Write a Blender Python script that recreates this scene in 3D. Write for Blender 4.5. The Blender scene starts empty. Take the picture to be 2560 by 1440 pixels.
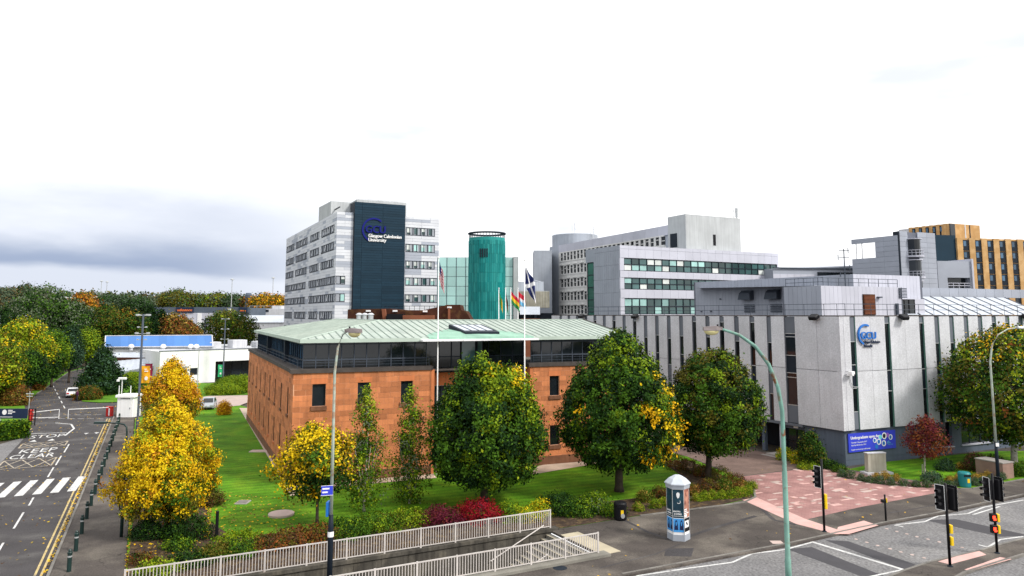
import bpy, math, random
import numpy as np
from mathutils import Matrix, Vector
R = random.Random(11)
rad = math.radians
scene = bpy.context.scene
COL = scene.collection

# ---------------------------------------------------------------- camera, sky, sun, exposure
cam_d = bpy.data.cameras.new('camera')
cam = bpy.data.objects.new('camera', cam_d); COL.objects.link(cam)
CAMZ = 13.0
cam.location = (0, 0, CAMZ); cam.rotation_euler = (rad(90 + 6.1419), 0, 0)
cam_d.sensor_width = 36; cam_d.lens = 1840 / 2560 * 36; cam_d.shift_y = -133 / 2560
cam_d.clip_end = 6000; cam_d.clip_start = 0.1
scene.camera = cam
SUN_EL, SUN_AZ = 42, 118          # azimuth measured clockwise from the view direction
world = bpy.data.worlds.new('World'); scene.world = world; world.use_nodes = True
wn, wl = world.node_tree.nodes, world.node_tree.links
wn.clear()
def WN(t, **k):
    n = wn.new(t)
    for a, b in k.items(): setattr(n, a, b)
    return n
w_out = WN('ShaderNodeOutputWorld'); w_bg = WN('ShaderNodeBackground'); w_bg.inputs[1].default_value = 0.6
w_sky = WN('ShaderNodeTexSky'); w_sky.sky_type = 'NISHITA'; w_sky.sun_disc = False
w_sky.sun_elevation = rad(SUN_EL); w_sky.sun_rotation = rad(SUN_AZ)
w_tc = WN('ShaderNodeTexCoord'); w_sep = WN('ShaderNodeSeparateXYZ')
wl.new(w_tc.outputs['Generated'], w_sep.inputs[0])
w_map = WN('ShaderNodeMapping'); w_map.inputs['Scale'].default_value = (1.6, 1.6, 6.0)
wl.new(w_tc.outputs['Generated'], w_map.inputs[0])
w_n = WN('ShaderNodeTexNoise'); w_n.inputs['Scale'].default_value = 1.9; w_n.inputs['Detail'].default_value = 5; w_n.inputs['Roughness'].default_value = .5
wl.new(w_map.outputs[0], w_n.inputs['Vector'])
def wmr(src, a, b, c, d):
    n = WN('ShaderNodeMapRange', interpolation_type='SMOOTHSTEP')
    n.inputs[1].default_value = a; n.inputs[2].default_value = b; n.inputs[3].default_value = c; n.inputs[4].default_value = d
    wl.new(src, n.inputs[0]); return n.outputs[0]
def wmath(op, a, b):
    n = WN('ShaderNodeMath', operation=op)
    for i, q in enumerate((a, b)):
        if isinstance(q, (int, float)): n.inputs[i].default_value = q
        else: wl.new(q, n.inputs[i])
    return n.outputs[0]
# a bank of grey cloud lies low on the left of the view; elsewhere thin bright overcast
zz = w_sep.outputs[2]; xx = w_sep.outputs[0]
nz_ = wmath('SUBTRACT', w_n.outputs[0], .5)
zn = wmath('ADD', zz, wmath('MULTIPLY', nz_, .22))
zb = wmath('ADD', zz, wmath('MULTIPLY', nz_, .07))
bank = wmath('MULTIPLY', wmr(zn, .08, .24, .60, 0), wmr(xx, .02, -.40, 0, 1))
core = wmath('MULTIPLY', wmr(zb, .052, .067, 0, 1), wmr(zb, .068, .105, 1, 0))
core = wmath('MULTIPLY', core, wmr(xx, -.16, -.44, 0, .32))
wis = wmath('MULTIPLY', wmr(w_n.outputs[0], .52, .72, 0, 1), wmr(zz, .03, .5, .47, .41))
dark = wmath('ADD', wmath('MAXIMUM', bank, wis), core)
w_mix = WN('ShaderNodeMix', data_type='RGBA'); w_mix.clamp_factor = True
wl.new(dark, w_mix.inputs[0])
w_mix.inputs[6].default_value = (1.0, 1.0, 1.005, 1); w_mix.inputs[7].default_value = (.205, .265, .40, 1)
w_sc = WN('ShaderNodeVectorMath', operation='SCALE'); w_sc.inputs[3].default_value = .06
wl.new(w_sky.outputs[0], w_sc.inputs[0])
w_add = WN('ShaderNodeMix', data_type='RGBA'); w_add.inputs[0].default_value = .04
wl.new(w_mix.outputs[2], w_add.inputs[6]); wl.new(w_sc.outputs[0], w_add.inputs[7])
wl.new(w_add.outputs[2], w_bg.inputs[0]); wl.new(w_bg.outputs[0], w_out.inputs[0])
sd = bpy.data.lights.new('sun', 'SUN'); sd.energy = 1.5; sd.angle = rad(11); sd.color = (1, .95, .88)
sun = bpy.data.objects.new('sun', sd); COL.objects.link(sun)
_d = Vector((math.sin(rad(SUN_AZ)) * math.cos(rad(SUN_EL)), math.cos(rad(SUN_AZ)) * math.cos(rad(SUN_EL)), math.sin(rad(SUN_EL))))
sun.rotation_euler = _d.to_track_quat('Z', 'Y').to_euler(); sun.location = (60, -40, 80)
vs = scene.view_settings
vs.view_transform = 'Standard'; vs.look = 'None'; vs.gamma = 1; vs.use_curve_mapping = False; vs.exposure = 1.3

# ---------------------------------------------------------------- materials
def mat(name, c, rough=.8, var=.12, sc=1.2, fine=.0, fsc=30, bump=0, bsc=20, metal=0, rnd=0, streak=0, spec=.3,
        c2=None, c2r=(.55, .65), c2s=.8, tint=0, crack=0, emit=0, bands=None):
    m = bpy.data.materials.new(name); m.use_nodes = True
    N, L = m.node_tree.nodes, m.node_tree.links
    p = N['Principled BSDF']; p.inputs['Roughness'].default_value = rough; p.inputs['Metallic'].default_value = metal
    p.inputs['Specular IOR Level'].default_value = spec
    geo = N.new('ShaderNodeNewGeometry'); pos = geo.outputs['Position']
    def noise(s, det=5, vec=None, rg=.55):
        n = N.new('ShaderNodeTexNoise'); n.inputs['Scale'].default_value = s; n.inputs['Detail'].default_value = det; n.inputs['Roughness'].default_value = rg
        L.new(vec or pos, n.inputs['Vector']); return n.outputs[0]
    def mr(src, a, b, c_, d):
        n = N.new('ShaderNodeMapRange'); n.inputs[1].default_value = a; n.inputs[2].default_value = b; n.inputs[3].default_value = c_; n.inputs[4].default_value = d
        L.new(src, n.inputs[0]); return n.outputs[0]
    def mul(a, b, op='MULTIPLY'):
        n = N.new('ShaderNodeMath'); n.operation = op
        for i, q in enumerate((a, b)):
            if isinstance(q, (int, float)): n.inputs[i].default_value = q
            else: L.new(q, n.inputs[i])
        return n.outputs[0]
    f = mr(noise(sc), .3, .7, 1 - var, 1 + var)
    if fine: f = mul(f, mr(noise(fsc, 3), .3, .7, 1 - fine, 1 + fine))
    if streak:
        mp = N.new('ShaderNodeMapping'); mp.inputs['Scale'].default_value = (3, 3, .12); L.new(pos, mp.inputs[0])
        f = mul(f, mr(noise(1.2, 6, mp.outputs[0]), .35, .7, 1 + streak * .4, 1 - streak))
    if bands:      # mown stripes: (direction angle, width, amount)
        mp = N.new('ShaderNodeMapping'); mp.inputs['Rotation'].default_value = (0, 0, rad(bands[0])); L.new(pos, mp.inputs[0])
        wv = N.new('ShaderNodeTexWave'); wv.inputs['Scale'].default_value = 1 / bands[1] * .314; wv.inputs['Distortion'].default_value = 3; wv.inputs['Detail'].default_value = 2
        L.new(mp.outputs[0], wv.inputs[0]); f = mul(f, mr(wv.outputs[0], 0, 1, 1 - bands[2], 1 + bands[2]))
    rsrc = None
    if rnd or tint:
        oi = N.new('ShaderNodeObjectInfo')
        rsrc = mul(mul(oi.outputs['Random'], geo.outputs['Random Per Island'], 'ADD'), 1.0, 'MODULO')
        if rnd: f = mul(f, mr(rsrc, 0, 1, 1 - rnd, 1 + rnd))
    if crack:
        v = N.new('ShaderNodeTexVoronoi'); v.feature = 'DISTANCE_TO_EDGE'; v.inputs['Scale'].default_value = crack[0]
        wrp = N.new('ShaderNodeVectorMath'); wrp.operation = 'ADD'; ns = N.new('ShaderNodeTexNoise'); ns.inputs['Scale'].default_value = 1.1; ns.inputs['Detail'].default_value = 4
        L.new(pos, ns.inputs['Vector'])
        sc_ = N.new('ShaderNodeVectorMath'); sc_.operation = 'SCALE'; sc_.inputs[3].default_value = 1.6; L.new(ns.outputs['Color'], sc_.inputs[0])
        L.new(pos, wrp.inputs[0]); L.new(sc_.outputs[0], wrp.inputs[1]); L.new(wrp.outputs[0], v.inputs['Vector'])
        e = mr(v.outputs['Distance'], 0, crack[1], 1, 0)
        e = mul(e, mr(noise(.25, 3), .5, .62, 0, 1))
        f = mul(f, mr(e, 0, 1, 1, crack[2]))
    base = None
    if c2 is not None or tint:
        mx = N.new('ShaderNodeMix'); mx.data_type = 'RGBA'; mx.inputs[6].default_value = (*c, 1)
        mx.inputs[7].default_value = (*(c2 or c), 1)
        if tint: L.new(mul(mul(rsrc, 7.31), 1.0, 'MODULO') if False else mr(rsrc, c2r[0], c2r[1], 0, 1), mx.inputs[0])
        else: L.new(mr(noise(c2s, 6), c2r[0], c2r[1], 0, 1), mx.inputs[0])
        base = mx.outputs[2]
    s = N.new('ShaderNodeVectorMath'); s.operation = 'SCALE'
    if base is not None: L.new(base, s.inputs[0])
    else: s.inputs[0].default_value = c
    L.new(f, s.inputs[3]); L.new(s.outputs[0], p.inputs['Base Color'])
    if bump:
        b = N.new('ShaderNodeBump'); b.inputs['Strength'].default_value = bump; b.inputs['Distance'].default_value = .05
        L.new(noise(bsc, 4), b.inputs['Height']); L.new(b.outputs[0], p.inputs['Normal'])
    if emit:
        p.inputs['Emission Color'].default_value = (*c, 1); p.inputs['Emission Strength'].default_value = emit
    return m
def brickmat(name, c1, c2, cm, sx, sy, rot, rough=.85, mortar=.012):
    m = mat(name, c1, rough)
    N, L = m.node_tree.nodes, m.node_tree.links
    p = N['Principled BSDF']; geo = N.new('ShaderNodeNewGeometry')
    mp = N.new('ShaderNodeMapping'); mp.inputs['Rotation'].default_value = (0, 0, rad(rot)); L.new(geo.outputs['Position'], mp.inputs[0])
    b = N.new('ShaderNodeTexBrick'); b.inputs['Color1'].default_value = (*c1, 1); b.inputs['Color2'].default_value = (*c2, 1); b.inputs['Mortar'].default_value = (*cm, 1)
    b.inputs['Scale'].default_value = 1; b.inputs['Brick Width'].default_value = sx; b.inputs['Row Height'].default_value = sy; b.inputs['Mortar Size'].default_value = mortar
    L.new(mp.outputs[0], b.inputs['Vector'])
    n = N.new('ShaderNodeTexNoise'); n.inputs['Scale'].default_value = .7; n.inputs['Detail'].default_value = 6; L.new(geo.outputs['Position'], n.inputs['Vector'])
    r = N.new('ShaderNodeMapRange'); r.inputs[1].default_value = .3; r.inputs[2].default_value = .7; r.inputs[3].default_value = .75; r.inputs[4].default_value = 1.2; L.new(n.outputs[0], r.inputs[0])
    s = N.new('ShaderNodeVectorMath'); s.operation = 'SCALE'; L.new(b.outputs[0], s.inputs[0]); L.new(r.outputs[0], s.inputs[3]); L.new(s.outputs[0], p.inputs['Base Color'])
    return m
M = {}
def mk(k, *a, **kw): M[k] = mat(k, *a, **kw)
mk('asphalt', (.050, .046, .048), .9, .18, .5, fine=.28, fsc=14, bump=.3, bsc=40, c2=(.095, .09, .088), c2r=(.5, .7), c2s=.35, crack=(.22, .012, .45))
mk('asphalt_light', (.155, .152, .155), .9, .16, .4, fine=.42, fsc=7, bump=.3, bsc=40, c2=(.205, .20, .198), c2r=(.45, .7), c2s=.3, crack=(.16, .01, .6))
mk('asphalt_patch', (.058, .056, .062), .9, .12, .8, fine=.2)
mk('tarmac_path', (.066, .056, .05), .9, .24, .45, fine=.28, fsc=11, bump=.3, bsc=30, c2=(.135, .118, .10), c2r=(.48, .66), c2s=.3, crack=(.3, .016, .35))
mk('earth', (.07, .06, .045), .95, .3, .4, fine=.3, fsc=8)
mk('soil', (.045, .028, .018), .95, .35, 1.5, fine=.5, fsc=9, bump=.6, bsc=6, c2=(.10, .065, .03), c2r=(.5, .62), c2s=2.5)
mk('grass', (.072, .190, .008), .9, .36, .35, fine=.4, fsc=16, bump=.5, bsc=25, c2=(.125, .235, .012), c2r=(.45, .68), c2s=.5, bands=(66, .9, .14), spec=.1)
mk('grass_light', (.09, .21, .016), .9, .25, .3, fine=.3, fsc=10, bump=.4, bsc=20, spec=.1)
mk('hillgreen', (.05, .075, .04), .95, .35, .02, fine=.3, fsc=.2)
mk('kerb', (.17, .16, .145), .85, .2, 1.5, fine=.2, rnd=.18)
mk('line_white', (.56, .56, .55), .7, .15, 2, fine=.22, fsc=12, c2=(.22, .21, .21), c2r=(.54, .68), c2s=4)
mk('line_yellow', (.48, .37, .16), .7, .15, 2, fine=.25, fsc=12, c2=(.2, .17, .12), c2r=(.52, .66), c2s=3)
mk('line_worn', (.42, .36, .27), .8, .2, 2, fine=.3, fsc=9, c2=(.16, .145, .13), c2r=(.46, .6), c2s=3.2)
mk('tactile', (.56, .35, .32), .85, .12, 1.2, fine=.12)
mk('cream_path', (.44, .35, .27), .85, .2, .8, fine=.2)
mk('slab_pale', (.46, .36, .325), .8, .12, 1, rnd=.12)
mk('slab_dark', (.3, .28, .26), .85, .15, 1)
M['plaza_pink'] = brickmat('plaza_pink', (.30, .155, .145), (.36, .20, .185), (.25, .13, .12), .42, .21, 24)
M['plaza_brown'] = brickmat('plaza_brown', (.155, .105, .088), (.20, .135, .11), (.11, .08, .07), .22, .11, 27)
mk('sandstone', (.50, .18, .072), .85, .12, .9, fine=.10, fsc=14, rnd=.25, bump=.25, bsc=18, streak=.16)
mk('sand_mortar', (.66, .36, .22), .9, .1)
mk('sand_plain', (.54, .175, .065), .85, .12, .8, streak=.14)
mk('sand_dark', (.17, .075, .04), .9, .25, 1, streak=.2)
mk('copper', (.35, .405, .365), .75, .10, .6, streak=.14, spec=.12, c2=(.40, .45, .405), c2r=(.45, .65), c2s=.4)
mk('copper_green', (.25, .42, .33), .75, .12, .6, streak=.1, spec=.15)
mk('copper_seam', (.225, .28, .245), .65, .1, .6)
mk('copper_edge', (.42, .50, .44), .75, .1, .6)
mk('coping', (.06, .05, .045), .8, .3, 1.5)
mk('frame_dark', (.012, .018, .028), .55, .1, 1, spec=.15)
mk('frame_slate', (.055, .068, .09), .55, .1, 1, spec=.2)
mk('black', (.008, .008, .01), .5, .15, 2, spec=.15)
mk('black_green', (.012, .03, .028), .4, .15, 2)
mk('glass_dark', (.010, .014, .018), .06, .3, .3, rnd=.5, spec=.5)
mk('glass_blue', (.045, .11, .19), .08, .3, .3, rnd=.4, spec=.6)
mk('glass_teal', (.05, .115, .115), .06, .3, .25, rnd=.55, spec=.6, c2=(.22, .38, .36), c2r=(.70, .78), tint=1)
mk('glass_green', (.015, .085, .06), .08, .3, .3, rnd=.4, spec=.5)
mk('curtain_glass', (.36, .60, .57), .10, .08, .2, rnd=.14, spec=.6)
mk('blind', (.62, .66, .64), .6, .1, 1, rnd=.12)
mk('clad_white', (.60, .62, .66), .6, .05, .4, rnd=.06, c2=(.33, .36, .42), c2r=(.70, .82), tint=1, spec=.4)
mk('clad_joint', (.30, .32, .36), .6, .1)
mk('slate_blue', (.010, .030, .050), .6, .08, .4, rnd=.14, spec=.15)
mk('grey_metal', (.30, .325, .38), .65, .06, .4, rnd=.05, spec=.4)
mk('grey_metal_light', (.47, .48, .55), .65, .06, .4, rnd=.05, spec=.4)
mk('grey_joint', (.105, .115, .145), .6, .1)
mk('white_paint', (.78, .78, .79), .6, .05, .5, streak=.06)
mk('white_dull', (.52, .53, .56), .7, .1, .5, streak=.16)
mk('render_grey', (.34, .37, .42), .8, .1, .35, streak=.10)
mk('render_pale', (.44, .46, .47), .8, .1, .3, streak=.14)
mk('crate_white', (.66, .66, .65), .7, .08, .5, streak=.15)
mk('conc_panel', (.51, .52, .55), .9, .10, .5, fine=.15, fsc=9, bump=.3, bsc=14, rnd=.06, streak=.06)
mk('plinth', (.085, .108, .145), .7, .10, .4, streak=.12, rnd=.06)
mk('spandrel', (.115, .13, .155), .6, .08, .5, rnd=.10)
mk('reveal_dark', (.14, .15, .17), .7, .1, .5)
mk('reveal_fringe', (.10, .22, .18), .7, .1, .5)  # green lens fringe and lit slot side, both put into the colour
mk('conc_dark', (.066, .06, .05), .9, .32, .7, fine=.2, streak=.5, c2=(.13, .115, .09), c2r=(.5, .68), c2s=.9)
mk('conc_step', (.20, .19, .165), .9, .2, 1, fine=.15)
mk('conc_cream', (.42, .37, .27), .85, .15, 1)
mk('rail_white', (.52, .485, .46), .5, .12, 2, rnd=.06, c2=(.42, .30, .24), c2r=(.68, .74), c2s=5)
mk('steel', (.45, .47, .48), .4, .1, 2, metal=.4)
mk('lamp_green', (.15, .30, .25), .55, .22, 1.2, fine=.12, streak=.25, c2=(.15, .06, .025), c2r=(.56, .66), c2s=1.4)
mk('lamp_grey', (.36, .42, .36), .55, .15, 2, c2=(.33, .24, .17), c2r=(.56, .66), c2s=2.5)
mk('lamp_head', (.20, .17, .17), .5, .1)
mk('lens', (.66, .60, .30), .25, .1, 2)
mk('teal_copper', (.0, .20, .195), .55, .14, .25, rnd=.12, streak=.3, spec=.25, c2=(.015, .235, .22), c2r=(.3, .9), tint=1)
mk('brick_brown', (.055, .022, .014), .9, .35, .5, fine=.25, spec=.1, c2=(.10, .05, .022), c2r=(.5, .65))
mk('brick_orange', (.20, .07, .035), .9, .2, .5)
mk('tan', (.46, .27, .105), .8, .10, .3, rnd=.05, c2=(.52, .33, .15), c2r=(.45, .6), c2s=.6)
mk('blue_roof', (.085, .20, .47), .7, .06, .2, rnd=.08, spec=.1)
mk('roof_white', (.46, .50, .56), .5, .07, .3, streak=.12)
mk('navy', (.010, .022, .055), .4, .1)
mk('sign_blue', (.035, .055, .55), .5, .06)
mk('sign_cyan', (.16, .62, .70), .5, .05)
mk('sign_logo', (.02, .15, .50), .4, .1)
mk('logo_navy', (.010, .014, .16), .6, .1, spec=.1)
mk('sign_purple', (.30, .12, .55), .5, .05)
mk('red', (.50, .022, .018), .45, .12)
mk('orange', (.85, .30, .04), .6, .08)
mk('sign_orange', (.80, .20, .05), .5, .05)
mk('amber', (.78, .36, .01), .6, .08)
mk('yellow', (.78, .52, .01), .5, .08)
mk('teal_bin', (.012, .17, .18), .45, .1)
mk('green_sign', (.03, .42, .18), .5, .1)
mk('wine', (.22, .01, .04), .6, .1)
mk('poster_dark', (.010, .035, .055), .35, .3, 3, c2=(.02, .07, .10), c2r=(.5, .7), c2s=2)
mk('poster_blue', (.06, .30, .68), .35, .1, 3)
mk('poster_skin', (.42, .20, .14), .4, .3, 3, c2=(.20, .07, .05), c2r=(.5, .62), c2s=2.6)
mk('poster_ink', (.012, .02, .07), .4, .2, 2)
mk('white_sign', (.80, .80, .80), .5, .05)
mk('stone_red', (.24, .155, .125), .9, .15, 1, fine=.15)
mk('mono', (.40, .38, .31), .85, .18, .8, streak=.3)
mk('tyre', (.015, .015, .016), .8)
mk('car_white', (.72, .73, .75), .25, .03, spec=.6)
mk('car_silver', (.36, .39, .42), .25, .05, metal=.3, spec=.6)
mk('lit_red', (1.0, .05, .02), .5, .05, emit=1.2)
mk('tail_red', (.45, .01, .012), .3, .05)
mk('skin', (.45, .27, .2), .6, .05)
mk('cloth_dark', (.02, .018, .03), .85, .1)
mk('cloth_wine', (.10, .018, .06), .85, .1)
mk('flag_red', (.50, .02, .04), .8, .06); mk('flag_white', (.72, .72, .74), .8, .05); mk('flag_navy', (.012, .02, .10), .8, .06)
mk('flag_blue', (.015, .05, .22), .8, .06); mk('flag_green', (.02, .22, .06), .8, .06); mk('flag_gold', (.75, .48, .02), .8, .06); mk('flag_black', (.012, .012, .012), .8)
mk('flag_sky', (.15, .45, .70), .8, .06)
mk('bark', (.055, .042, .032), .95, .3, 3, fine=.2)
mk('bark_pale', (.40, .37, .32), .9, .3, 4, c2=(.08, .07, .06), c2r=(.6, .68), c2s=5)
# leaf colours
def lf(k, c, r=.20): mk('leaf_' + k, c, .6, .10, .5, rnd=r, spec=.07)
lf('green', (.043, .100, .007)); lf('dark', (.016, .045, .006)); lf('deep', (.007, .022, .006)); lf('bright', (.135, .205, .007))
lf('lime', (.24, .30, .012)); lf('yellow', (.60, .42, .008)); lf('gold', (.58, .33, .006)); lf('amber', (.42, .17, .012))
lf('olive', (.095, .088, .010)); lf('rust', (.19, .062, .014)); lf('red', (.22, .007, .014)); lf('wine', (.085, .010, .022)); lf('maroon', (.14, .028, .016))
lf('blue', (.040, .080, .045)); lf('sage', (.10, .125, .075)); lf('straw', (.34, .22, .045)); lf('brown', (.085, .042, .018)); lf('far', (.06, .088, .05)); lf('faro', (.115, .085, .032))

# ---------------------------------------------------------------- helpers
LOC = {}; WMX = {}
def tag(o, label=None, cat=None, group=None, kind=None):
    if label: o['label'] = label
    if cat: o['category'] = cat
    if group: o['group'] = group
    if kind: o['kind'] = kind
    return o
def thing(name, label, cat, loc=(0, 0, 0), group=None):
    o = bpy.data.objects.new(name, None); COL.objects.link(o); o.empty_display_size = .3
    loc = Vector((loc[0], loc[1], loc[2] if len(loc) > 2 else 0)); o.location = loc; LOC[o.name] = loc; WMX[o.name] = Matrix.Translation(loc)
    return tag(o, label, cat, group)
def FR(P, ang, z=0, off=0):
    """frame on a facade: x along the wall (to the right seen from outside), y into the building, z up"""
    dx, dy = math.sin(rad(ang)), math.cos(rad(ang))
    return Matrix(((dx, -dy, 0, P[0] - dy * -off * -1 * 0), (dy, dx, 0, P[1]), (0, 0, 1, z), (0, 0, 0, 1)))
FACS = {'SL': ((-16.75, 57.23), 155.7), 'SF': ((-16.75, 57.23), 68), 'CL': ((28.29, 64.08), 150.8), 'CR': ((28.29, 64.08), 65.8), 'TL': ((-39.58, 165.0), 153.8), 'TF': ((-39.58, 165.0), 62), 'EL': ((19.7, 134.0), 153.8), 'EF': ((19.7, 134.0), 62), 'EG': ((31.55, 148.0), 156.6), 'RD': ((-23.16, 38.34), -25.7)}
def FC(k): return FR(*FACS[k])
SPLIT = {'return_wall', 'coping', 'base_course', 'transom', 'open_casement', 'terrace_deck', 'base_wall', 'roof_edge', 'mullion', 'glazing_bar', 'pier', 'louvre', 'ring_post', 'backing_wall', 'gutter', 'hip_cap', 'ridge_cap', 'canopy', 'entrance_step', 'fence_post', 'bumper', 'lamp_arm', 'vent_slot', 'side_window', 'corner_trim', 'window_slot'}
class MB:
    def __init__(s, mx=None): s.v = []; s.f = []; s.m = []; s.M = mx or Matrix()
    def add(s, vs, fs, mi=0):
        n = len(s.v); s.v += [tuple(s.M @ Vector(q)) for q in vs]
        for f in fs: s.f.append(tuple(i + n for i in f)); s.m.append(mi)
        return s
    def box(s, x0, y0, z0, x1, y1, z1, mi=0):
        return s.add([(x0, y0, z0), (x1, y0, z0), (x1, y1, z0), (x0, y1, z0), (x0, y0, z1), (x1, y0, z1), (x1, y1, z1), (x0, y1, z1)],
              [(0, 1, 5, 4), (1, 2, 6, 5), (2, 3, 7, 6), (3, 0, 4, 7), (4, 5, 6, 7), (3, 2, 1, 0)], mi)
    def bev(s, x0, y0, z0, x1, y1, z1, b=.03, mi=0):
        P = [(x0 + b, y0), (x1 - b, y0), (x1, y0 + b), (x1, y1 - b), (x1 - b, y1), (x0 + b, y1), (x0, y1 - b), (x0, y0 + b)]
        i = [(x + (b if x < (x0 + x1) / 2 else -b) * .7, y + (b if y < (y0 + y1) / 2 else -b) * .7) for x, y in P]
        rings = [[(x, y, z0) for x, y in P], [(x, y, z1 - b) for x, y in P], [(x, y, z1) for x, y in i]]
        return s.loft(rings, mi)
    def loft(s, rings, mi=0, cap=True, closed=True):
        n = len(rings[0]); vs = [p for r in rings for p in r]; fs = []
        for k in range(len(rings) - 1):
            for i in range(n if closed else n - 1):
                j = (i + 1) % n; fs.append((k * n + i, k * n + j, (k + 1) * n + j, (k + 1) * n + i))
        if cap: fs.append(tuple(range(n - 1, -1, -1))); fs.append(tuple(range((len(rings) - 1) * n, len(rings) * n)))
        return s.add(vs, fs, mi)
    def lathe(s, prof, n=16, c=(0, 0), mi=0, a0=0, cap=True):
        return s.loft([[(c[0] + r * math.cos(a0 + 2 * math.pi * i / n), c[1] + r * math.sin(a0 + 2 * math.pi * i / n), z) for i in range(n)] for r, z in prof], mi, cap)
    def poly(s, pts, mi=0): return s.add(pts, [tuple(range(len(pts)))], mi)
    def prism(s, pts, z0, z1, mi=0):
        return s.loft([[(p[0], p[1], z0) for p in pts], [(p[0], p[1], z1) for p in pts]], mi)
    def xz(s, pts, y0, y1, mi=0):     # outline in the facade plane, given thickness
        return s.loft([[(p[0], y1, p[1]) for p in pts], [(p[0], y0, p[1]) for p in pts]], mi)
    def tube(s, pts, r, n=8, mi=0):
        pts = [Vector(p) for p in pts]; rs = r if isinstance(r, (list, tuple)) else [r] * len(pts); rings = []
        for k, p in enumerate(pts):
            d = (pts[min(k + 1, len(pts) - 1)] - pts[max(k - 1, 0)]).normalized()
            a = d.cross(Vector((0, 0, 1)) if abs(d.z) < .9 else Vector((1, 0, 0))).normalized(); b = d.cross(a)
            rings.append([tuple(p + (a * math.cos(2 * math.pi * i / n) + b * math.sin(2 * math.pi * i / n)) * rs[k]) for i in range(n)])
        return s.loft(rings, mi)
    def grid(s, x0, x1, z0, z1, nx, nz, w, y0, y1, mi=0):   # bars of a window grid
        for i in range(nx + 1):
            x = x0 + (x1 - x0) * i / nx; s.box(x - w / 2, y0, z0, x + w / 2, y1, z1, mi)
        for j in range(nz + 1):
            z = z0 + (z1 - z0) * j / nz; s.box(x0, y0 + .004, z - w / 2, x1, y1 + .003, z + w / 2, mi)
        return s
    def islands(s):
        p = list(range(len(s.v)))
        def find(i):
            while p[i] != i: p[i] = p[p[i]]; i = p[i]
            return i
        for f in s.f:
            for i in f[1:]: p[find(i)] = find(f[0])
        out = {}
        for k, f in enumerate(s.f): out.setdefault(find(f[0]), []).append(k)
        res = []
        for ks in out.values():
            g = MB(); mp = {}
            for k in ks:
                for i in s.f[k]:
                    if i not in mp: mp[i] = len(g.v); g.v.append(s.v[i])
                g.f.append(tuple(mp[i] for i in s.f[k])); g.m.append(s.m[k])
            res.append(g)
        return res
    def build(s, name, mats, parent=None, kind=None, smooth=False, whole=False):
        if name in SPLIT and parent and not whole:
            isl = s.islands()
            if 1 < len(isl) <= 60:
                for g in isl: o = g.build(name, mats, parent, kind, smooth, True)
                return o
        if not isinstance(mats, (list, tuple)): mats = [mats]
        L = LOC[parent.name] if parent else Vector()
        me = bpy.data.meshes.new(name); me.from_pydata([(x - L.x, y - L.y, z - L.z) for x, y, z in s.v], [], s.f)
        for q in mats: me.materials.append(M[q] if isinstance(q, str) else q)
        if len(mats) > 1: me.polygons.foreach_set('material_index', s.m)
        if smooth: me.polygons.foreach_set('use_smooth', [True] * len(s.f))
        me.update()
        return link(name, me, parent, kind=kind)
def link(name, me, parent=None, mx=None, kind=None):
    o = bpy.data.objects.new(name, me); COL.objects.link(o)
    L = LOC[parent.name] if parent else Vector()
    LOC[o.name] = L; wm = mx if mx is not None else Matrix.Translation(L); WMX[o.name] = wm
    if parent: o.parent = parent; o.matrix_basis = WMX[parent.name].inverted() @ wm
    elif mx is not None: o.matrix_basis = mx
    if kind: o['kind'] = kind
    return o
UC = {}
def unit(mt):
    if mt not in UC:
        me = bpy.data.meshes.new('block')
        me.from_pydata([(0, 0, 0), (1, 0, 0), (1, 1, 0), (0, 1, 0), (0, 0, 1), (1, 0, 1), (1, 1, 1), (0, 1, 1)], [],
                       [(0, 1, 5, 4), (1, 2, 6, 5), (2, 3, 7, 6), (3, 0, 4, 7), (4, 5, 6, 7), (3, 2, 1, 0)])
        me.materials.append(M[mt]); UC[mt] = me
    return UC[mt]
def inst_box(name, b, mt, parent, mx):
    m = mx @ Matrix.Translation((b[0], b[1], b[2])) @ Matrix.Diagonal((b[3] - b[0], b[4] - b[1], b[5] - b[2], 1))
    return link(name, unit(mt), parent, m)
def in_view(p):
    y = p[1]
    return y > 3 and -.72 < p[0] / y < .72 and (p[2] - CAMZ) / y > -.40
def pieces(boxes, name, mt, parent, mx, limit=300, keep=None, rest=None):
    """boxes (x0,y0,z0,x1,y1,z1[,material]) in frame mx: the largest in view as single parts, the rest joined"""
    sc = []
    for b in boxes:
        c = mx @ Vector(((b[0] + b[3]) / 2, b[1], (b[2] + b[5]) / 2)); d = c.length
        a = (b[3] - b[0]) * max(b[5] - b[2], .3 * (b[4] - b[1])) / (d * d)
        if not in_view(c) or (keep and not keep(b)): a *= .001
        sc.append((a, b))
    sc.sort(key=lambda q: -q[0])
    for a, b in sc[:limit]: inst_box(name, b, b[6] if len(b) > 6 else mt, parent, mx)
    by = {}
    for a, b in sc[limit:]: by.setdefault(b[6] if len(b) > 6 else mt, []).append(b)
    for k, bs in by.items():
        g = MB(mx)
        for b in bs: g.box(*b[:6])
        g.build(rest or name, k, parent, kind='stuff')
def text_mesh(t, h, align='LEFT', ext=.0, res=3):
    cu = bpy.data.curves.new('lettering', 'FONT'); cu.body = t; cu.size = h / .73; cu.align_x = align; cu.resolution_u = res; cu.extrude = ext
    o = bpy.data.objects.new('lettering', cu); COL.objects.link(o)
    dg = bpy.context.evaluated_depsgraph_get(); dg.update(); me = bpy.data.meshes.new_from_object(o.evaluated_get(dg))
    vs = [tuple(v.co) for v in me.vertices]; fs = [tuple(p.vertices) for p in me.polygons]
    bpy.data.objects.remove(o); bpy.data.curves.remove(cu); bpy.data.meshes.remove(me)
    return vs, fs
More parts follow.
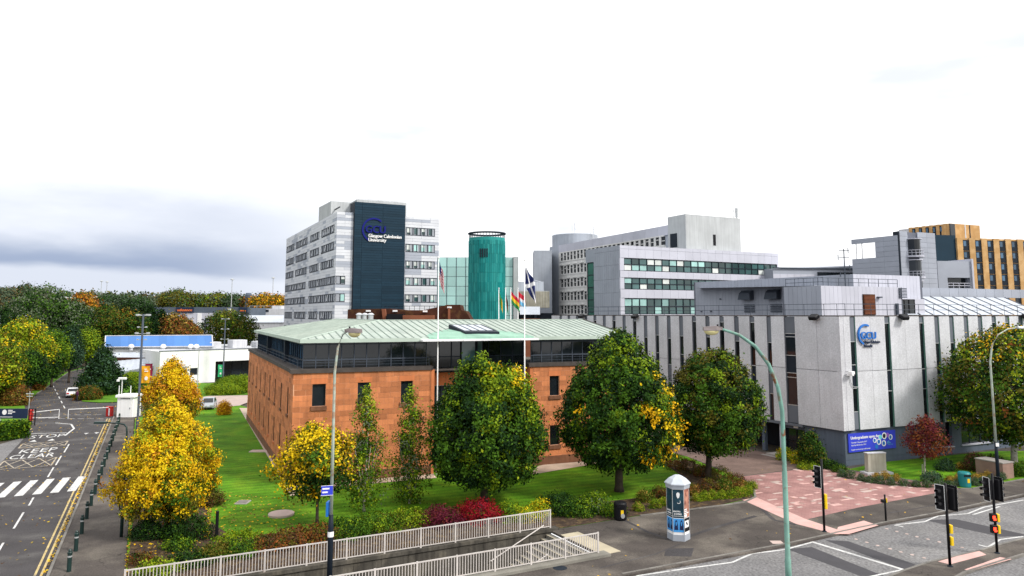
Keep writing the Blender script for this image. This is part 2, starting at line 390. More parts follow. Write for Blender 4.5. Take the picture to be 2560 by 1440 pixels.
def wall_text(mb, t, x, z, h, y=-.03, ext=.02, mi=0, align='LEFT', sx=1, bold=0):
    for ox in ((0,) if not bold else (0, bold)):
        vs, fs = text_mesh(t, h, align, ext)
        mb.add([(x + a * sx + ox, y - c - ox * .05, z + b) for a, b, c in vs], fs, mi)
def ring(mb, cx, cz, r0, r1, a0, a1, y0, y1, n=28, mi=0, taper=0):
    out = []; inn = []
    for i in range(n + 1):
        a = rad(a0 + (a1 - a0) * i / n); t = 1 - taper * abs(i / n)
        out.append((cx + r1 * math.cos(a), cz + r1 * math.sin(a))); rr = r1 - (r1 - r0) * t
        inn.append((cx + rr * math.cos(a), cz + rr * math.sin(a)))
    for i in range(n): mb.xz([inn[i], out[i], out[i + 1], inn[i + 1]], y0, y1, mi)
def struct(name, pts, z, mt, thick=0, parent=None):
    g = MB()
    if thick: g.prism(pts, z - thick, z)
    else: g.poly([(p[0], p[1], z) for p in pts])
    o = g.build(name, mt, parent)
    if not parent: o['kind'] = 'structure'
    return o
def ccw(pts):
    a = sum(pts[i - 1][0] * pts[i][1] - pts[i][0] * pts[i - 1][1] for i in range(len(pts)))
    return pts if a > 0 else pts[::-1]
ORD = ['first', 'second', 'third', 'fourth', 'fifth', 'sixth', 'seventh', 'eighth', 'ninth', 'tenth', 'eleventh', 'twelfth', 'thirteenth', 'fourteenth', 'fifteenth',
       'sixteenth', 'seventeenth', 'eighteenth', 'nineteenth', 'twentieth', 'twenty-first', 'twenty-second', 'twenty-third', 'twenty-fourth', 'twenty-fifth', 'twenty-sixth', 'twenty-seventh', 'twenty-eighth', 'twenty-ninth', 'thirtieth']

# ---------------------------------------------------------------- ground, roads, pavements
TAR = (2.35, 45.7); TAL = (-18.2, 34.96)          # back wall of the stair trench
TBR = (4.75, 41.4); TBL = (-15.8, 30.66)          # its front wall
hole = [TAL, TBL, TBR, TAR]
g = MB(); S = 2600
outer = [(-S, -60), (S, -60), (S, S), (-S, S)]
# order hole to match corners: left-front, right-front, right-back, left-back
hh = [TBL, TBR, TAR, TAL]
g.add([(x, y, -.03) for x, y in outer] + [(x, y, -.03) for x, y in hh], [(0, 1, 5, 4), (1, 2, 6, 5), (2, 3, 7, 6), (3, 0, 4, 7)])
tag(g.build('ground', 'earth'), kind='structure')
road_pts = ccw([(-18.66, 29.7), (-23.16, 38.34), (-51.02, 96.29), (-56.95, 108.94), (-54.33, 108.94), (-56.86, 113.94), (-60.94, 110.89), (-64.48, 112.39), (-74.39, 130.79), (-89.78, 162.71), (-101.87, 181.97), (-102.49, 179.32), (-99.23, 167.13), (-85.1, 138.11), (-77.67, 122.38), (-69.93, 107.99), (-63.81, 98.19), (-56.45, 88.75), (-51.87, 80.22), (-44.63, 65.92), (-31.09, 35.24), (-26, 29.7)])
struct('campus_road', road_pts, 0.0, 'asphalt')
struct('side_road', ccw([(-51.79, 80.22), (-44.63, 65.92), (-34.48, 37.25), (-63.92, 61.14), (-51.08, 71.94)]), .006, 'asphalt_light')
struct('footway', ccw([(-22.16, 36.44), (-22.98, 38.05), (-50.18, 94.82), (-47.71, 94.82), (-19.15, 38.05), (-13.81, 27.63), (-17.72, 27.63)]), .10, 'tarmac_path', .12)
main_k = [(0.37, 35.72), (5.49, 38.34), (9.22, 40.18), (15.45, 43.19), (19.22, 45.31), (23.5, 47.66), (27.72, 49.7), (36.86, 54.7), (55.74, 65.08), (123.81, 100.16)]
struct('main_road', ccw(main_k + [(140, 40), (60, 10), (-5, 25)]), .0, 'asphalt_light')
pav = [(5.45, 38.05), (9.15, 39.87), (15.33, 42.86), (19.07, 44.97), (23.32, 47.3), (27.5, 49.31), (36.58, 54.28), (55.31, 64.57), (122.86, 99.39),
       (85, 95), (45, 80), (28.29, 64.08), (18.3, 81), (8, 99), (12.5, 76), (15.99, 68.65), (18.25, 58.83), (17.2, 53.81), (14.09, 51.52), (8.24, 49.03), (2.71, 46.1), TAR, TBR, TBL, (-14, 22), (0.37, 35.45)]
struct('pavement', ccw(pav), .10, 'tarmac_path', .11)
struct('lawn', ccw([(-19.25, 38.27), (-19.6, 34.3), TAR, (8.24, 49.03), (14.09, 51.52), (17.2, 53.81), (18.25, 58.83), (15.99, 68.65), (12, 78), (0, 76), (-26, 90), (-38.98, 107.16), (-47.33, 104.44), (-46.83, 93.38)]), .085, 'grass', .09)
struct('planting_bed', ccw([(-19.23, 38.38), (-19.5, 34.4), TAR, (2.76, 46.18), (8.25, 49.12), (14.06, 51.62), (17.14, 53.81), (17.68, 57.62), (16.98, 60.67), (15.64, 67.17), (13.08, 66.81), (13.47, 62.18), (13.88, 57.23), (10.27, 54.16), (2.69, 51.1), (-9.25, 46.44), (-16.31, 44.5), (-19.15, 48.01), (-22.91, 56.59), (-27.72, 55.96)]), .105, 'soil')
struct('lawn_path', ccw([(-37.65, 103.56), (-15.97, 54.63), (-16.03, 56.33), (-36.55, 103.56)]), .11, 'cream_path')
struct('terrace_path', ccw([(-15.83, 54.16), (-11.82, 57.49), (-5.95, 59.95), (-6.57, 62.18), (-16.95, 57.62)]), .115, 'cream_path')
struct('garden_path', ccw([(1.35, 60.97), (5.86, 64.41), (7.61, 65.42), (7.55, 67.9), (4.27, 67.17), (2.21, 64.41)]), .115, 'cream_path')
struct('parking_apron', ccw([(-42.7, 102.7), (-38.64, 106.24), (-38.75, 110.03), (-42.18, 119.67), (-48.1, 118.51), (-48.88, 113.07)]), .115, 'slab_pale')
struct('verge', ccw([(-63.98, 111.53), (-60.47, 110.03), (-55.65, 111.53), (-41.52, 121.44), (-50.94, 148.69), (-57, 140.18), (-73.52, 146.91), (-72.57, 137.04), (-69.02, 121.44)]), .09, 'grass_light')
struct('verge', ccw([(-69.73, 107.16), (-77.85, 122.66), (-85.41, 138.59), (-99.83, 168.13), (-103.21, 180.57), (-110, 190), (-180, 190), (-170, 110), (-75, 92), (-58, 88), (-56.3, 88.07)]), .08, 'grass_light')
plz = ccw([(18.25, 58.83), (17.2, 53.81), (18.39, 48.01), (23.37, 51.1), (33.19, 56.33), (29.79, 60.67), (26.56, 64.41), (18.17, 60.38)])
struct('plaza', plz, .106, 'plaza_pink')
struct('forecourt', ccw([(18.26, 60.67), (26.7, 64.74), (27.63, 63.75), (26, 66), (18.5, 81), (8.3, 98), (12, 78), (15.99, 68.65), (17.43, 63.43), (17.94, 60.67)]), .104, 'plaza_brown')
ct = struct('crossing_strip', ccw([(16.07, 53.02), (17.28, 53.81), (18.55, 48.28), (19.97, 44.97), (18.99, 45.04), (17.55, 47.12)]), .110, 'tactile')
struct('crossing_strip', ccw([(19.84, 46.44), (22.08, 47.83), (22.47, 46.78), (20.04, 45.12), (19.07, 44.97)]), .114, 'tactile')
struct('lawn', ccw([(28.43, 63.43), (26.9, 64.41), (29.79, 60.67), (33.25, 56.33), (34.14, 56.33), (40.21, 59.53), (60.92, 70.98), (60, 72), (45, 71.3), (32, 66)]), .112, 'grass')
# pale slabs set into the pink paving
pr = Matrix.Translation((24.5, 56.5, .112)) @ Matrix.Rotation(rad(24), 4, 'Z')
po = thing('plaza_slabs', None, None, (24.5, 56.5, .1)); po['kind'] = 'structure'
def inside(p, poly):
    c = False
    for i in range(len(poly)):
        (x1, y1), (x2, y2) = poly[i - 1], poly[i]
        if (y1 > p[1]) != (y2 > p[1]) and p[0] < (x2 - x1) * (p[1] - y1) / (y2 - y1) + x1: c = not c
    return c
ns = 0; cells = set()
while ns < 120:
    i, j = R.randint(-24, 24), R.randint(-40, 40)
    w = pr @ Vector((i * .42 + .2, j * .21 + .1, 0))
    if (i, j) in cells or (i + 1, j) in cells or not inside((w.x, w.y), plz) or not inside((w.x + .4, w.y - .3), plz): ns += .02; continue
    cells.add((i, j)); ns += 1
    k = R.choice((1, 1, 1, 2))
    inst_box('paving_slab', (i * .42, j * .21, -.02, i * .42 + .41 * k, j * .21 + R.choice((.2, .2, .41)), .004), R.choice(('slab_pale', 'slab_pale', 'tactile')), po, pr)
# kerbs: single stones
def kerb_run(name, pts, mt='kerb', w=.14, h=.13, L=.92, z=.0):
    ko = thing(name, None, None, (pts[0][0], pts[0][1], 0)); ko['kind'] = 'structure'
    for a, b in zip(pts, pts[1:]):
        d = Vector((b[0] - a[0], b[1] - a[1])); n = max(1, round(d.length / L)); an = math.atan2(d.y, d.x)
        mx = Matrix.Translation((a[0], a[1], 0)) @ Matrix.Rotation(an, 4, 'Z'); l = d.length / n
        for i in range(n): inst_box('kerb_stone', (i * l + .006, -w / 2, z - .05, (i + 1) * l - .006, w / 2, z + h + R.uniform(-.004, .004)), mt, ko, mx)
kerb_run('main_kerb', main_k[1:8])
kerb_run('footway_kerb', [(-22.52, 37.07), (-50.43, 95.18)])
kerb_run('bed_kerb', [(8.22, 48.93), (14.06, 51.41), (16.03, 52.37), (17.25, 53.81), (17.72, 55.59), (18.25, 58.83)], h=.16)
kerb_run('bed_kerb', [(26.56, 64.41), (29.79, 60.67), (33.25, 56.33), (34.14, 56.33), (40.21, 59.53)], h=.15)
kerb_run('far_kerb', [(-77.67, 122.38), (-85.1, 138.11), (-99.23, 167.13), (-102.49, 179.32)], h=.12, L=2)
# traffic island with tactile strips
isl = ccw([(17.95, 37.49), (19.91, 38.91), (21.83, 40.12), (25.77, 42.08), (27.64, 43.15), (29.6, 44.19), (37.14, 47.83), (34.6, 44.65), (27.73, 41.47), (22.75, 38.61), (20.08, 36.44)])
struct('traffic_island', isl, .10, 'tarmac_path', .11)
kerb_run('island_kerb', [(17.95, 37.49), (19.91, 38.91), (21.83, 40.12), (25.77, 42.08), (27.64, 43.15), (29.6, 44.19)], h=.12)
kerb_run('island_kerb', [(27.73, 41.47), (22.75, 38.61), (20.08, 36.44)], h=.12)
struct('crossing_strip', ccw([(22.32, 40.18), (25.58, 42.02), (25.56, 41.27), (22.69, 39.74)]), .106, 'tactile')
struct('crossing_strip', ccw([(22.96, 38.96), (26.03, 40.88), (26.46, 40.56), (23.1, 38.73)]), .106, 'tactile')
# road markings ---------------------------------------------------------------
RDM = FR(FACS['RD'][0], -25.7)
def flat(mb, pts, z, mi=0): mb.poly([(p[0], p[1], z) for p in ccw(pts)], mi)
def strip(mb, pts, w, z, mi=0):
    for a, b in zip(pts, pts[1:]):
        d = Vector((b[0] - a[0], b[1] - a[1])); n = Vector((-d.y, d.x)).normalized() * w / 2
        flat(mb, [(a[0] + n.x, a[1] + n.y), (b[0] + n.x, b[1] + n.y), (b[0] - n.x, b[1] - n.y), (a[0] - n.x, a[1] - n.y)], z, mi)
g = MB(); g.M = RDM
for t in (.55, 1.62, 2.72, 3.82, 4.92, 6.05): flat(g, [(20.0, t - .05), (25.4, t - .35), (25.4, t + .2), (20.0, t + .5)], .005)
g.build('zebra_marking', 'line_white')['kind'] = 'structure'
g = MB(); g.M = RDM
strip(g, [(-8, .32), (62, .32)], .11, .004); strip(g, [(-8, .60), (62, .60)], .11, .004)
strip(g, [(52, 8.2), (56.5, 7.9), (58.5, 8.6), (57, 9.6)], .14, .005)
strip(g, [(50, 8.0), (54, 7.5)], .14, .005)
g.build('double_yellow_line', 'line_yellow')['kind'] = 'structure'
g = MB(); g.M = RDM
for a, b in ((-2, 2), (5, 7.4), (10.5, 14.6), (26.3, 30.5), (31.5, 36.2), (38, 43), (16.5, 19)): strip(g, [(a, 2.95), (b, 3.0)], .12, .004)
strip(g, [(49.2, 3.95), (54.5, 3.55), (58.5, 4.2), (60.5, 6)], .2, .005); strip(g, [(51.6, 4.0), (52.2, 7.4)], .22, .005)
for k in range(7): strip(g, [(62 + k * .6, 1 + k * 1.1), (62.3 + k * .6, 1.75 + k * 1.1)], .14, .005)
for k in range(5): strip(g, [(66.5 + k * .5, 1.5 + k * 1.2), (66.8 + k * .5, 2.3 + k * 1.2)], .12, .005)
for t in (4.9, 6.5): flat(g, [(46.2, t - .35), (46.2, t + .35), (47.4, t)], .006)
for t in (1.0, 2.0): flat(g, [(50.2, t - .25), (50.2, t + .25), (49.2, t)], .006)
for a in range(9): strip(g, [(76 + a * 7, 6.5 + a * 1.0), (79.5 + a * 7, 7.0 + a * 1.0)], .14, .005)
g.build('lane_marking', 'line_white')['kind'] = 'structure'
g = MB(); g.M = RDM
def hatch(s0, s1, t0, t1, n):
    for p in ([(s0, t0), (s0, t1)], [(s0, t1), (s1, t1)], [(s1, t1), (s1, t0)], [(s1, t0), (s0, t0)]): strip(g, p, .13, .004)
    for k in range(n):
        a = t0 + (t1 - t0) * k / n; b = t0 + (t1 - t0) * (k + 1) / n
        strip(g, [(s0, a), (s1, b)], .11, .0055); strip(g, [(s0, b), (s1, a)], .11, .0065)
hatch(31.5, 35.6, 3.3, 7.3, 3); hatch(42.4, 45.2, 3.3, 7.2, 3)
g.build('box_marking', 'line_worn')['kind'] = 'structure'
g = MB(); g.M = RDM
def road_text(t, s, tt, h, w):
    vs, fs = text_mesh(t, 1.0, 'CENTER'); wd = max(v[0] for v in vs) - min(v[0] for v in vs)
    g.add([(s + b * h, tt - a * w / wd, .0055) for a, b, c in vs], fs)
road_text('STOP', 48.6, 5.6, 2.3, 3.1); road_text('KEEP', 39.2, 5.3, 2.4, 3.0); road_text('CLEAR', 36.2, 5.4, 2.3, 3.5)
g.build('lettering_marking', 'line_white')['kind'] = 'structure'
g = MB()
strip(g, [(6.19, 38.34), (9.16, 39.5), (11.58, 40.36), (13.1, 41.79), (15.14, 42.48), (17.17, 43.78)], .14, .005)
strip(g, [(17.19, 43.92), (20.01, 39.27)], .22, .005); strip(g, [(20.01, 39.27), (16.66, 37.68)], .14, .006)
strip(g, [(23.82, 47.31), (26, 48.02), (27.57, 49.31), (29.87, 49.89), (31.94, 51.5), (35.99, 53.44)], .13, .005)
strip(g, [(23.67, 47.23), (24.04, 46.88)], .14, .006); strip(g, [(26.44, 43.33), (26.69, 42.9), (28.28, 44.3), (30.1, 44.92)], .13, .005)
strip(g, [(30, 49.6), (33.16, 51.7)], .13, .0065)
g.build('main_marking', 'line_white')['kind'] = 'structure'
g = MB()
flat(g, [(15.26, 42.62), (16.82, 42.9), (18.56, 38.34), (17.37, 38.34)], .003); flat(g, [(18.1, 44.23), (19.34, 44), (21.06, 39.99), (20.09, 39.27)], .003)
flat(g, [(26.15, 48.38), (28.29, 48.57), (30.63, 45), (28.64, 44.84)], .003)
g.build('asphalt_patch', 'asphalt_patch')['kind'] = 'structure'
g = MB()
strip(g, [(9.38, 43.74), (12.41, 46.44), (15.67, 48.93)], .30, .1045); strip(g, [(6.98, 48.19), (8.09, 45.44), (9.3, 43.59)], .22, .1046); strip(g, [(4.5, 39.2), (7.78, 41.41), (9.48, 43.15)], .10, .1044); strip(g, [(16.65, 51.1), (16.5, 48.01), (17.48, 46.95)], .26, .1047)
flat(g, [(8.51, 42.29), (10.09, 42.43), (9.58, 40.94), (8.15, 41.08)], .1048); strip(g, [(24.67, 49.7), (27.29, 50.9), (30.56, 52.8)], .12, .1045)
g.build('pavement_patch', 'asphalt')['kind'] = 'structure'
g = MB()
for u, v in ((2140, 1348), (2167, 1356), (2194, 1364), (2225, 1372), (2252, 1380), (2280, 1387), (2310, 1395), (2217, 1322), (2242, 1329), (2267, 1335), (2292, 1342), (2320, 1348), (2348, 1355), (2405, 1369)):
    x, y = 0, 0
STUDS = [(19.97, 44.38), (20.31, 43.78), (20.64, 43.19), (21.05, 42.62), (21.36, 42.07), (21.72, 41.59), (22.08, 41.07), (22.81, 46.46), (23.12, 45.88), (23.46, 45.39), (23.76, 44.84), (24.15, 44.38), (24.5, 43.85), (25.19, 42.83)]
so = thing('crossing_studs', None, None, (STUDS[0][0], STUDS[0][1], 0)); so['kind'] = 'structure'
sm = MB().lathe([(.0, 0), (.10, 0), (.10, .01), (.07, .02), (0, .022)], 10, cap=False)
sme = bpy.data.meshes.new('road_stud'); sme.from_pydata(sm.v, [], sm.f); sme.materials.append(M['slab_pale'])
for x, y in STUDS: link('road_stud', sme, so, Matrix.Translation((x, y, .0)))
# far hill
g = MB(); ring_ = []
hx = [-2300, -1500, -1100, -800, -560, -420, -320, -230, -140, -60, 60, 400, 1200, 2400]
hz = [56, 52, 50, 44, 38, 30, 25, 21, 17, 14, 10, 10, 10, 10]
rows = []
for k, (yy, fz) in enumerate(((480, 0), (700, .45), (950, .8), (1200, 1.0), (1600, 1.05), (2500, .9))):
    rows.append([(x * (.55 + .45 * yy / 1200), yy, -2 + (z + 6 * math.sin(x * .013 + k)) * fz if fz else -2) for x, z in zip(hx, hz)])
n = len(hx); g.add([p for r in rows for p in r], [(k * n + i, k * n + i + 1, (k + 1) * n + i + 1, (k + 1) * n + i) for k in range(len(rows) - 1) for i in range(n - 1)])
g.build('hill', 'hillgreen', smooth=True)['kind'] = 'structure'
# ---------------------------------------------------------------- window helper
def window(parent, mx, x0, x1, z0, z1, yg, nx, nz, fm, gm, fw=.08, name='window', fd=.06, blinds=0, zs=None, rail=None):
    """frame part with one pane child for each opening; panes lie at depth yg"""
    g = MB(mx); zs = zs or [z0 + (z1 - z0) * j / nz for j in range(nz + 1)]
    for i in range(nx + 1):
        x = x0 + (x1 - x0) * i / nx; a = max(x - fw / 2, x0); b = min(x + fw / 2, x1); g.box(a, yg - fd, z0, b, yg + .01, z1)
    for z in zs: g.box(x0, yg - fd + .004, max(z - fw / 2, z0 - .001), x1, yg + .008, min(z + fw / 2, z1 + .001))
    f = g.build(name, fm, parent)
    for i in range(nx):
        for j in range(len(zs) - 1):
            a = x0 + (x1 - x0) * i / nx; b = x0 + (x1 - x0) * (i + 1) / nx
            inst_box('pane', (a + fw / 2, yg - .012, zs[j] + fw / 2, b - fw / 2, yg + .004, zs[j + 1] - fw / 2), 'blind' if blinds and R.random() < blinds else gm, f, mx)
    return f

# ================================================================ sandstone office with copper roof
bs = thing('sandstone_building', 'red sandstone block with glazed top storey under a pale green copper roof', 'building', (*FACS['SF'][0], 0))
SF, SL = FC('SF'), FC('SL')
ZP = 8.75; CH = ZP - .3
NC = 20; ch = CH / NC
def zq(z): return round(z / ch) * ch
front_w = [(1.44, 2.46, 5.8, 7.55), (4.93, 5.93, 5.8, 7.55), (8.40, 9.38, 5.8, 7.55), (1.44, 2.46, 1.75, 3.5), (4.93, 5.93, 1.75, 3.5), (8.40, 9.38, 1.75, 3.5),
           (21.62, 22.55, 5.8, 7.55), (25.2, 26.15, 5.8, 7.55), (21.62, 22.55, 1.75, 3.5), (25.2, 26.15, 1.75, 3.5)]
front_w = [(a, b, zq(c), zq(d)) for a, b, c, d in front_w]
left_w = []
for k in range(9):
    x = -2.75 - k * 4.22
    left_w += [(x - .36, x + .36, zq(5.25), zq(7.2)), (x - .36, x + .36, zq(1.9), zq(3.85))]
def ashlar(mx, spans, wins, seed):
    r = random.Random(seed); st = []; mo = []
    for c in range(NC):
        z0, z1 = c * ch, (c + 1) * ch; zc = (z0 + z1) / 2
        for a, b in spans:
            ivs = [(a, b)]
            for wa, wb, wz0, wz1 in wins:
                if wz0 < zc < wz1: ivs = [q for i, j in ivs for q in ((i, min(j, wa)), (max(i, wb), j)) if q[1] - q[0] > .02]
            for i, j in ivs:
                mo.append((i, .014, z0, j, .30, z1)); x = i; first = True
                while x < j - .01:
                    l = r.choice((.62, .8, .95, 1.1, 1.25)) * (.6 if first and c % 2 else 1); first = False
                    e = x + l if j - x - l > .35 else j
                    st.append((x + .012, r.uniform(-.012, .004), z0 + .011, e - .012, .28, z1 - .011)); x = e
    return st, mo
RW = (20.05, 29.5)
sf, mf = ashlar(SF, [(0, 10.9), RW], front_w, 1)
sl, ml = ashlar(SL, [(-38.4, -.0)], left_w, 2)
# the first 300 stones (largest in view) of both faces are single parts
def ranked(mx, bl, hidden):
    out = []
    for b in bl:
        c = mx @ Vector(((b[0] + b[3]) / 2, 0, (b[2] + b[5]) / 2)); a = (b[3] - b[0]) * (b[5] - b[2]) / c.length ** 2
        if mx is SL: a *= .55
        if hidden(c): a *= .01
        out.append((a, b))
    return out
def behind_tree(c):
    u = 1280 + 1851 * c.x / c.y; v = 785 + 1851 * (13 - c.z) / c.y
    return (1085 < u < 1340 and v > 960) or u > 1480 or (700 < u < 880 and v > 1075) or (u > 1440 and v > 1000)
rk = sorted([(a, 0, b) for a, b in ranked(SF, sf, behind_tree)] + [(a, 1, b) for a, b in ranked(SL, sl, behind_tree)], key=lambda q: -q[0])
for a, k, b in rk[:300]: inst_box('stone', b, 'sandstone', bs, SL if k else SF)
for k, mx in ((0, SF), (1, SL)):
    g = MB(mx)
    for a, kk, b in rk[300:]:
        if kk == k: g.box(*b)
    g.build('stonework', 'sandstone', bs, kind='stuff')
    g = MB(mx)
    for b in (ml if k else mf): g.box(*b)
    g.build('mortar', 'sand_mortar', bs, kind='stuff')
g = MB(SF)
g.box(10.9, .3, 0, 11.2, 2.2, ZP - .3, 0); g.box(19.75, .3, 0, 20.05, 2.2, ZP - .3, 0)
g.box(10.9, 2.0, 6.95, 20.05, 2.3, ZP - .55, 0); g.box(29.5, .02, 0, 29.75, 9, ZP, 0)
g.box(10.9, .02, 0, 11.2, .31, ZP - .3, 0); g.box(19.75, .02, 0, 20.05, .31, ZP - .3, 0)
g.build('return_wall', 'sand_plain', bs)
g = MB(SF); g.box(11.2, 1.94, 7.0, 19.75, 2.02, 8.2); g.build('fascia_panel', 'sand_plain', bs)
g = MB(SF)
for a, b in ((-.22, 11.05), (19.6, 29.8)): g.box(a, -.12, ZP - .3, b, .9, ZP)
g.build('coping', 'coping', bs)
g = MB(SL); g.box(-38.6, -.12, ZP - .302, -.3, .9, ZP - .002); g.build('coping', 'coping', bs)
g = MB(SF); g.box(.3, .6, ZP - .45, 29.4, 10, ZP - .32); g.M = SL; g.box(-38, .6, ZP - .452, -.9, 9, ZP - .325); g.build('terrace_deck', 'coping', bs)
g = MB(SF); g.box(-.06, -.06, 0, 10.96, .0, .8); g.box(20, -.06, 0, 29.5, 0, .8); g.M = SL; g.box(-38.4, -.06, 0, .06, 0, .8)
g.build('base_course', 'sand_dark', bs)
for w in front_w:
    f = window(bs, SF, w[0], w[1], w[2], w[3], .22, 1, 1, 'frame_dark', 'glass_dark', .07)
    g = MB(SF); g.box(w[0] - .1, -.10, w[2] - .32, w[1] + .1, .2, w[2] - .004); g.build('sill', 'sand_dark', f)
    g = MB(SF); g.box(w[0] - .12, -.016, w[3] + .006, w[1] + .12, .2, w[3] + .42); g.build('lintel', 'sand_plain', f)
for w in left_w:
    f = window(bs, SL, w[0], w[1], w[2], w[3], .09, 1, 1, 'black', 'glass_dark', .06)
    g = MB(SL); g.box(w[0] - .05, -.09, w[2] - .2, w[1] + .05, .2, w[2] - .004); g.build('sill', 'sand_dark' if w[2] > 4 else 'sand_plain', f)
# recessed glazed centre bay
window(bs, SF, 11.2, 19.75, .1, 6.9, 2.2, 7, 3, 'frame_dark', 'glass_dark', .1)
# glazed top storey
ZE = 11.02; zs = [ZP - .3, ZP + .62, ZP + 1.85, ZE - .12]
f = window(bs, SF, .75, 10.75, ZP - .3, ZE - .1, .95, 10, 3, 'frame_slate', 'glass_dark', .07, 'glazed_screen', .08, zs=zs)
f = window(bs, SF, 20.2, 29.4, ZP - .3, ZE - .1, .95, 9, 3, 'frame_slate', 'glass_dark', .07, 'glazed_screen', .08, zs=zs)
f = window(bs, SF, 10.95, 20.0, ZP - .7, ZE - .1, 1.9, 8, 2, 'frame_dark', 'glass_dark', .07, 'glazed_screen', .08, zs=[ZP - .7, ZP + .62, ZE - .1])
window(bs, SF, 14.05, 15.35, ZP - .7, ZE - .15, 1.75, 1, 1, 'frame_dark', 'glass_teal', .08, 'glazed_door')
window(bs, SF, 15.5, 16.0, ZP - .7, ZE - .15, 1.75, 1, 1, 'frame_dark', 'glass_teal', .08, 'glazed_door')
f = window(bs, SL, -37.4, -.95, ZP - .3, ZE - .1, .95, 30, 3, 'frame_dark', 'glass_blue', .09, 'glazed_screen', .1, zs=zs)
for x in (-10, -24): MB(SL).box(x - .25, .55, ZP - .3, x + .25, .9, ZE - .05).build('column', 'frame_dark', bs)
MB(SF).box(20.2, .8, ZE - .5, 29.4, .88, ZE - .08).build('fascia_panel', 'frame_slate', bs)
def rails(parent, mx, x0, x1, y, z0, h, step, mt, n=3, r=.02, name='railing'):
    g = MB(mx)
    k = max(1, round((x1 - x0) / step))
    for i in range(k + 1): g.tube([(x0 + (x1 - x0) * i / k, y, z0), (x0 + (x1 - x0) * i / k, y, z0 + h)], r, 5)
    for j in range(n): z = z0 + h * (j + 1) / n; g.tube([(x0, y, z), (x1, y, z)], r, 5)
    return g.build(name, mt, parent)
rails(bs, SF, .3, 10.8, .3, ZP, .72, 2.2, 'frame_slate', 3, .012); rails(bs, SF, 20.2, 29.3, .3, ZP, .72, 2.2, 'frame_slate', 3, .012); rails(bs, SL, -38, -.3, .3, ZP, .75, 2.2, 'frame_slate', 3, .012)
# copper roof : hipped, slopes in building plan coordinates of the front frame
ZR = 12.43
lv = SF.inverted() @ (SL @ Vector((-38.6, 0, 0))); lv = Vector((lv.x, lv.y, 0)).normalized()
e0 = Vector((.45, .0, ZE)); fr = Vector((1, 0, 0))
def pt(a, b, z): q = e0 + fr * a + lv * b; return (q.x, q.y, z)
LW, LF, D8 = 37.2, 29.2, 8.2
roof = MB(SF)
roof.poly([pt(0, 0, ZE), pt(LF, 0, ZE), pt(LF - .2, D8, ZR), pt(D8, D8, ZR)])
roof.poly([pt(0, LW, ZE), pt(0, 0, ZE), pt(D8, D8, ZR), pt(D8, LW - D8, ZR)])
roof.poly([pt(D8, D8, ZR), pt(LF - .2, D8, ZR), pt(LF - .2, 15.5, 11.1), pt(15.5, 15.5, 11.1)])
roof.poly([pt(D8, LW - D8, ZR), pt(D8, D8, ZR), pt(15.5, 15.5, 11.1), pt(15.5, LW - D8, 11.1)])
roof.poly([pt(0, LW, ZE), pt(D8, LW - D8, ZR), pt(15.5, LW - D8, 11.1), pt(15.5, LW, ZE)])
roof.poly([pt(LF, 0, ZE), pt(LF, 15.4, ZE), pt(LF - .2, D8, ZR)])
ro = roof.build('roof', 'copper', bs)
g = MB(SF)
def barz(p, q, h, w, mi=0, zoff=0):
    p, q = Vector(p), Vector(q); d = (q - p).normalized(); s = Vector((-d.y, d.x, 0)).normalized() * w / 2; up = Vector((0, 0, h)); z = Vector((0, 0, zoff))
    g.loft([[tuple(p - s + z), tuple(p + s + z), tuple(p + s + up + z), tuple(p - s + up + z)], [tuple(q - s + z), tuple(q + s + z), tuple(q + s + up + z), tuple(q - s + up + z)]], mi)
sm = []
for k in range(1, 46):
    a = k * .645
    if a > LF: break
    top = min(1, a / D8); g = MB(SF); barz(pt(a, .02, ZE), pt(a + 0, D8 * top, ZE + (ZR - ZE) * top), .05, .075); g.build('seam', 'copper_seam', ro)
for k in range(1, 55):
    b = k * .66
    if b > LW - 1: break
    top = min(1, b / D8, (LW - b) / D8); g = MB(SF); barz(pt(.02, b, ZE), pt(D8 * top, b, ZE + (ZR - ZE) * top), .035, .05); g.build('seam', 'copper', ro)
g = MB(SF); barz(pt(0, 0, ZE), pt(D8, D8, ZR), .05, .18); g.build('hip_cap', 'copper_edge', ro)
g = MB(SF); barz(pt(D8, D8, ZR), pt(LF - .2, D8, ZR), .05, .3); barz(pt(D8, D8, ZR), pt(D8, LW - D8, ZR), .05, .3); g.build('ridge_cap', 'copper_edge', ro)
g = MB(SF); barz(pt(LF + .05, -.1, ZE), pt(LF - .15, D8, ZR), .09, .12); g.build('verge', 'coping', ro)
g = MB(SF); barz(pt(-.05, -.04, ZE - .26), pt(10.2, -.04, ZE - .26), .29, .1); barz(pt(19.6, -.04, ZE - .26), pt(LF + .1, -.04, ZE - .26), .29, .1); barz(pt(-.04, LW, ZE - .26), pt(-.04, .06, ZE - .26), .288, .1); g.build('gutter', 'copper_edge', ro)
g = MB(SF); g.box(.5, .1, ZE - .14, 29.3, 2.2, ZE - .06); g.build('soffit', 'frame_slate', ro)
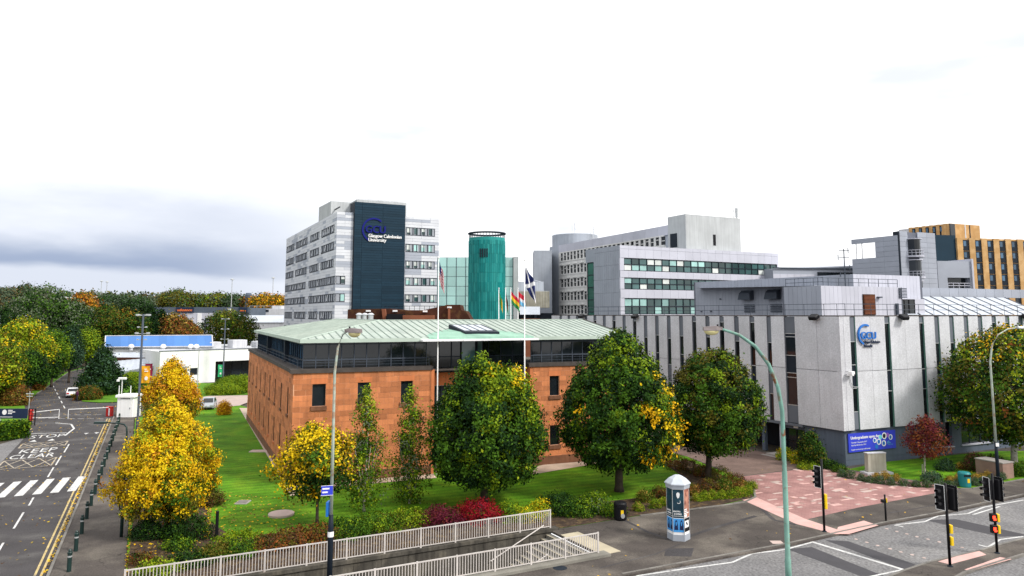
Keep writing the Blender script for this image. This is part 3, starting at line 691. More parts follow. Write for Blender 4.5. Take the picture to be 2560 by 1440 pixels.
# shallow dormer with rooflight above the entrance bay, and its white canopy
dz = lambda b: ZE + (ZR - ZE) * b / D8
dm = MB(SF); A = 10.2; B = 19.6; mid = (A + B) / 2
rows = []
for k in range(13):
    t = k / 12; x = A + (B - A) * t; h = .62 * (1 - abs(2 * t - 1) ** 2.0)
    rows.append([pt(x, -.12, ZE - .2), pt(x, -.12, ZE + .06), pt(x, .5 + h * 4.4, dz(.5 + h * 4.4) + .10 + .0 * h), pt(x, 2.0 + h * 5.0, dz(2.0 + h * 5.0) - .05)])
rows = [[Vector(p) for p in r] for r in rows]
for k, r in enumerate(rows):
    t = k / 12; h = 1 - abs(2 * t - 1); r[2] = Vector(pt(A + (B - A) * t, .9 + 1.1 * h, dz(.9 + 1.1 * h) + .24 * h)); r[3] = Vector(pt(A + (B - A) * t, 2.2 + 3.2 * h, dz(2.2 + 3.2 * h) - .03))
dm.loft([[tuple(p) for p in r] for r in rows], 0, False, False)
d = dm.build('dormer', 'copper_green', ro)
g = MB(SF); q = [pt(13.7, .8, ZE + .44), pt(16.8, .8, ZE + .44), pt(16.4, 4.0, ZE + 1.05), pt(13.3, 4.0, ZE + 1.05)]
g.loft([[(x, y, z - .35) for x, y, z in q], q]); rl = g.build('rooflight', 'frame_dark', d)
for k in range(4):
    def lerp(i, j, t): return tuple(Vector(q[i]).lerp(Vector(q[j]), t))
    a, b = .07 + k * .225, .07 + k * .225 + .165
    lo = [Vector(lerp(0, 1, a)), Vector(lerp(0, 1, b))]; hi = [Vector(lerp(3, 2, a)), Vector(lerp(3, 2, b))]
    P = [lo[0].lerp(hi[0], .2), lo[1].lerp(hi[1], .2), hi[1].lerp(lo[1], .08), hi[0].lerp(lo[0], .08)]
    g = MB(SF); g.loft([[(p.x, p.y, p.z - .01) for p in P], [(p.x, p.y, p.z + .02) for p in P]]); g.build('pane', 'roof_white', rl)
g = MB(SF)
for k in range(6): g.box(9.9 + k * 1.72, -1.0, ZE - .24, 9.9 + k * 1.72 + 1.68, .9, ZE - .1)
g.build('canopy', 'white_paint', bs)

# ================================================================ concrete library block on the right
bc = thing('concrete_building', 'long pale concrete-panelled block with dark window slots above a slate-grey base', 'building', (*FACS['CR'][0], 0))
CL, CR = FC('CL'), FC('CR')
Z0, ZJ, ZT = 3.08, 8.05, 12.78
cl_slots = [(-5.95, -4.7), (-8.0, -7.46)] + [(-9.81 - 2.02 * k - .32, -9.81 - 2.02 * k + .32) for k in range(18)]
cr_slots = [(1.24, 1.92), (5.54, 6.22)] + [(10.05 + 2.07 * k, 10.05 + 2.07 * k + .66) for k in range(18)]
def panels(mx, slots, x0, x1, corner):
    pts = sorted(slots); edges = [x0] + [e for s in pts for e in s] + [x1]; out = []
    for a, b in zip(edges[::2], edges[1::2]):
        if b - a < .05: continue
        n = max(1, round((b - a) / (1.9 if corner else 2.4)))
        for k in range(n):
            p, q = a + (b - a) * k / n, a + (b - a) * (k + 1) / n
            for z0, z1 in ((Z0, ZJ - .02), (ZJ + .02, ZT)): out.append((p + (.012 if k else 0), .0, z0, q - (.012 if k < n - 1 else 0), .5, z1))
    return out
pieces(panels(CL, cl_slots, -46.5, -.0, 1), 'wall_panel', 'conc_panel', bc, CL)
pieces(panels(CR, cr_slots, .5, 46, 0), 'wall_panel', 'conc_panel', bc, CR)
g = MB(CR); g.box(0.0, .02, Z0, .5, .5, ZT); g.build('corner_panel', 'conc_panel', bc)
g = MB(CL); g.box(-46.5, .52, Z0 - .1, -.5, 1.0, ZT - .1); g.M = CR; g.box(.5, .52, Z0 - .1, 46, 1.0, ZT - .1); g.build('backing_wall', 'spandrel', bc)
def slot(mx, a, b, wide, k):
    s = thing_part = None
    g = MB(mx); g.box(a, .03, Z0, a + .03, .5, ZT - .05); g.box(b - .03, .03, Z0, b, .5, ZT - .05)
    f = g.build('window_slot', 'reveal_fringe' if mx is CR else 'reveal_dark', bc)
    segs = ([(Z0, 4.6, 0), (4.6, 6.6, 1), (6.6, 8.6, 2), (8.6, 10.6, 1), (10.6, ZT, 0)], [(Z0, 5.5, 1), (5.5, 7.4, 0), (7.4, 10.3, 1), (10.3, ZT, 0)], [(Z0, 6.2, 1), (6.2, 8.0, 2), (8.0, ZT - .6, 1), (ZT - .6, ZT, 0)])[k % 3]
    if wide: segs = [(Z0, 4.7, 0), (4.7, 7.2, 1), (7.2, 7.6, 1), (7.6, 9.2, 2), (9.2, 10.9, 1), (10.9, 11.2, 2), (11.2, ZT, 0)]
    for z0, z1, kind in segs:
        inst_box(('infill_panel', 'pane', 'pane')[kind], (a + .03, .17 if kind else .10, z0 + .04, b - .03, .5, z1 - .04), ('spandrel', 'glass_dark', 'frame_dark')[kind], f, mx)
    g = MB(mx)
    for z0, z1, kind in segs[1:]: g.box(a + .03, .09, z0 - .03, b - .03, .5, z0 + .03)
    g.build('transom', 'steel', f)
for k, (a, b) in enumerate(cl_slots): slot(CL, a, b, k == 0, (k * 7 + k // 3) % 3)
for k, (a, b) in enumerate(cr_slots): slot(CR, a, b, False, (k * 5 + k // 2) % 3)
# base storey
pl = []
x = -4.3
for i in range(2): pl.append((-4.3 + i * 2.15 + .008, .28, .02, -4.3 + (i + 1) * 2.15 - .008 - (0.3 if i else 0), .8, 1.0)); pl.append((-4.3 + i * 2.15 + .008, .28, 1.016, -4.3 + (i + 1) * 2.15 - .008 - (.3 if i else 0), .8, Z0 - .02))
pieces(pl, 'base_panel', 'plinth', bc, CL)
wins = [(9.9, 14.0), (15.3, 19.9), (21.6, 26), (27.4, 31.8)]
pl = []; e = [.3, 9.9, 14.0, 15.3, 19.9, 21.6, 26, 27.4, 31.8, 46]
for a, b in zip(e[::2], e[1::2]):
    n = max(1, round((b - a) / 2.2))
    for i in range(n):
        p, q = a + (b - a) * i / n, a + (b - a) * (i + 1) / n
        for z0, z1 in ((.02, .55), (.565, Z0 - .02)): pl.append((p + .007, .28, z0, q - .007, .8, z1))
for a, b in wins: pl.append((a, .28, .02, b, .8, .74))
pieces(pl, 'base_panel', 'plinth', bc, CR)
g = MB(CR); g.box(.3, .8, 0, 46, 1, Z0); g.M = CL; g.box(-4.6, .8, 0, -.5, 1.2, Z0); g.build('base_wall', 'plinth', bc)
for a, b in wins:
    f = window(bc, CR, a, b, .82, Z0 - .05, .6, 3, 1, 'frame_dark', 'glass_dark', .1)
    MB(CR).box(a - .1, .12, .74, b + .1, .6, .81).build('sill', 'grey_metal_light', f)
g = MB(CL); g.box(-46.5, 3.6, 0, -6.9, 3.9, Z0 + .0); g.build('recessed_wall', 'frame_dark', bc)
g = MB(CL); g.box(-46.5, .0, Z0 - .25, -4.3, 4, Z0 - .02); g.M = CL; g.box(-6.9, .35, 0, -6.72, 3.6, Z0 - .26); g.build('soffit', 'spandrel', bc)
for x in (-9.3, -13.2, -17, -21, -25): MB(CL).box(x - .18, .5, 0, x + .18, .86, Z0 - .26).build('column', 'plinth', bc)
MB(CL).box(-7.15, .28, .0, -6.75, 1.2, Z0 - .26).build('column', 'grey_metal_light', bc)
f = window(bc, CL, -6.7, -4.35, .22, 2.5, .7, 2, 2, 'black', 'glass_dark', .12, 'entrance_door'); MB(CL).box(-6.7, .4, 2.52, -4.35, .75, Z0 - .26).build('header_panel', 'plinth', bc)
MB(CL).box(-5.6, .36, 2.62, -5.1, .4, 2.78).build('door_plate', 'white_sign', bc)
g = MB(CL); g.box(-7.3, -1.5, 0, -4.2, .28, .24); g.box(-7.6, -1.85, 0, -4.0, -1.5, .12); g.build('entrance_step', 'slab_dark', bc)
# roof deck edge
g = MB(CL); g.box(-46.5, .02, ZT + .004, .0, 1.2, ZT + .10); g.M = CR; g.box(-.02, .02, ZT + .002, 46, 1.2, ZT + .098); g.build('roof_edge', 'coping', bc)
g = MB()
cq = [CL @ Vector((-46.5, .8, ZT)), CL @ Vector((-.5, .9, ZT)), CR @ Vector((46, .8, ZT)), CR @ Vector((46, 42, ZT)), CL @ Vector((-46.5, 40, ZT))]
g.poly([tuple(p) for p in cq]); g.build('roof', 'coping', bc)
rails(bc, CL, -40.2, .3, .45, ZT + .1, 1.0, 2.1, 'frame_slate', 2, .024, 'roof_rail'); rails(bc, CR, .3, 46, .45, ZT + .1, 1.0, 2.1, 'frame_slate', 2, .024, 'roof_rail')
def floodlight(mx, x, lab, up=0):
    t = thing('floodlight', lab, 'floodlight', tuple(mx @ Vector((x, -.2, ZT + .1))), 'floodlights along the roof edge')
    g = MB(mx); g.box(x - .05, -.15, ZT - .1, x + .05, .3, ZT + .02); g.build('bracket', 'black', t)
    g = MB(mx @ Matrix.Translation((x, -.4, ZT - .05)) @ Matrix.Rotation(rad(30), 4, 'X')); g.bev(-.42, -.3, -.16, .42, .34, .16, .08); g.build('lamp_housing', 'black', t)
floodlight(CL, -2.3, 'black floodlight on the roof edge just left of the panelled corner')
floodlight(CL, -27.5, 'black floodlight on the roof edge in the middle of the slotted left face')
floodlight(CL, -38.6, 'black floodlight on the roof edge at the far end above the copper roof')
floodlight(CR, 7.6, 'black floodlight on the roof edge right of the round blue logo')
floodlight(CR, 25.2, 'black floodlight on the roof edge beside the grey street lamp head')
t = thing('security_camera', 'white security camera on a bracket at the concrete corner', 'camera', tuple(CR @ Vector((.75, -.2, 7.8))))
g = MB(CR); g.box(.55, -.45, 7.72, .95, .0, 7.82); g.build('bracket', 'white_sign', t)
g = MB(CR); g.bev(.5, -.62, 7.84, .8, -.2, 8.12, .04); g.bev(.84, -.5, 7.86, 1.04, -.2, 8.1, .03); g.build('camera_body', 'white_sign', t)
g = MB(CR); g.tube([(.85, -.06, 7.7), (.95, -.08, 7.1), (1.25, -.1, 6.75), (1.9, -.06, 6.7)], .03, 6); g.build('cable', 'steel', t)
# round emblem sign on the right face
t = thing('wall_sign', 'blue arc logo with dark lettering on the pale concrete wall', 'sign', tuple(CR @ Vector((3.4, -.1, 10.4))))
SG = CR @ Matrix.Translation((2.98, 0, 11.2)) @ Matrix.Diagonal((.76, 1, .76, 1)) @ Matrix.Translation((-3.42, 0, -10.75))
g = MB(SG); ring(g, 3.42, 10.75, 1.02, 1.22, 62, 250, -.16, -.04, 30); g.build('emblem_arc', 'sign_logo', t)
g = MB(SG); wall_text(g, 'GCU', 2.48, 10.25, .86, -.16, .05, bold=.07); g.build('lettering', 'sign_logo', t)
g = MB(SG); wall_text(g, 'Glasgow Caledonian', 3.05, 9.78, .30, -.1, .03, bold=.03, sx=.78); wall_text(g, 'University', 3.05, 9.34, .30, -.1, .03, bold=.03, sx=.82); g.build('lettering', 'navy', t)
# banner on the plinth
t = thing('banner', 'blue open days banner fixed to the slate-grey base wall', 'banner', tuple(CR @ Vector((3.4, .2, 1.2))))
g = MB(CR); g.box(.62, .16, 1.22, 6.35, .25, 2.78); g.build('sheet', 'sign_blue', t)
g = MB(CR); wall_text(g, 'Undergraduate open days', .85, 2.3, .26, .15, .004, bold=.02, sx=.97); wall_text(g, 'Thursday 5 September 2017', .9, 1.97, .12, .15, .004); wall_text(g, 'Saturday 28 October 2017', .9, 1.74, .12, .15, .004); wall_text(g, 'Register now at www.gcu.ac.uk/opendays', .9, 1.38, .11, .15, .004, sx=.9); g.build('lettering', 'white_sign', t)
CIR = [(3.75, 2.05, .22, 'white_sign'), (4.25, 1.9, .27, 'white_sign'), (4.45, 2.28, .20, 'sign_cyan'), (4.95, 2.35, .29, 'white_sign'), (5.35, 2.4, .2, 'sign_purple'), (5.72, 2.2, .24, 'white_sign'), (4.85, 1.72, .26, 'white_sign'), (3.95, 1.5, .2, 'sign_logo')]
for x, z, r, mt in CIR:
    g = MB(CR); g.xz([(x + r * math.cos(i * math.pi / 8), z + r * math.sin(i * math.pi / 8)) for i in range(16)], .145, .16); c = g.build('disc', mt, t)
    if mt == 'white_sign':
        g = MB(CR); g.xz([(x - .03 + r * .62 * math.cos(i * math.pi / 5), z + r * .7 * math.sin(i * math.pi / 5)) for i in range(10)], .138, .144); g.build('disc_picture', R.choice(('cloth_dark', 'sign_logo', 'poster_skin')), c)
g = MB(CR); ring(g, 5.45, 1.72, .13, .16, 60, 250, .142, .158, 14); wall_text(g, 'GCU', 5.36, 1.67, .11, .15, .004); wall_text(g, 'Glasgow Caledonian', 5.42, 1.56, .05, .15, .003); g.build('emblem', 'sign_cyan', t)
# plant rooms on that roof
def ribbed(name, parent, P, al, ar, ll, lr, z0, z1, mt, mtr, step=.62, joint='grey_joint'):
    L_, R_ = FR(P, al), FR(P, ar)
    g = MB(L_); g.box(-ll, .03, z0, 0, .3, z1); g.M = R_; g.box(.03, .03, z0, lr, .3, z1 - .002); g.build('plant_wall', joint, parent)
    for mx, n, s in ((L_, int(ll / step), -1), (R_, int(lr / step), 1)):
        bx = [((s * (i + (1 if s < 0 else 0)) * step) + .012, .0, z0 + .0, (s * (i + (1 if s < 0 else 0)) * step) + step - .012, .028, z1 + .004) for i in range(n)]
        pieces(bx, 'cladding_panel', mt if s < 0 else mtr, parent, mx)
    q = [L_ @ Vector((-ll, 0, z1)), L_ @ Vector((0, .1, z1)), R_ @ Vector((lr, 0, z1)), L_ @ Vector((-ll, lr, z1))]
    MB().poly([tuple(p) for p in q]).build('plant_roof', 'grey_joint', parent)
    return L_, R_
p1 = thing('plant_room', 'long grey ribbed plant room with louvres on the concrete roof', 'plant room', (41.7, 90, 12.8))
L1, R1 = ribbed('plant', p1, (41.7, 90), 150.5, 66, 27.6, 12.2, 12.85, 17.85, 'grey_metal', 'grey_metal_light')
for x in (-17.6, -12.9):
    g = MB(L1); g.xz([(x, 15.0), (x + 1.9, 15.0), (x + 1.9, 16.3), (x, 16.3)], -.5, -.03); g.loft([[(x - .3, -.9, 15.0), (x + 1.9, -.9, 15.0), (x + 1.9, -.9, 15.9), (x, -.9, 15.9)], [(x - .3, -.4, 15.0), (x + 1.9, -.4, 15.0), (x + 1.9, -.4, 16.3), (x, -.4, 16.3)]]); g.build('vent_hood', 'frame_slate', p1)
    g = MB(L1)
    for k in range(5): g.box(x + .1, -.12, 13.25 + k * .24, x + 2.0, -.035, 13.25 + k * .24 + .15)
    g.build('louvre', 'frame_slate', p1)
for x, z in ((-22, 15.2), (-26, 13.4), (-24, 13.4), (-7.5, 15.6)): MB(L1).box(x - .12, -.2, z - .08, x + .12, -.035, z + .08).build('wall_light', 'frame_slate', p1)
p2 = thing('plant_room', 'pale grey ribbed plant room with a brown louvred door above the concrete corner', 'plant room', (33.5, 80, 12.8))
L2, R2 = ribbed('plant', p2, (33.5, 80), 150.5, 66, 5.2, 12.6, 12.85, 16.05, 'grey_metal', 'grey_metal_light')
f = MB(R2); f.box(6.2, -.12, 12.9, 8.05, .0, 15.2); dr = f.build('door', 'brick_brown', p2)
g = MB(R2)
for k in range(14): g.box(6.3, -.17, 13.0 + k * .15, 7.95, -.125, 13.0 + k * .15 + .08)
g.build('louvre', 'brick_orange', dr)
g = MB(R2)
for k in range(7): g.box(12.0, -.14, 14.85 + k * .17, 13.2, -.02, 14.85 + k * .17 + .1)
g.box(8.4, -.4, 14.8, 8.9, -.02, 14.95); g.box(11.3, -.3, 12.9, 11.55, -.04, 14.2); g.build('louvre', 'frame_slate', p2)
rails(p2, L2, -5, 0, .4, 16.05, .9, 1.3, 'frame_slate', 2, .03, 'roof_rail'); rails(p2, R2, 0, 12.4, .4, 16.05, .9, 1.5, 'frame_slate', 2, .03, 'roof_rail')
lb = thing('lift_lobby', 'white roof lobby with dark glazed doors beside the glass roof', 'lobby', tuple(R2 @ Vector((13, 3, 12.8))))
g = MB(R2); g.box(12.7, 1.0, 12.85, 14.2, 5, 14.6, 0); g.box(14.2, 2.2, 12.85, 19.2, 6, 14.8, 0); g.build('wall', 'grey_metal_light', lb)
window(lb, R2, 14.4, 17.4, 12.9, 14.75, 2.18, 3, 1, 'black', 'glass_dark', .14); window(lb, R2, 13.2, 14.1, 12.9, 14.6, .98, 1, 1, 'black', 'glass_dark', .1)
am = thing('antenna_mast', 'thin roof mast with stacked aerials above the ribbed plant room', 'antenna', (38.5, 88, 17))
g = MB(); g.tube([(38.9, 86, 16), (38.9, 86, 20.6)], .06, 6)
for z, a in ((20.4, .5), (19.6, -.7), (18.4, .6), (17.6, -.5)): g.tube([(38.9 - .6, 86, z), (38.9 + .6, 86, z)], .04, 5); g.tube([(38.9 + a, 86, z - .3), (38.9 + a, 86, z + .3)], .05, 5)
g.build('mast', 'frame_slate', am)
# curved glass roof strip and long roof behind
gr = thing('atrium_roof', 'sloping pale glass atrium roof with diagonal bars behind the concrete block', 'roof', (60, 100, 12))
ap, ar_ = FR((47.0, 88), 66), None
bx = []
for i in range(12):
    a, b = i * 2.2, (i + 1) * 2.2
    g = MB(ap); g.loft([[(a + .05, 0, 12.9), (b - .05, 0, 12.9), (b - .05, .1, 12.9), (a + .05, .1, 12.9)], [(a + .05 + 1.2, 6, 15.3), (b - .05 + 1.2, 6, 15.3), (b - .05 + 1.2, 6.1, 15.3), (a + .05 + 1.2, 6.1, 15.3)]]); g.build('pane', 'roof_white', gr)
g = MB(ap)
for i in range(13): g.tube([(i * 2.2, -.05, 12.95), (i * 2.2 + 1.2, 5.95, 15.35)], .05, 5)
g.build('glazing_bar', 'grey_joint', gr)
bx = [(i * 1.9 - 8, 6.4, 15.3, i * 1.9 - 8 + 1.86, 6.8, 16.5) for i in range(22)]
pieces(bx, 'fascia_panel', 'grey_metal', gr, ap)
g = MB(ap); g.poly([(-8, 6.5, 16.45), (34, 6.5, 16.45), (34, 30, 16.9), (-8, 30, 16.9)]); g.build('roof_deck', 'grey_metal', gr)

# ================================================================ banded office tower
bt = thing('office_tower', 'tall white and grey banded tower with a dark navy slab facade', 'tower', (*FACS['TF'][0], 0))
TL, TF = FC('TL'), FC('TF')
ZTT = 36.05; RH = .66
rows_ = [33.42 - 3.96 * k for k in range(6)]
wl_ = [[(-66.6, -53.8), (-50.7, -34.0), (-29.8, -18.8), (-16.0, -2.3)]] * 3 + [[(-67.2, -35.0), (-30.2, -.12)]] * 2 + [[(-66.6, -53.8), (-50.7, -34.0), (-29.8, -18.8), (-16.0, -2.3)]]
TW = [(a, b, z - 1.85, z) for k, z in enumerate(rows_) for a, b in wl_[k]] + [(a, b, z - 1.85, z) for z in (9.6,) for a, b in wl_[0]]
FW = [(16.4, 23.8 if k < 3 else 24.7, z - 1.85, z) for k, z in enumerate(rows_)] + [(.12, 2.2, rows_[k] - 1.85, rows_[k]) for k in (3, 4)]
def banding(mx, x0, x1, wins, seed, lens):
    r = random.Random(seed); out = []; back = []
    nz = int(ZTT / RH)
    for c in range(nz):
        z1 = ZTT - c * RH; z0 = z1 - RH; zc = (z0 + z1) / 2; ivs = [(x0, x1)]
        if z1 < 4: break
        for wa, wb, wz0, wz1 in wins:
            if wz0 - .2 < zc < wz1 + .2: ivs = [q for i, j in ivs for q in ((i, min(j, wa)), (max(i, wb), j)) if q[1] - q[0] > .03]
        for i, j in ivs:
            x = i
            while x < j - .01:
                l = r.choice(lens); e = x + l if j - x - l > 1.2 else j
                out.append((x + .02, .0, z0 + .02, e - .02, .1, z1 - .02)); x = e
    return out
TP = [(b, TL) for b in banding(TL, -68, -.0, TW, 3, (3.6, 3.6, 2.4, 4.8))] + [(b, TF) for b in banding(TF, .0, 3.8, FW, 4, (1.9, 3.8))] + [(b, TF) for b in banding(TF, 16.0, 24.9, FW, 5, (4.4, 4.4, 2.2))]
TP.sort(key=lambda q: -(q[0][3] - q[0][0]) * (1 if q[1] is TF else .75) / (q[1] @ Vector((q[0][0], 0, q[0][2]))).length ** 2 * (1 if q[0][2] > 11 else .01))
for b, mx in TP[:300]: inst_box('cladding_panel', b, 'clad_white', bt, mx)
for mx in (TL, TF):
    g = MB(mx)
    for b, m_ in TP[300:]:
        if m_ is mx: g.box(*b)
    g.build('cladding', 'clad_white', bt, kind='stuff')
g = MB(TL); g.box(-68, .06, 0, -.3, .6, ZTT - .05); g.M = TF; g.box(.06, .06, 0, 24.8, .6, ZTT - .055); g.box(24.6, .1, 0, 24.86, 22, ZTT - .06); g.build('wall', 'clad_joint', bt)
g = MB(); q = [TL @ Vector((-68, .1, ZTT - .1)), TL @ Vector((0, .3, ZTT - .1)), TF @ Vector((24.8, .3, ZTT - .1)), TF @ Vector((24.8, 24, ZTT - .1)), TL @ Vector((-68, 24, ZTT - .1))]
g.poly([tuple(p) for p in q]); g.build('roof', 'clad_joint', bt)
for a, b, z0, z1 in TW:
    n = max(3, round((b - a) / 2.1)); f = window(bt, TL, a, b, z0, z1, .1, n, 1, 'frame_dark', 'glass_dark', .25, 'window', .16)
    g = MB(TL)
    for i in range(n):
        if R.random() < .34: x = a + (b - a) * (i + .5) / n; g.loft([[(x - .28, -.02, z1 - .2), (x + .28, -.02, z1 - .2), (x + .28, .0, z1 - .2), (x - .28, .0, z1 - .2)], [(x - .28, -.25, z0 + .25), (x + .28, -.25, z0 + .25), (x + .28, -.23, z0 + .25), (x - .28, -.23, z0 + .25)]])
    if g.v: g.build('open_casement', 'clad_white', f)
for a, b, z0, z1 in FW:
    n = 8 if b - a > 4 else 2; w = window(bt, TF, a, b, z0, z1, .12, n, 1, 'frame_dark', 'slate_blue', .16, 'window', .16)
    for i in range(0, n, 2):
        x = a + (b - a) * i / n + (.3 if n > 2 else 1.15); f = inst_box('opening_light', (x, .02, z0 + .22, x + (b - a) / n * .95, .09, z1 - .22), 'glass_teal', w, TF)
        if R.random() < .6: inst_box('blind', (x + .06, .0, z1 - .28 - R.uniform(.3, 1.1), x + (b - a) / n * .9, .05, z1 - .26), 'blind', w, TF)
# dark slab
g = MB(TF); g.box(3.84, -.72, 2, 16.0, 3, 38.46); sl_ = g.build('dark_slab', 'frame_dark', bt)
bx = []
for k in range(60):
    z1 = 38.5 - k * .58
    if z1 < 12: break
    for a, b in ((3.86, 5.6), (5.64, 10.5), (10.54, 15.98)): bx.append((a, -.82, z1 - .56, b, -.725, z1 - .02))
pieces(bx, 'slat_panel', 'slate_blue', bt, TF)
rails(bt, TF, 5, 14.5, .5, 38.46, 1.0, 2.2, 'steel', 1, .05, 'roof_rail')
g = MB(TF); g.box(.6, 8, ZTT - .1, 6, 20, 39.6); g.M = TL; g.box(-12, 5, ZTT - .11, -2, 17, 39.5); g.box(-18, 6, ZTT - .12, -12, 17, 37.6)
for i in range(5): g.box(-12 + i * 2.0, 4.9, ZTT, -11.8 + i * 2, 5, 39.4)
g.build('roof_plant', 'render_pale', bt)
g = MB(TL); g.box(-13, 1.2, ZTT + 1.4, -3, 1.4, ZTT + 1.65); g.box(-13, 1.2, ZTT - .1, -12.7, 1.4, ZTT + 1.4); g.build('roof_cradle', 'frame_dark', bt)
t = thing('wall_sign', 'dark blue arc logo with white lettering high on the navy slab', 'sign', tuple(TF @ Vector((9, -.9, 32))))
g = MB(TF); ring(g, 8.4, 32.2, 2.45, 2.85, 50, 245, -1.0, -.84, 34); g.build('emblem_arc', 'logo_navy', t)
g = MB(TF); wall_text(g, 'GCU', 6.25, 31.55, 1.75, -1.0, .08, bold=.16, sx=.95); g.build('lettering', 'logo_navy', t)
g = MB(TF); wall_text(g, 'Glasgow Caledonian', 7.05, 30.5, .82, -.95, .06, bold=.06, sx=.86); wall_text(g, 'University', 7.05, 29.55, .82, -.95, .06, bold=.06, sx=.92); g.build('lettering', 'white_sign', t)

# ================================================================ teal drum, glass hall
bd = thing('round_tower', 'round teal copper-clad drum tower with a flat dark ring on top', 'tower', (-5.1, 150, 0))
DX, DY, DR = -5.13, 150, 3.75
zt_ = 13 + 190 * 150 / 1851
g = MB(); g.lathe([(DR - .05, 0), (DR - .05, zt_), (DR - .5, zt_ + .01)], 40, (DX, DY)); g.build('wall', 'teal_copper', bd, smooth=False)
r = random.Random(5); z = 6.0; bx = []; 
while z < zt_ - 1:
    h = 1.9; n = 54
    for i in range(n):
        am_ = 2 * math.pi * (i + .5) / n
        if math.sin(am_) > .15: continue
        mx = Matrix.Translation((DX, DY, 0)) @ Matrix.Rotation(am_ + math.pi / 2, 4, 'Z'); w = 2 * DR * math.sin(math.pi / n)
        zz_ = z + r.choice((0, 0, .0)); inst_box('copper_sheet', (-w / 2 + .02, -DR - r.uniform(.01, .05), zz_ + .015, w / 2 - .02, -DR + .12, min(zz_ + h, zt_ - .6) - .015), 'teal_copper', bd, mx)
    z += h
g = MB()
for i in range(36):
    a = 2 * math.pi * i / 36; g.tube([(DX + 3.6 * math.cos(a), DY + 3.6 * math.sin(a), zt_ - .8), (DX + 3.6 * math.cos(a), DY + 3.6 * math.sin(a), zt_ + .9)], .05, 5)
g.build('ring_post', 'frame_slate', bd)
g = MB(); g.lathe([(3.2, zt_ + .8), (3.86, zt_ + .8), (3.95, zt_ + .95), (3.8, zt_ + 1.1), (3.2, zt_ + 1.1), (3.2, zt_ + .8)], 40, (DX, DY), cap=False); g.build('ring', 'frame_dark', bd)
g = MB(); 
for i in range(4): g.box(DX - 1.3 + i * .45, DY - 3.9, zt_ - 4.1, DX - 1.05 + i * .45, DY - 3.5, zt_ - 2.4)
g.build('vent_slot', 'frame_dark', bd)
bg = thing('glass_building', 'pale green glass curtain wall hall behind the teal drum', 'building', (-15, 158, 0))
GM = FR((-16.2, 160), 90)
zg = 13 + 142 * 160 / 1851; 
bx = []; wp = 2.05; hp = 2.1; nz = 9
g = MB(GM); g.box(0, .04, 2, 17.3, .5, zg); g.build('wall', 'grey_joint', bg)
for i in range(8):
    for j in range(nz): inst_box('pane', (i * wp + .06, 0, zg - (j + 1) * hp + .05, (i + 1) * wp - .06, .05, zg - j * hp - .05), 'curtain_glass', bg, GM)
g = MB(GM)
for i in range(9): g.box(i * wp - .05, -.06, 4, i * wp + .05, .05, zg)
g.build('mullion', 'frame_slate', bg)
g = MB(GM); g.box(16.5, -.5, 2, 17.6, 1, zg + .1); g.build('end_pier', 'render_pale', bg)
# brown brick roofscape behind the copper roof
bb = thing('brick_building', 'dark brown brick parapet building rising behind the copper roof ridge', 'building', (-18, 105, 0))
BM = FR((-23.9, 104), 90)
def pxz(u, v, d=104): return ((u - 1280) / 1851 * d + 23.9, 13 + (785 - v) * d / 1851)
def outline(l): return [pxz(*q) for q in l]
g = MB(BM); g.xz(outline([(853, 840), (853, 773), (958, 771), (1000, 775), (1050, 775), (1095, 765), (1112, 761), (1144, 761), (1148, 775), (1160, 778), (1178, 808), (1190, 840)]), 4, 12); g.build('wall', 'brick_brown', bb)
g = MB(BM); g.xz(outline([(944, 772), (953, 772), (958, 815), (950, 815)]), 3, 4); g.xz(outline([(1003, 788), (1080, 788), (1080, 840), (1003, 840)]), 1.5, 3.9); g.box(14.6, 3.4, 12, 14.9, 4, 13.9); g.build('pier', 'brick_orange', bb)
for u, v in ((908, 777), (977, 777), (1055, 778), (1118, 768)):
    x, z = pxz(u, v); MB(BM).box(x - .3, 3.4, z - .12, x + .3, 4, z + .12).build('wall_light', 'white_sign', bb)
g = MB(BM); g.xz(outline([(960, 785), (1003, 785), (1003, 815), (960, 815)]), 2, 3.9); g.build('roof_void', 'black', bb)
rails(bb, BM, *(pxz(930, 764)[0], pxz(1095, 764)[0]), 10, 13.2, 1.0, .8, 'frame_dark', 1, .03, 'roof_rail')
for i, u in enumerate((898, 912, 927)):
    x, z = pxz(u, 797, 96); t = thing('roof_cowl', ('leftmost', 'middle', 'rightmost')[i] + ' of three pale round extract cowls behind the copper ridge', 'cowl', (x - 23.9, 96, 12), 'roof extract cowls')
    g = MB(); g.lathe([(.34, 10.5), (.34, 12.9)], 12, (x - 23.9, 96)); g.build('duct', 'steel', t)
    g = MB(); g.lathe([(.42, 12.85), (.46, 12.95), (.2, 13.12), (0, 13.15)], 12, (x - 23.9, 96)); g.build('cap', 'white_dull', t)

# ================================================================ grey campus block: ribbon-windowed wing
be = thing('ribbon_building', 'pale grey panelled wing with long bands of teal windows', 'building', (*FACS['EF'][0], 0))
EL, EF = FC('EL'), FC('EF')
ZB = 25.55
RB = [(20.95, 23.2), (17.55, 19.6), (13.0, 15.85)]
def band_panels(x0, x1, step, zs, hole=None):
    out = []
    n = round((x1 - x0) / step)
    for i in range(n):
        for z0, z1 in zs: out.append((x0 + i * step + .015, 0, z0 + .015, x0 + (i + 1) * step - .015, .3, z1 - .015))
    return out
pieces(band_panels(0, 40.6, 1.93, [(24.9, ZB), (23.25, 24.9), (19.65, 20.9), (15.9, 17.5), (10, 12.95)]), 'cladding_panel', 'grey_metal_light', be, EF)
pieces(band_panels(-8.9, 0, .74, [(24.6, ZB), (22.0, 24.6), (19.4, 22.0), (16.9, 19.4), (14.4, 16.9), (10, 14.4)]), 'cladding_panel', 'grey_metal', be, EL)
pieces([(-11.8, .02, 23.0, -8.9, .3, ZB)], 'cladding_panel', 'grey_metal', be, EL)
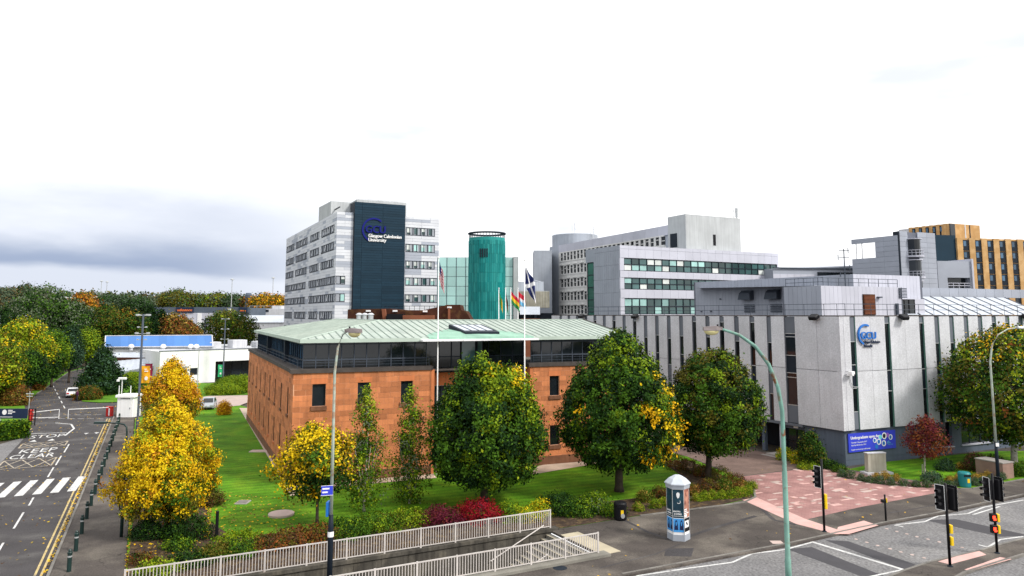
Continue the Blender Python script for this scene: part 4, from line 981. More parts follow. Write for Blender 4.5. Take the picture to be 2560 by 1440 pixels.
g = MB(EF); g.box(.1, .32, 0, 40.5, .8, ZB - .05); g.M = EL; g.box(-11.8, .31, 0, -.2, .8, ZB - .055); g.M = EF; g.box(40.3, .35, 0, 40.55, 12, ZB - .06); g.build('wall', 'grey_joint', be)
g = MB(); q = [EL @ Vector((-11.8, .2, ZB)), EL @ Vector((0, .2, ZB)), EF @ Vector((40.6, .2, ZB)), EF @ Vector((40.6, 12, ZB))]; g.poly([tuple(p) for p in q]); g.build('roof', 'grey_metal', be)
for k, (z0, z1) in enumerate(RB): window(be, EF, .95, 40.1 if k < 2 else 20, z0, z1, .22, 22 if k < 2 else 11, 2, 'frame_dark', 'glass_teal', .13, 'ribbon_window', .14, blinds=(.14, .10, 0)[k])
for k, (z0, z1) in enumerate(RB): inst_box('band_edge', (0, .0, z0, .9, .3, z1), 'grey_metal_light', be, EF); inst_box('band_edge', (40.15, .0, z0, 40.6, .3, z1), 'grey_metal_light', be, EF)
window(be, EL, -11.4, -9.0, 11, 22.9, .2, 1, 5, 'frame_dark', 'glass_green', .14, 'stair_window', .14)
# tall slab behind with deep framed windows
bk = thing('slab_block', 'tall pale grey slab block with rows of deep white-framed windows', 'building', (*FACS['EG'][0], 0))
EG = FC('EG')
ZG = 30.9
g = MB(EG); g.box(-54, .25, 0, 0, 1, ZG); g.box(-54, 1, 0, -53.7, 8, ZG - .01); g.box(-54, .0, 0, -48.6, .26, ZG - .005); g.build('wall', 'render_grey', bk)
g = MB(EG); g.poly([(-54, .3, ZG), (-.4, .3, ZG), (-.4, 5.5, ZG), (-54, 8, ZG)]); g.build('roof', 'render_grey', bk)
pieces([(x, -.02, 28.95, x + 4.45, .26, ZG) for x in [-48.6 + i * 4.5 for i in range(10)]] + [(-3.6, -.02, 28.95, 0, .26, ZG)], 'parapet_panel', 'grey_metal_light', bk, EG)
def crate(z, x0, n, w, h=1.55):
    g = MB(EG)
    for i in range(n):
        a = x0 + i * w; k = i % 2
        g.box(a, -.0, z - h, a + w * .36, .25, z); 
    g.box(x0, -.12, z - h - .35, x0 + n * w, .25, z - h); g.box(x0, -.05, z, x0 + n * w, .25, z + .25)
    for i in range(0, n, 2): g.box(x0 + i * w + .3, -.45, z - h - 1.25, x0 + i * w + w * 1.3, .2, z - h - 1.05)
    f = g.build('window_crate', 'crate_white', bk)
    for i in range(n): a = x0 + i * w + w * .36; inst_box('pane', (a, .16, z - h, a + w * .64, .26, z), 'glass_dark', f, EG); inst_box('transom', (a, -.02, z - h * (.36 if i % 2 else .55), a + w * .64, .22, z - h * (.36 if i % 2 else .55) + .14), 'crate_white', f, EG)
    return f
for z in (28.75, 25.3, 21.9, 18.5, 15.1): crate(z, -48.1, 8, 1.78, 2.0)
crate(28.75, -33.6, 17, 1.9, 1.75)
for k, z in enumerate((26.7, 23.3, 19.9, 16.5, 13)): inst_box('spandrel_panel', (-48.1, -.03, z - 1.2, -33.86, .24, z - .36), 'crate_white', bk, EG)
g = MB(EG)
for a, b in ((-48.6, -48.1), (-33.86, -33.6)): g.box(a, .0, 10, b, .24, 28.9)
g.box(-33.6, .02, 22, -1, .24, 26.65); g.build('facade', 'crate_white', bk)
lf_ = thing('lift_block', 'plain grey concrete lift tower standing on the slab block', 'building', (34, 143, 20))
LL, LR = FR((34, 143), 154), FR((34, 143), 62)
g = MB(LL); g.box(-5.6, .0, 20, 0, .5, 32.5); g.M = LR; g.box(.0, .01, 20, 14.5, .5, 32.48); g.box(14.0, .4, 20, 14.49, 8, 32.4); g.build('wall', 'render_pale', lf_)
g = MB(LL); g.box(-4.9, -.03, 26.2, -2.7, .02, 29.0); g.build('door', 'frame_dark', lf_)
g = MB(LR); g.box(7.0, -.03, 26.6, 7.7, .03, 28.8); g.build('window', 'black', lf_)
g = MB(); q = [LL @ Vector((-5.6, 0, 32.4)), LL @ Vector((0, .1, 32.4)), LR @ Vector((14.4, 0, 32.4)), LR @ Vector((14.4, 8, 32.4))]; g.poly([tuple(p) for p in q]); g.build('roof', 'render_pale', lf_)
am = thing('antenna_mast', 'grey panel antenna pole at the right end of the concrete lift tower', 'antenna', tuple(LR @ Vector((14.2, .6, 32.4))))
g = MB(LR); g.tube([(14.2, .6, 32), (14.2, .6, 34.6)], .12, 6); g.box(14.0, .4, 32.8, 14.4, .8, 34.7); g.build('pole', 'steel', am)
g = MB(LR); g.tube([(13.3, .6, 32.6), (13.3, .6, 34.4)], .06, 5); g.tube([(13, .6, 34), (14.1, .6, 34)], .05, 5); g.tube([(13, .6, 32.8), (14.1, .6, 32.8)], .05, 5); g.build('aerial', 'steel', am)
rd_ = thing('roof_drum', 'round grey plant drum on the far end of the slab roof', 'plant room', (16.9, 197, 30))
g = MB(); g.lathe([(6.1, 28), (6.1, 33.9), (5.9, 34.0), (0, 34.0)], 36, (16.9, 197)); g.build('wall', 'render_grey', rd_, smooth=False)
for i, (x, lab, hs) in enumerate(((16.5, 'thin white aerial pole rising from the round roof drum', ((1.6, .3), (2.9, .2))), (21.4, 'short white aerial with crossbars right of the round roof drum', ((.8, .7), (1.5, .6), (2.1, .4))))):
    t = thing('aerial', lab, 'antenna', (x, 192, 33)); g = MB(); g.tube([(x, 192, 31.5), (x, 192, 37.2 - i * 1.6)], .07, 5)
    g.tube([(x - .7, 192, 32), (x - .7, 192, 36.6 - i * 2)], .05, 5)
    for h, w in hs: g.tube([(x - w, 192, 33.6 + h), (x + w, 192, 33.6 + h)], .05, 5)
    g.build('pole', 'white_dull', t)
bl = thing('stair_block', 'windowless grey block at the far left end of the slab block', 'building', (6, 186, 0))
g = MB(FR((5.6, 188), 90)); g.box(0, 0, 0, 4.6, 9, 29.2); g.build('wall', 'render_grey', bl)
br = thing('link_bridge', 'ribbed beige link bridge between the glass hall and the slab block', 'bridge', (3, 165, 12))
BRM = FR((1.5, 168), 90); g = MB(BRM); g.box(0, .1, 14.4, 7, 5, 18.2); g.build('wall', 'render_pale', br)
pieces([(i * .47, 0, 14.42, i * .47 + .43, .09, 18.1) for i in range(15)], 'cladding_panel', 'mono', br, BRM)
g = MB(BRM); g.box(3.6, .5, 5, 4.1, 4, 14.4); g.box(0, 2, 5, 8, 6, 13.2); g.build('underside', 'frame_dark', br)
g = MB(BRM); g.box(0, 6, 18.2, 6, 8, 20.6); g.poly([(-.2, 5.8, 21.8), (2.2, 5.8, 21.3), (6, 6.5, 20.4), (6, 8.5, 20.6), (0, 8, 22)]); g.build('roof', 'roof_white', br)
lo = thing('low_brick_building', 'small orange brick building with a white roof under the link bridge', 'building', (2, 140, 0))
g = MB(FR((1.7, 140), 90)); g.box(0, 0, 5, 3.6, 4, 12.1); g.build('wall', 'brick_orange', lo)
g = MB(FR((1.7, 140), 90)); g.loft([[(-.2, -.3, 12.9), (3.6, -.3, 12.9), (3.6, 0, 12.9), (-.2, 0, 12.9)], [(-.2, .7, 14.4), (3.6, .7, 14.4), (3.6, 1, 14.4), (-.2, 1, 14.4)]]); g.build('roof', 'roof_white', lo)

# ================================================================ far right: silver building, tan flats
bv = thing('silver_building', 'silver panelled building with a roof canopy and curved glazed balcony bays', 'building', (70, 150, 0))
SVL, SVR = FR((72.7, 138), 152) @ Matrix.Diagonal((.5, 1, 1, 1)), FR((72.7, 138), 66) @ Matrix.Diagonal((.75, 1, 1, 1))
def zpx(v, d): return 13 + (785 - v) * d / 1851
SZ = 27.8
bx = []
for k in range(13):
    z1 = SZ - k * .98
    for x0, x1 in ((-20, -12), (-11.96, -6.0), (-5.96, -.02)):
        if 0 < k < 4 and x0 == -20: continue
        if 1 <= k <= 3 and x0 == -11.96: x0 = -9.6
        bx.append((x0, 0, z1 - .95, x1, .2, z1))
pieces(bx, 'cladding_panel', 'grey_metal', bv, SVL)
bx = [(x, 0, SZ + .8 - (k + 1) * .98 + .03, x + w - .04, .2, SZ + .8 - k * .98) for k in range(14) for x, w in ((.4, 3.2), (7.3, 3.4), (10.7, 3.2))]
pieces(bx, 'cladding_panel', 'grey_metal', bv, SVR)
g = MB(SVL); g.box(-9.6, .22, 8, 0, 1, SZ - .05); g.box(-20, .22, 8, -9.6, 1, SZ - 4); g.M = SVR; g.box(.1, .22, 8, 13.8, 1, SZ + .7); g.build('wall', 'grey_joint', bv)
g = MB(SVL); g.box(-20, .22, SZ - .1, 0, 9, SZ); g.build('canopy', 'grey_metal', bv)
for x in (-18.8, -16.2): MB(SVL).tube([(x, .6, SZ - 4), (x, .6, SZ - .1)], .12, 8).build('post', 'white_paint', bv)
for k, z in enumerate((SZ - 1.6, SZ - 5.6, SZ - 9.6)):
    g = MB(SVR); g.lathe([(1.9, z - 2.2), (1.9, z + .9)], 20, (5.4, .6)); b = g.build('bay_window', 'glass_dark', bv)
    g = MB(SVR); g.lathe([(2.5, z - 2.5), (2.5, z - 2.2)], 20, (5.4, .6)); g.lathe([(2.2, z + .9), (2.2, z + 1.05)], 20, (5.4, .6)); g.build('balcony_slab', 'grey_metal_light', bv)
    g = MB(SVR)
    for i in range(11): a = math.pi + math.pi * i / 10; g.tube([(5.4 + 2.4 * math.cos(a), .6 + 2.4 * math.sin(a), z - 2.2), (5.4 + 2.4 * math.cos(a), .6 + 2.4 * math.sin(a), z - 1.2)], .04, 5)
    for zz_ in (z - 1.2, z - 1.7): g.tube([(5.4 + 2.4 * math.cos(math.pi + math.pi * i / 10), .6 + 2.4 * math.sin(math.pi + math.pi * i / 10), zz_) for i in range(11)], .04, 5)
    g.build('balcony_rail', 'grey_metal_light', bv)
g = MB(SVR); g.box(.0, -.2, 8, .4, 1.0, SZ + .7); g.build('corner_slot', 'frame_dark', bv)
wg = thing('silver_wing', 'lower silver wing with stacked open balconies in front of tan flats', 'building', (88, 150, 0))
WM = FR((84.5, 146), 80) @ Matrix.Diagonal((.8, 1, 1, 1))
for k, z in enumerate((22.6, 17.2)):
    g = MB(WM); g.box(0, 0, z - 2.4, 9.4, 6, z + .9); g.box(0, 0, z - 4.6, 2.6, 6, z - 2.4); g.box(9.0, 0, z - 4.6, 9.4, 6, z - 2.4); g.build('storey', 'grey_metal', wg)
    g = MB(WM); g.box(2.6, 1.2, z - 4.6, 9, 1.4, z - 2.4); g.build('balcony_recess', 'glass_dark', wg)
    rails(wg, WM, 2.7, 9, .1, z - 4.5, 1.0, 1.6, 'grey_metal_light', 2, .06, 'balcony_rail'); MB(WM).box(2.4, -.25, z - 4.75, 9.2, 1.2, z - 4.55).build('balcony_slab', 'grey_metal_light', wg)
g = MB(WM); g.box(-1.0, .4, 8, 9.4, 8, 12.6); g.box(9.42, -.3, 8, 9.9, 7, 24); g.build('wall', 'grey_metal_light', wg)
def flats(name, lab, mx, x0, x1, z0, z1, wn, wy, tall, step_z, white=None):
    t = thing(name, lab, 'building', tuple(mx @ Vector((x0, 0, 0)))); n = round((x1 - x0) / wy)
    sc_ = MB(mx); sc_.box(x0, .35, z0, x1, 14, z1 - .05); sc_.build('wall', 'tan', t)
    bx = []
    for i in range(n): bx.append((x0 + i * wy, 0, z0, x0 + i * wy + wy * .46, .36, z1))
    pieces(bx, 'brick_pier', 'tan', t, mx)
    zz_ = z1 - .5
    while zz_ > z0 + 2:
        up = zz_ > z1 - tall
        for i in range(n):
            a = x0 + i * wy + wy * .46; f = inst_box('window', (a, .2, zz_ - step_z * (.62 if not up else .94), a + wy * .54, .34, zz_), 'frame_dark', t, mx)
            inst_box('pane', (a + wy * .08, .14, zz_ - step_z * .55, a + wy * .3, .22, zz_ - step_z * .1), 'glass_blue' if up else 'glass_dark', f, mx)
            if not up: inst_box('spandrel', (a, .1, zz_ - step_z * 1.0, a + wy * .54, .345, zz_ - step_z * .62), 'tan', t, mx)
        zz_ -= step_z
    return t
f1 = flats('tan_flats', 'tall tan apartment tower with dark vertical window strips and a pale end', FR((131.9, 220), 152), -13.2, 0, 20, 40.2, 6, 2.2, 40, 3.1)
g = MB(FR((131.9, 220), 152)); g.box(-16.6, .1, 20, -13.22, 14, 39.9); g.build('end_wall', 'white_dull', f1)
F1R = FR((131.9, 220), 66); g = MB(F1R); g.box(.0, .02, 20, 13.6, 14, 40.15); g.build('side_wall', 'tan', f1)
for x in (6.5, 8.6): MB(F1R).box(x, -.05, 20, x + .45, .1, 40.0).build('window_strip', 'frame_dark' if x > 7 else 'white_dull', f1)
g = MB(F1R); g.box(-.3, -.25, 26, 1.8, .1, 40.0); g.build('corner_glazing', 'glass_dark', f1)
f2 = flats('tan_flats', 'long tan apartment block with regular small windows at the right edge', FR((118.5, 195), 78), 0, 40, 12, 33.2, 8, 3.85, 10, 3.05)
MB(FR((118.5, 195), 78)).box(-9, .5, 12, -.02, 12, 33.9).build('link_wall', 'slate_blue', f2)
lr_ = thing('low_roof_building', 'low grey hall roof with a long dark clerestory window behind the plant room', 'building', (60, 150, 0))
LM = FR((52.5, 148), 78); g = MB(LM); g.loft([[(0, 0, 10), (21, 0, 10), (21, 8, 10), (0, 8, 10)], [(0, 0, 22.0), (21, 0, 23.0), (21, 8, 23.4), (0, 8, 22.4)]]); g.build('wall', 'grey_metal', lr_)
g = MB(LM); g.box(0, -.3, 22.1, 21, .1, 22.35); g.build('eaves', 'frame_slate', lr_); window(lr_, LM, 10, 18.5, 19.9, 21.5, -.02, 6, 1, 'frame_dark', 'glass_dark', .12)
pieces([(i * 1.55, -.08, 18, i * 1.55 + 1.5, -.005, 21) for i in range(6)], 'cladding_panel', 'grey_metal_light', lr_, LM)

# ================================================================ left: white hall with blue roof, stores, houses
wh = thing('white_hall', 'low white rendered hall with a dark recessed entrance and a small square window', 'building', (-63, 138, 0))
WHM = FR((-63.6, 138), 49)
def hall(u, v):   # facade coordinates of a sight line
    return None
g = MB(WHM); g.box(-1.5, 0, 0, 3.9, .4, 6.1); g.box(5.3, 0, 0, 8.6, .4, 6.1); g.box(3.9, 0, 0, 5.3, .4, 1.55); g.box(3.9, 0, 2.85, 5.3, .4, 6.1); g.box(8.6, 0, 3.9, 24, .4, 6.15); g.box(-1.5, .4, 0, -1.1, 12, 6.1); g.build('wall', 'white_paint', wh)
g = MB(WHM); g.box(8.6, 2.4, 0, 24, 2.8, 3.9); g.build('recess_wall', 'conc_dark', wh)
window(wh, WHM, 8.8, 16.5, .1, 3.85, 2.3, 4, 2, 'frame_dark', 'glass_dark', .14, 'entrance_glazing')
window(wh, WHM, 3.95, 5.25, 1.6, 2.8, .18, 1, 1, 'frame_slate', 'glass_dark', .12)
g = MB(WHM); g.poly([(-1.5, .2, 6.05), (24, .2, 6.1), (24, 14, 6.1), (-1.5, 14, 6.05)]); g.build('roof', 'white_dull', wh)
g = MB(WHM); g.box(-1.6, -.06, 6.1, 24, .45, 6.26); g.build('coping', 'spandrel', wh)
for x, w, h in ((9.5, 2.2, 1.3), (14, 3, 1.6), (19, 2.4, 1.2)): MB(WHM).bev(x, 6, 6.1, x + w, 9, 6.1 + h, .1).build('roof_unit', 'white_dull', wh)
bh = thing('blue_roof_hall', 'hall with a long bright blue sloping roof panel and white canted roof', 'building', (-80, 150, 0))
# blue panel : a steep roof slope facing the road
Q = [(-81.02, 148, 6.43), (-59.54, 148, 6.59), (-61.01, 151, 8.71), (-82.64, 151, 8.55)]
def slab_quad(q, n, name, mt, parent, th=.12, gap=.03):
    q = [Vector(p) for p in q]; nrm = (q[1] - q[0]).cross(q[3] - q[0]).normalized() * th
    for i in range(n):
        a, b = i / n, (i + 1) / n
        P = [q[0].lerp(q[1], a), q[0].lerp(q[1], b), q[3].lerp(q[2], b), q[3].lerp(q[2], a)]
        if n > 1: c = (P[0] + P[2]) / 2; P = [c + (p - c) * (1 - gap * .5) for p in P]
        MB().loft([[tuple(p - nrm) for p in P], [tuple(p) for p in P]]).build(name, mt, parent)
slab_quad(Q, 14, 'roof_panel', 'blue_roof', bh, gap=.012)
g = MB()
for a, b in ((0, 1), (1, 2), (2, 3), (3, 0)): g.tube([Q[a], Q[b]], .13, 6)
g.build('roof_trim', 'white_dull', bh)
E = [(-81.02, 148, 6.43), (-59.54, 148, 6.59)]
g = MB(); g.prism([(E[0][0], 148.2), (E[1][0], 148.2), (E[1][0], 163), (E[0][0], 163)], 0, E[0][2]); g.build('wall', 'render_pale', bh)
g = MB(); g.prism([((-80.98, 144, 3.78)[0], 144.2), ((-64.53, 144, 3.78)[0], 144.2), (E[1][0] - 6, 150), (E[0][0], 150)], 0, 4.6); g.build('wall', 'brick_brown', bh)
Q2 = [(-79, 140, 1.08), (-62.21, 140, 4.18), (-65.42, 147, 5.69), (-81.68, 147, 5.38)]
slab_quad(Q2, 16, 'roof_sheet', 'roof_white', bh, gap=.008)
Q3 = [(-78.86, 139.8, 0.58), (-62.03, 139.8, 3.83), (-62.05, 139.8, 4.27), (-78.9, 139.8, 1.17)]
slab_quad(Q3, 1, 'fascia', 'render_grey', bh, .3)
for i, (x, y, z) in enumerate(((-75.26, 147, 6.48), (-68.93, 147, 6.48), (-63.48, 147, 6.48), (-62.37, 147, 6.48))):
    t = thing('roof_vent', ORD[i] + ' white domed roof vent from the left below the blue roof', 'vent', (x, y, z - .3), 'domed vents below the blue roof')
    g = MB(); g.lathe([(.35, z - .6), (.35, z)], 10, (x, y)); g.build('stem', 'white_dull', t); g = MB(); g.lathe([(.55, z - .05), (.5, z + .3), (.3, z + .55), (0, z + .62)], 12, (x, y)); g.build('dome', 'white_sign', t)
st = thing('storage_warehouse', 'long white warehouse with a dark grey fascia and orange store sign', 'warehouse', (-110, 300, 0))
def far_px(u, v, d): return ((u - 1280) / 1851 * d, 13 + (785 - v) * d / 1851)
SM = FR((0, 300), 90)
x0, _ = far_px(372, 785, 300); x1, _ = far_px(623, 785, 300); za = far_px(0, 768, 300)[1]; zb_ = far_px(0, 782, 300)[1]
g = MB(SM); g.box(x0, 0, zb_, x1, .5, za); g.box(x0, .3, 0, x1, 40, za - .2); g.build('fascia', 'plinth', st)
pieces([(x0 + 4 + i * 2.75, .02, 2, x0 + 4 + i * 2.75 + 2.7, .3, zb_ - .05) for i in range(12)], 'wall_panel', 'grey_metal_light', st, SM); g = MB(SM); g.box(far_px(494, 0, 300)[0], -.2, 2, far_px(504, 0, 300)[0], .3, zb_ - .1); g.build('downpipe_bay', 'white_paint', st)
for u0, u1, txt, h in ((440, 484, 'safestore', 1.05), (597, 618, 'safestore', .55)):
    a, b = far_px(u0, 0, 300)[0], far_px(u1, 0, 300)[0]
    g = MB(SM); g.box(a, -.35, zb_ + .05, b, -.02, za - .05); sg = g.build('sign_board', 'navy', st)
    g = MB(SM); wall_text(g, txt, a + .5, zb_ + .65, h, -.45, .05, bold=.10, sx=(b - a - 1) / (h * 5.1)); g.build('lettering', 'sign_orange', sg)
MB(SM).box(far_px(570, 0, 300)[0], -.6, zb_ - .3, far_px(579, 0, 300)[0], -.05, za - .6).build('sign_plate', 'white_sign', st)
s2 = thing('grey_depot', 'pale grey depot with a thin window band beside the white tower', 'building', (-100, 320, 0))
DM = FR((0, 320), 90); x0 = far_px(622, 0, 320)[0]; x1 = far_px(712, 0, 320)[0]
g = MB(DM); g.box(x0, 0, 0, x1, 20, far_px(0, 772, 320)[1]); g.box(far_px(676, 0, 320)[0], 2, 0, far_px(698, 0, 320)[0], 15, far_px(0, 764, 320)[1]); g.box(x0, -.3, 0, x1, -.01, 8); g.build('wall', 'white_dull', s2)
window(s2, DM, x0 + 1, x1 - 7, far_px(0, 780, 320)[1], far_px(0, 774, 320)[1], -.05, 10, 1, 'frame_slate', 'glass_dark', .25)
rails(s2, DM, x0, x1 - 3, .5, far_px(0, 772, 320)[1], 1.2, 3, 'steel', 1, .08, 'roof_rail')
s3 = thing('white_shed', 'low white shed with a pitched roof behind the round-crowned tree', 'building', (-90, 250, 0))
g = MB(FR((0, 250), 90)); a, b = far_px(560, 0, 250)[0], far_px(712, 0, 250)[0]; g.box(a, 0, 0, b, 12, far_px(0, 805, 250)[1]); g.build('wall', 'white_dull', s3)
g = MB(FR((0, 250), 90)); z = far_px(0, 806, 250)[1]; g.loft([[(a, -.3, z), (b, -.3, z), (b, -.1, z), (a, -.1, z)], [(a, 6, z + 2.4), (b, 6, z + 2.4), (b, 6.2, z + 2.4), (a, 6.2, z + 2.4)]]); g.build('roof', 'roof_white', s3)
HS = [(130, 160, 742, 752, 'brown flat-roofed house half hidden at the left end of the hillside'), (163, 200, 744, 753, 'white-banded flat-roofed house in the middle of the hillside'), (202, 230, 738, 752, 'tall pale house with a brown side on the hillside'), (232, 268, 742, 755, 'white terrace at the right end of the hillside houses'), (290, 330, 750, 757, 'long low pale building on the hill right of the floodlight masts')]
for i, (u0, u1, v0, v1, lab) in enumerate(HS):
    d = 760; t = thing('hillside_house', lab, 'house', (far_px(u0, 0, d)[0], d, 10), 'houses on the far hillside'); HM = FR((0, d), 90)
    a, b, z1, z0 = far_px(u0, 0, d)[0], far_px(u1, 0, d)[0], far_px(0, v0, d)[1], far_px(0, v1, d)[1]
    g = MB(HM); g.box(a, 0, z0 - 12, b, 14, z1 - 1); g.build('wall', ('brick_brown', 'white_paint', 'white_dull', 'white_paint', 'render_pale')[i], t); g = MB(HM); g.box(a - .5, -.8, z1 - 1, b + .5, 15, z1); g.build('roof', ('white_dull', 'white_paint', 'brick_brown', 'white_paint', 'white_dull')[i], t)
    window(t, HM, a + 2, b - 2, z0 + .3, z0 + 2.2, -.1, 6, 1, 'frame_slate', 'glass_dark', .5)
dome = thing('green_dome', 'grey-green arched hall roof behind the conifers at the left edge', 'building', (-145, 215, 0))
g = MB(); cx, cz = far_px(8, 0, 215)[0], 5.0
g.loft([[(cx + 5.6 * math.cos(math.pi * i / 12), y, cz + 7.6 * math.sin(math.pi * i / 12)) for i in range(13)] for y in (212, 226)], 0); g.build('roof', 'render_grey', dome)
# ================================================================ vegetation
def quads(name, parent, C, U, Vv, mats, mi, kind=None):
    n = len(C); P = np.empty((n, 4, 3), np.float32)
    P[:, 0] = C - U; P[:, 1] = C - Vv + U * .15; P[:, 2] = C + U; P[:, 3] = C + Vv + U * .15
    me = bpy.data.meshes.new(name); L = LOC[parent.name] if parent else Vector()
    P -= np.array([L.x, L.y, L.z], np.float32)
    me.vertices.add(n * 4); me.vertices.foreach_set('co', P.ravel())
    me.loops.add(n * 4); me.loops.foreach_set('vertex_index', np.arange(n * 4, dtype=np.int32))
    me.polygons.add(n); me.polygons.foreach_set('loop_start', np.arange(0, n * 4, 4, dtype=np.int32))
    for m in mats: me.materials.append(M['leaf_' + m])
    me.polygons.foreach_set('material_index', np.asarray(mi, np.int32)); me.update(calc_edges=True)
    return link(name, me, parent, kind=kind)
def leafset(rg, cent, nper, spread, size, elong=.62, out=None, up=.35):
    n = len(cent); C = np.repeat(cent, nper, 0) + rg.normal(0, 1, (n * nper, 3)) * spread
    N = rg.normal(0, 1, (n * nper, 3))
    if out is not None: N += np.repeat(out, nper, 0) * 1.7
    N[:, 2] += up; N /= np.linalg.norm(N, axis=1)[:, None]
    A = rg.normal(0, 1, (n * nper, 3)); U = np.cross(N, A); U /= np.linalg.norm(U, axis=1)[:, None]; V_ = np.cross(N, U)
    s = size * rg.uniform(.6, 1.3, (n * nper, 1)); return C, U * s, V_ * s * elong
SH = {'horn': ([0, .06, .2, .38, .6, .8, .93, 1], [.25, .62, .95, 1.0, .80, .50, .27, .06]),
      'globe': ([0, .06, .2, .42, .65, .85, .95, 1], [.3, .66, .92, 1.0, .92, .64, .38, .08]),
      'egg': ([0, .08, .25, .45, .7, .9, 1], [.35, .75, 1, .93, .66, .32, .04]),
      'cone': ([0, .05, .2, .5, .8, 1], [.5, .9, 1, .62, .27, .02]),
      'slim': ([0, .12, .3, .55, .8, 1], [.55, .95, 1, .8, .45, .05]),
      'round': ([0, .1, .3, .55, .8, .93, 1], [.35, .75, .98, 1, .78, .48, .1]),
      'bush': ([0, .1, .4, .7, .9, 1], [.85, .98, 1, .82, .5, .15])}
def crown(parent, name, c, r, zb, zt, shape, ncl, per, size, pal, seed, field=None, spread=None, lump=.14, inner=.35, ry=None, up=.35, kind=None):
    rg = np.random.default_rng(seed); h = zt - zb; tx, ty = SH[shape]; per = int(per * 1.9); spread = spread or size * 1.35; size = size * .64
    t = rg.uniform(0, 1, ncl * 3); rr = np.interp(t, tx, ty); keep = rg.uniform(0, 1, ncl * 3) < rr ** .8; t = t[keep][:ncl]; rr = rr[keep][:ncl]; n = len(t)
    a = rg.uniform(0, 2 * np.pi, n); q = np.where(rg.uniform(0, 1, n) < inner, rg.uniform(.25, .85, n), rg.uniform(.84, 1.03, n))
    ph = rg.uniform(0, 6.28, 6)
    lm = 1 + lump * (np.sin(3 * a + 7 * t + ph[0]) * .5 + np.sin(5 * a - 11 * t + ph[1]) * .4 + np.sin(9 * a + 17 * t + ph[2]) * .35)
    R_ = rr * lm * q * r; X = R_ * np.cos(a); Y = R_ * np.sin(a) * (ry or 1)
    cent = np.stack([c[0] + X, c[1] + Y, zb + h * t], 1); out = np.stack([np.cos(a) * .8, np.sin(a) * .8, (t - .4) * 1.2], 1)
    pal = dict(pal, gold=.001) if field and 'gold' not in pal else pal; names = list(pal.keys()); w = np.array([pal[k] for k in names], float); w /= w.sum(); ci = rg.choice(len(names), n, p=w)
    if field:
        rel = np.stack([X / r, Y / r, t], 1); ci = field(rel, ci, names, rg)
    C, U, V_ = leafset(rg, cent, per, spread or size * 1.5, size, out=out, up=up)
    mi = np.repeat(ci, per); sw = rg.uniform(0, 1, len(mi)) < .09; mi[sw] = rg.choice(len(names), sw.sum(), p=w)
    return quads(name, parent, C, U, V_, names, mi, kind)
def limbs(parent, base, c, zb, zt, r, tr, seed, n=7, m='bark', shape='horn', stems=1):
    rr = random.Random(seed); g = MB(); bx, by = base; bz = .05
    if stems == 1:
        top = (c[0] + rr.uniform(-.2, .2), c[1], zb + (zt - zb) * .72)
        z1 = zb + (zt - zb) * .12
        g.tube([(bx, by, bz), (bx + rr.uniform(-.03, .03), by, .5), (bx * .8 + c[0] * .2, by, z1 * .8), (bx * .5 + c[0] * .5, by, z1), top], [tr * 1.35, tr, tr * .85, tr * .75, tr * .12], 8)
        st = (bx * .6 + c[0] * .4, by, z1 * .85)
    else:
        st = (bx, by, bz)
    for i in range(n):
        a = i * 6.28 / n + rr.uniform(-.3, .3); q = rr.uniform(.5, .85); e = (c[0] + r * q * math.cos(a), c[1] + r * q * math.sin(a), zb + (zt - zb) * rr.uniform(.18, .6))
        s0 = (st[0], st[1], st[2] * rr.uniform(.75, 1.15))
        md = tuple(s0[k] * .55 + e[k] * .45 + (0, 0, -.25)[k] for k in range(3))
        g.tube([s0, md, e], [tr * (.5 if stems == 1 else .55), tr * .32, tr * .06], 6)
    return g.build('trunk', m, parent, smooth=True)
def tree(name, label, tt, shape, tr, ncl, per, size, pal, seed, field=None, group=None, bark='bark', n=7, extra=None, inner=.35, lump=.14, cat='tree', stems=1):
    x, y, cx, r, zb, zt = tt; t = thing(name, label, cat, (x, y, 0), group); limbs(t, (x, y), (cx, y), zb, zt, r, tr, seed, n, bark, stems=stems)
    o = crown(t, 'crown', (cx, y), r, zb, zt, shape, ncl, per, size, pal, seed, field, inner=inner, lump=lump)
    return t, o
def fld(fn):
    return fn
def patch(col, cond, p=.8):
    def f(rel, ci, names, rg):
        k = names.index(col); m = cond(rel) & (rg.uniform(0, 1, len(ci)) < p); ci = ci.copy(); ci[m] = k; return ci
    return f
def chain(*fs):
    def f(rel, ci, names, rg):
        for q in fs: ci = q(rel, ci, names, rg)
        return ci
    return f
GR = 'clipped hornbeams on the front lawn'
# two-lobed tree: one thing, two crown parts
x, y, cx, r, zb, zt = (-1.92, 52.04, -1.75, 4.08, 1.51, 10.14)
t = thing('round_tree', 'dense two-topped green tree in front of the flagpoles with a yellow right crest', 'tree', (x, y, 0), GR); limbs(t, (x, y), (cx, y), zb, zt, r, .27, 3, 9)
hp = {'green': 3.2, 'dark': 3.4, 'deep': 2.0, 'bright': .8, 'yellow': .02, 'lime': .15}
topb = chain(patch('bright', lambda q: (q[:, 2] > .72), .5), patch('deep', lambda q: (q[:, 2] < .16), .5))  # lit top and shaded underside put into the leaf colours
crown(t, 'crown', (cx - .0, y), r, zb, zb + (zt - zb) * .80, 'globe', 760, 25, .17, hp, 31, chain(patch('bright', lambda q: q[:, 2] > .8, .3), patch('bright', lambda q: (q[:, 0] > .15) & (q[:, 2] > .45), .22)), lump=.06)  # brighter leaves on top imitate the light on the dome
crown(t, 'crown', (cx - .75, y + .1), r * .52, zb + (zt - zb) * .45, zt, 'horn', 230, 25, .17, hp, 32, topb)
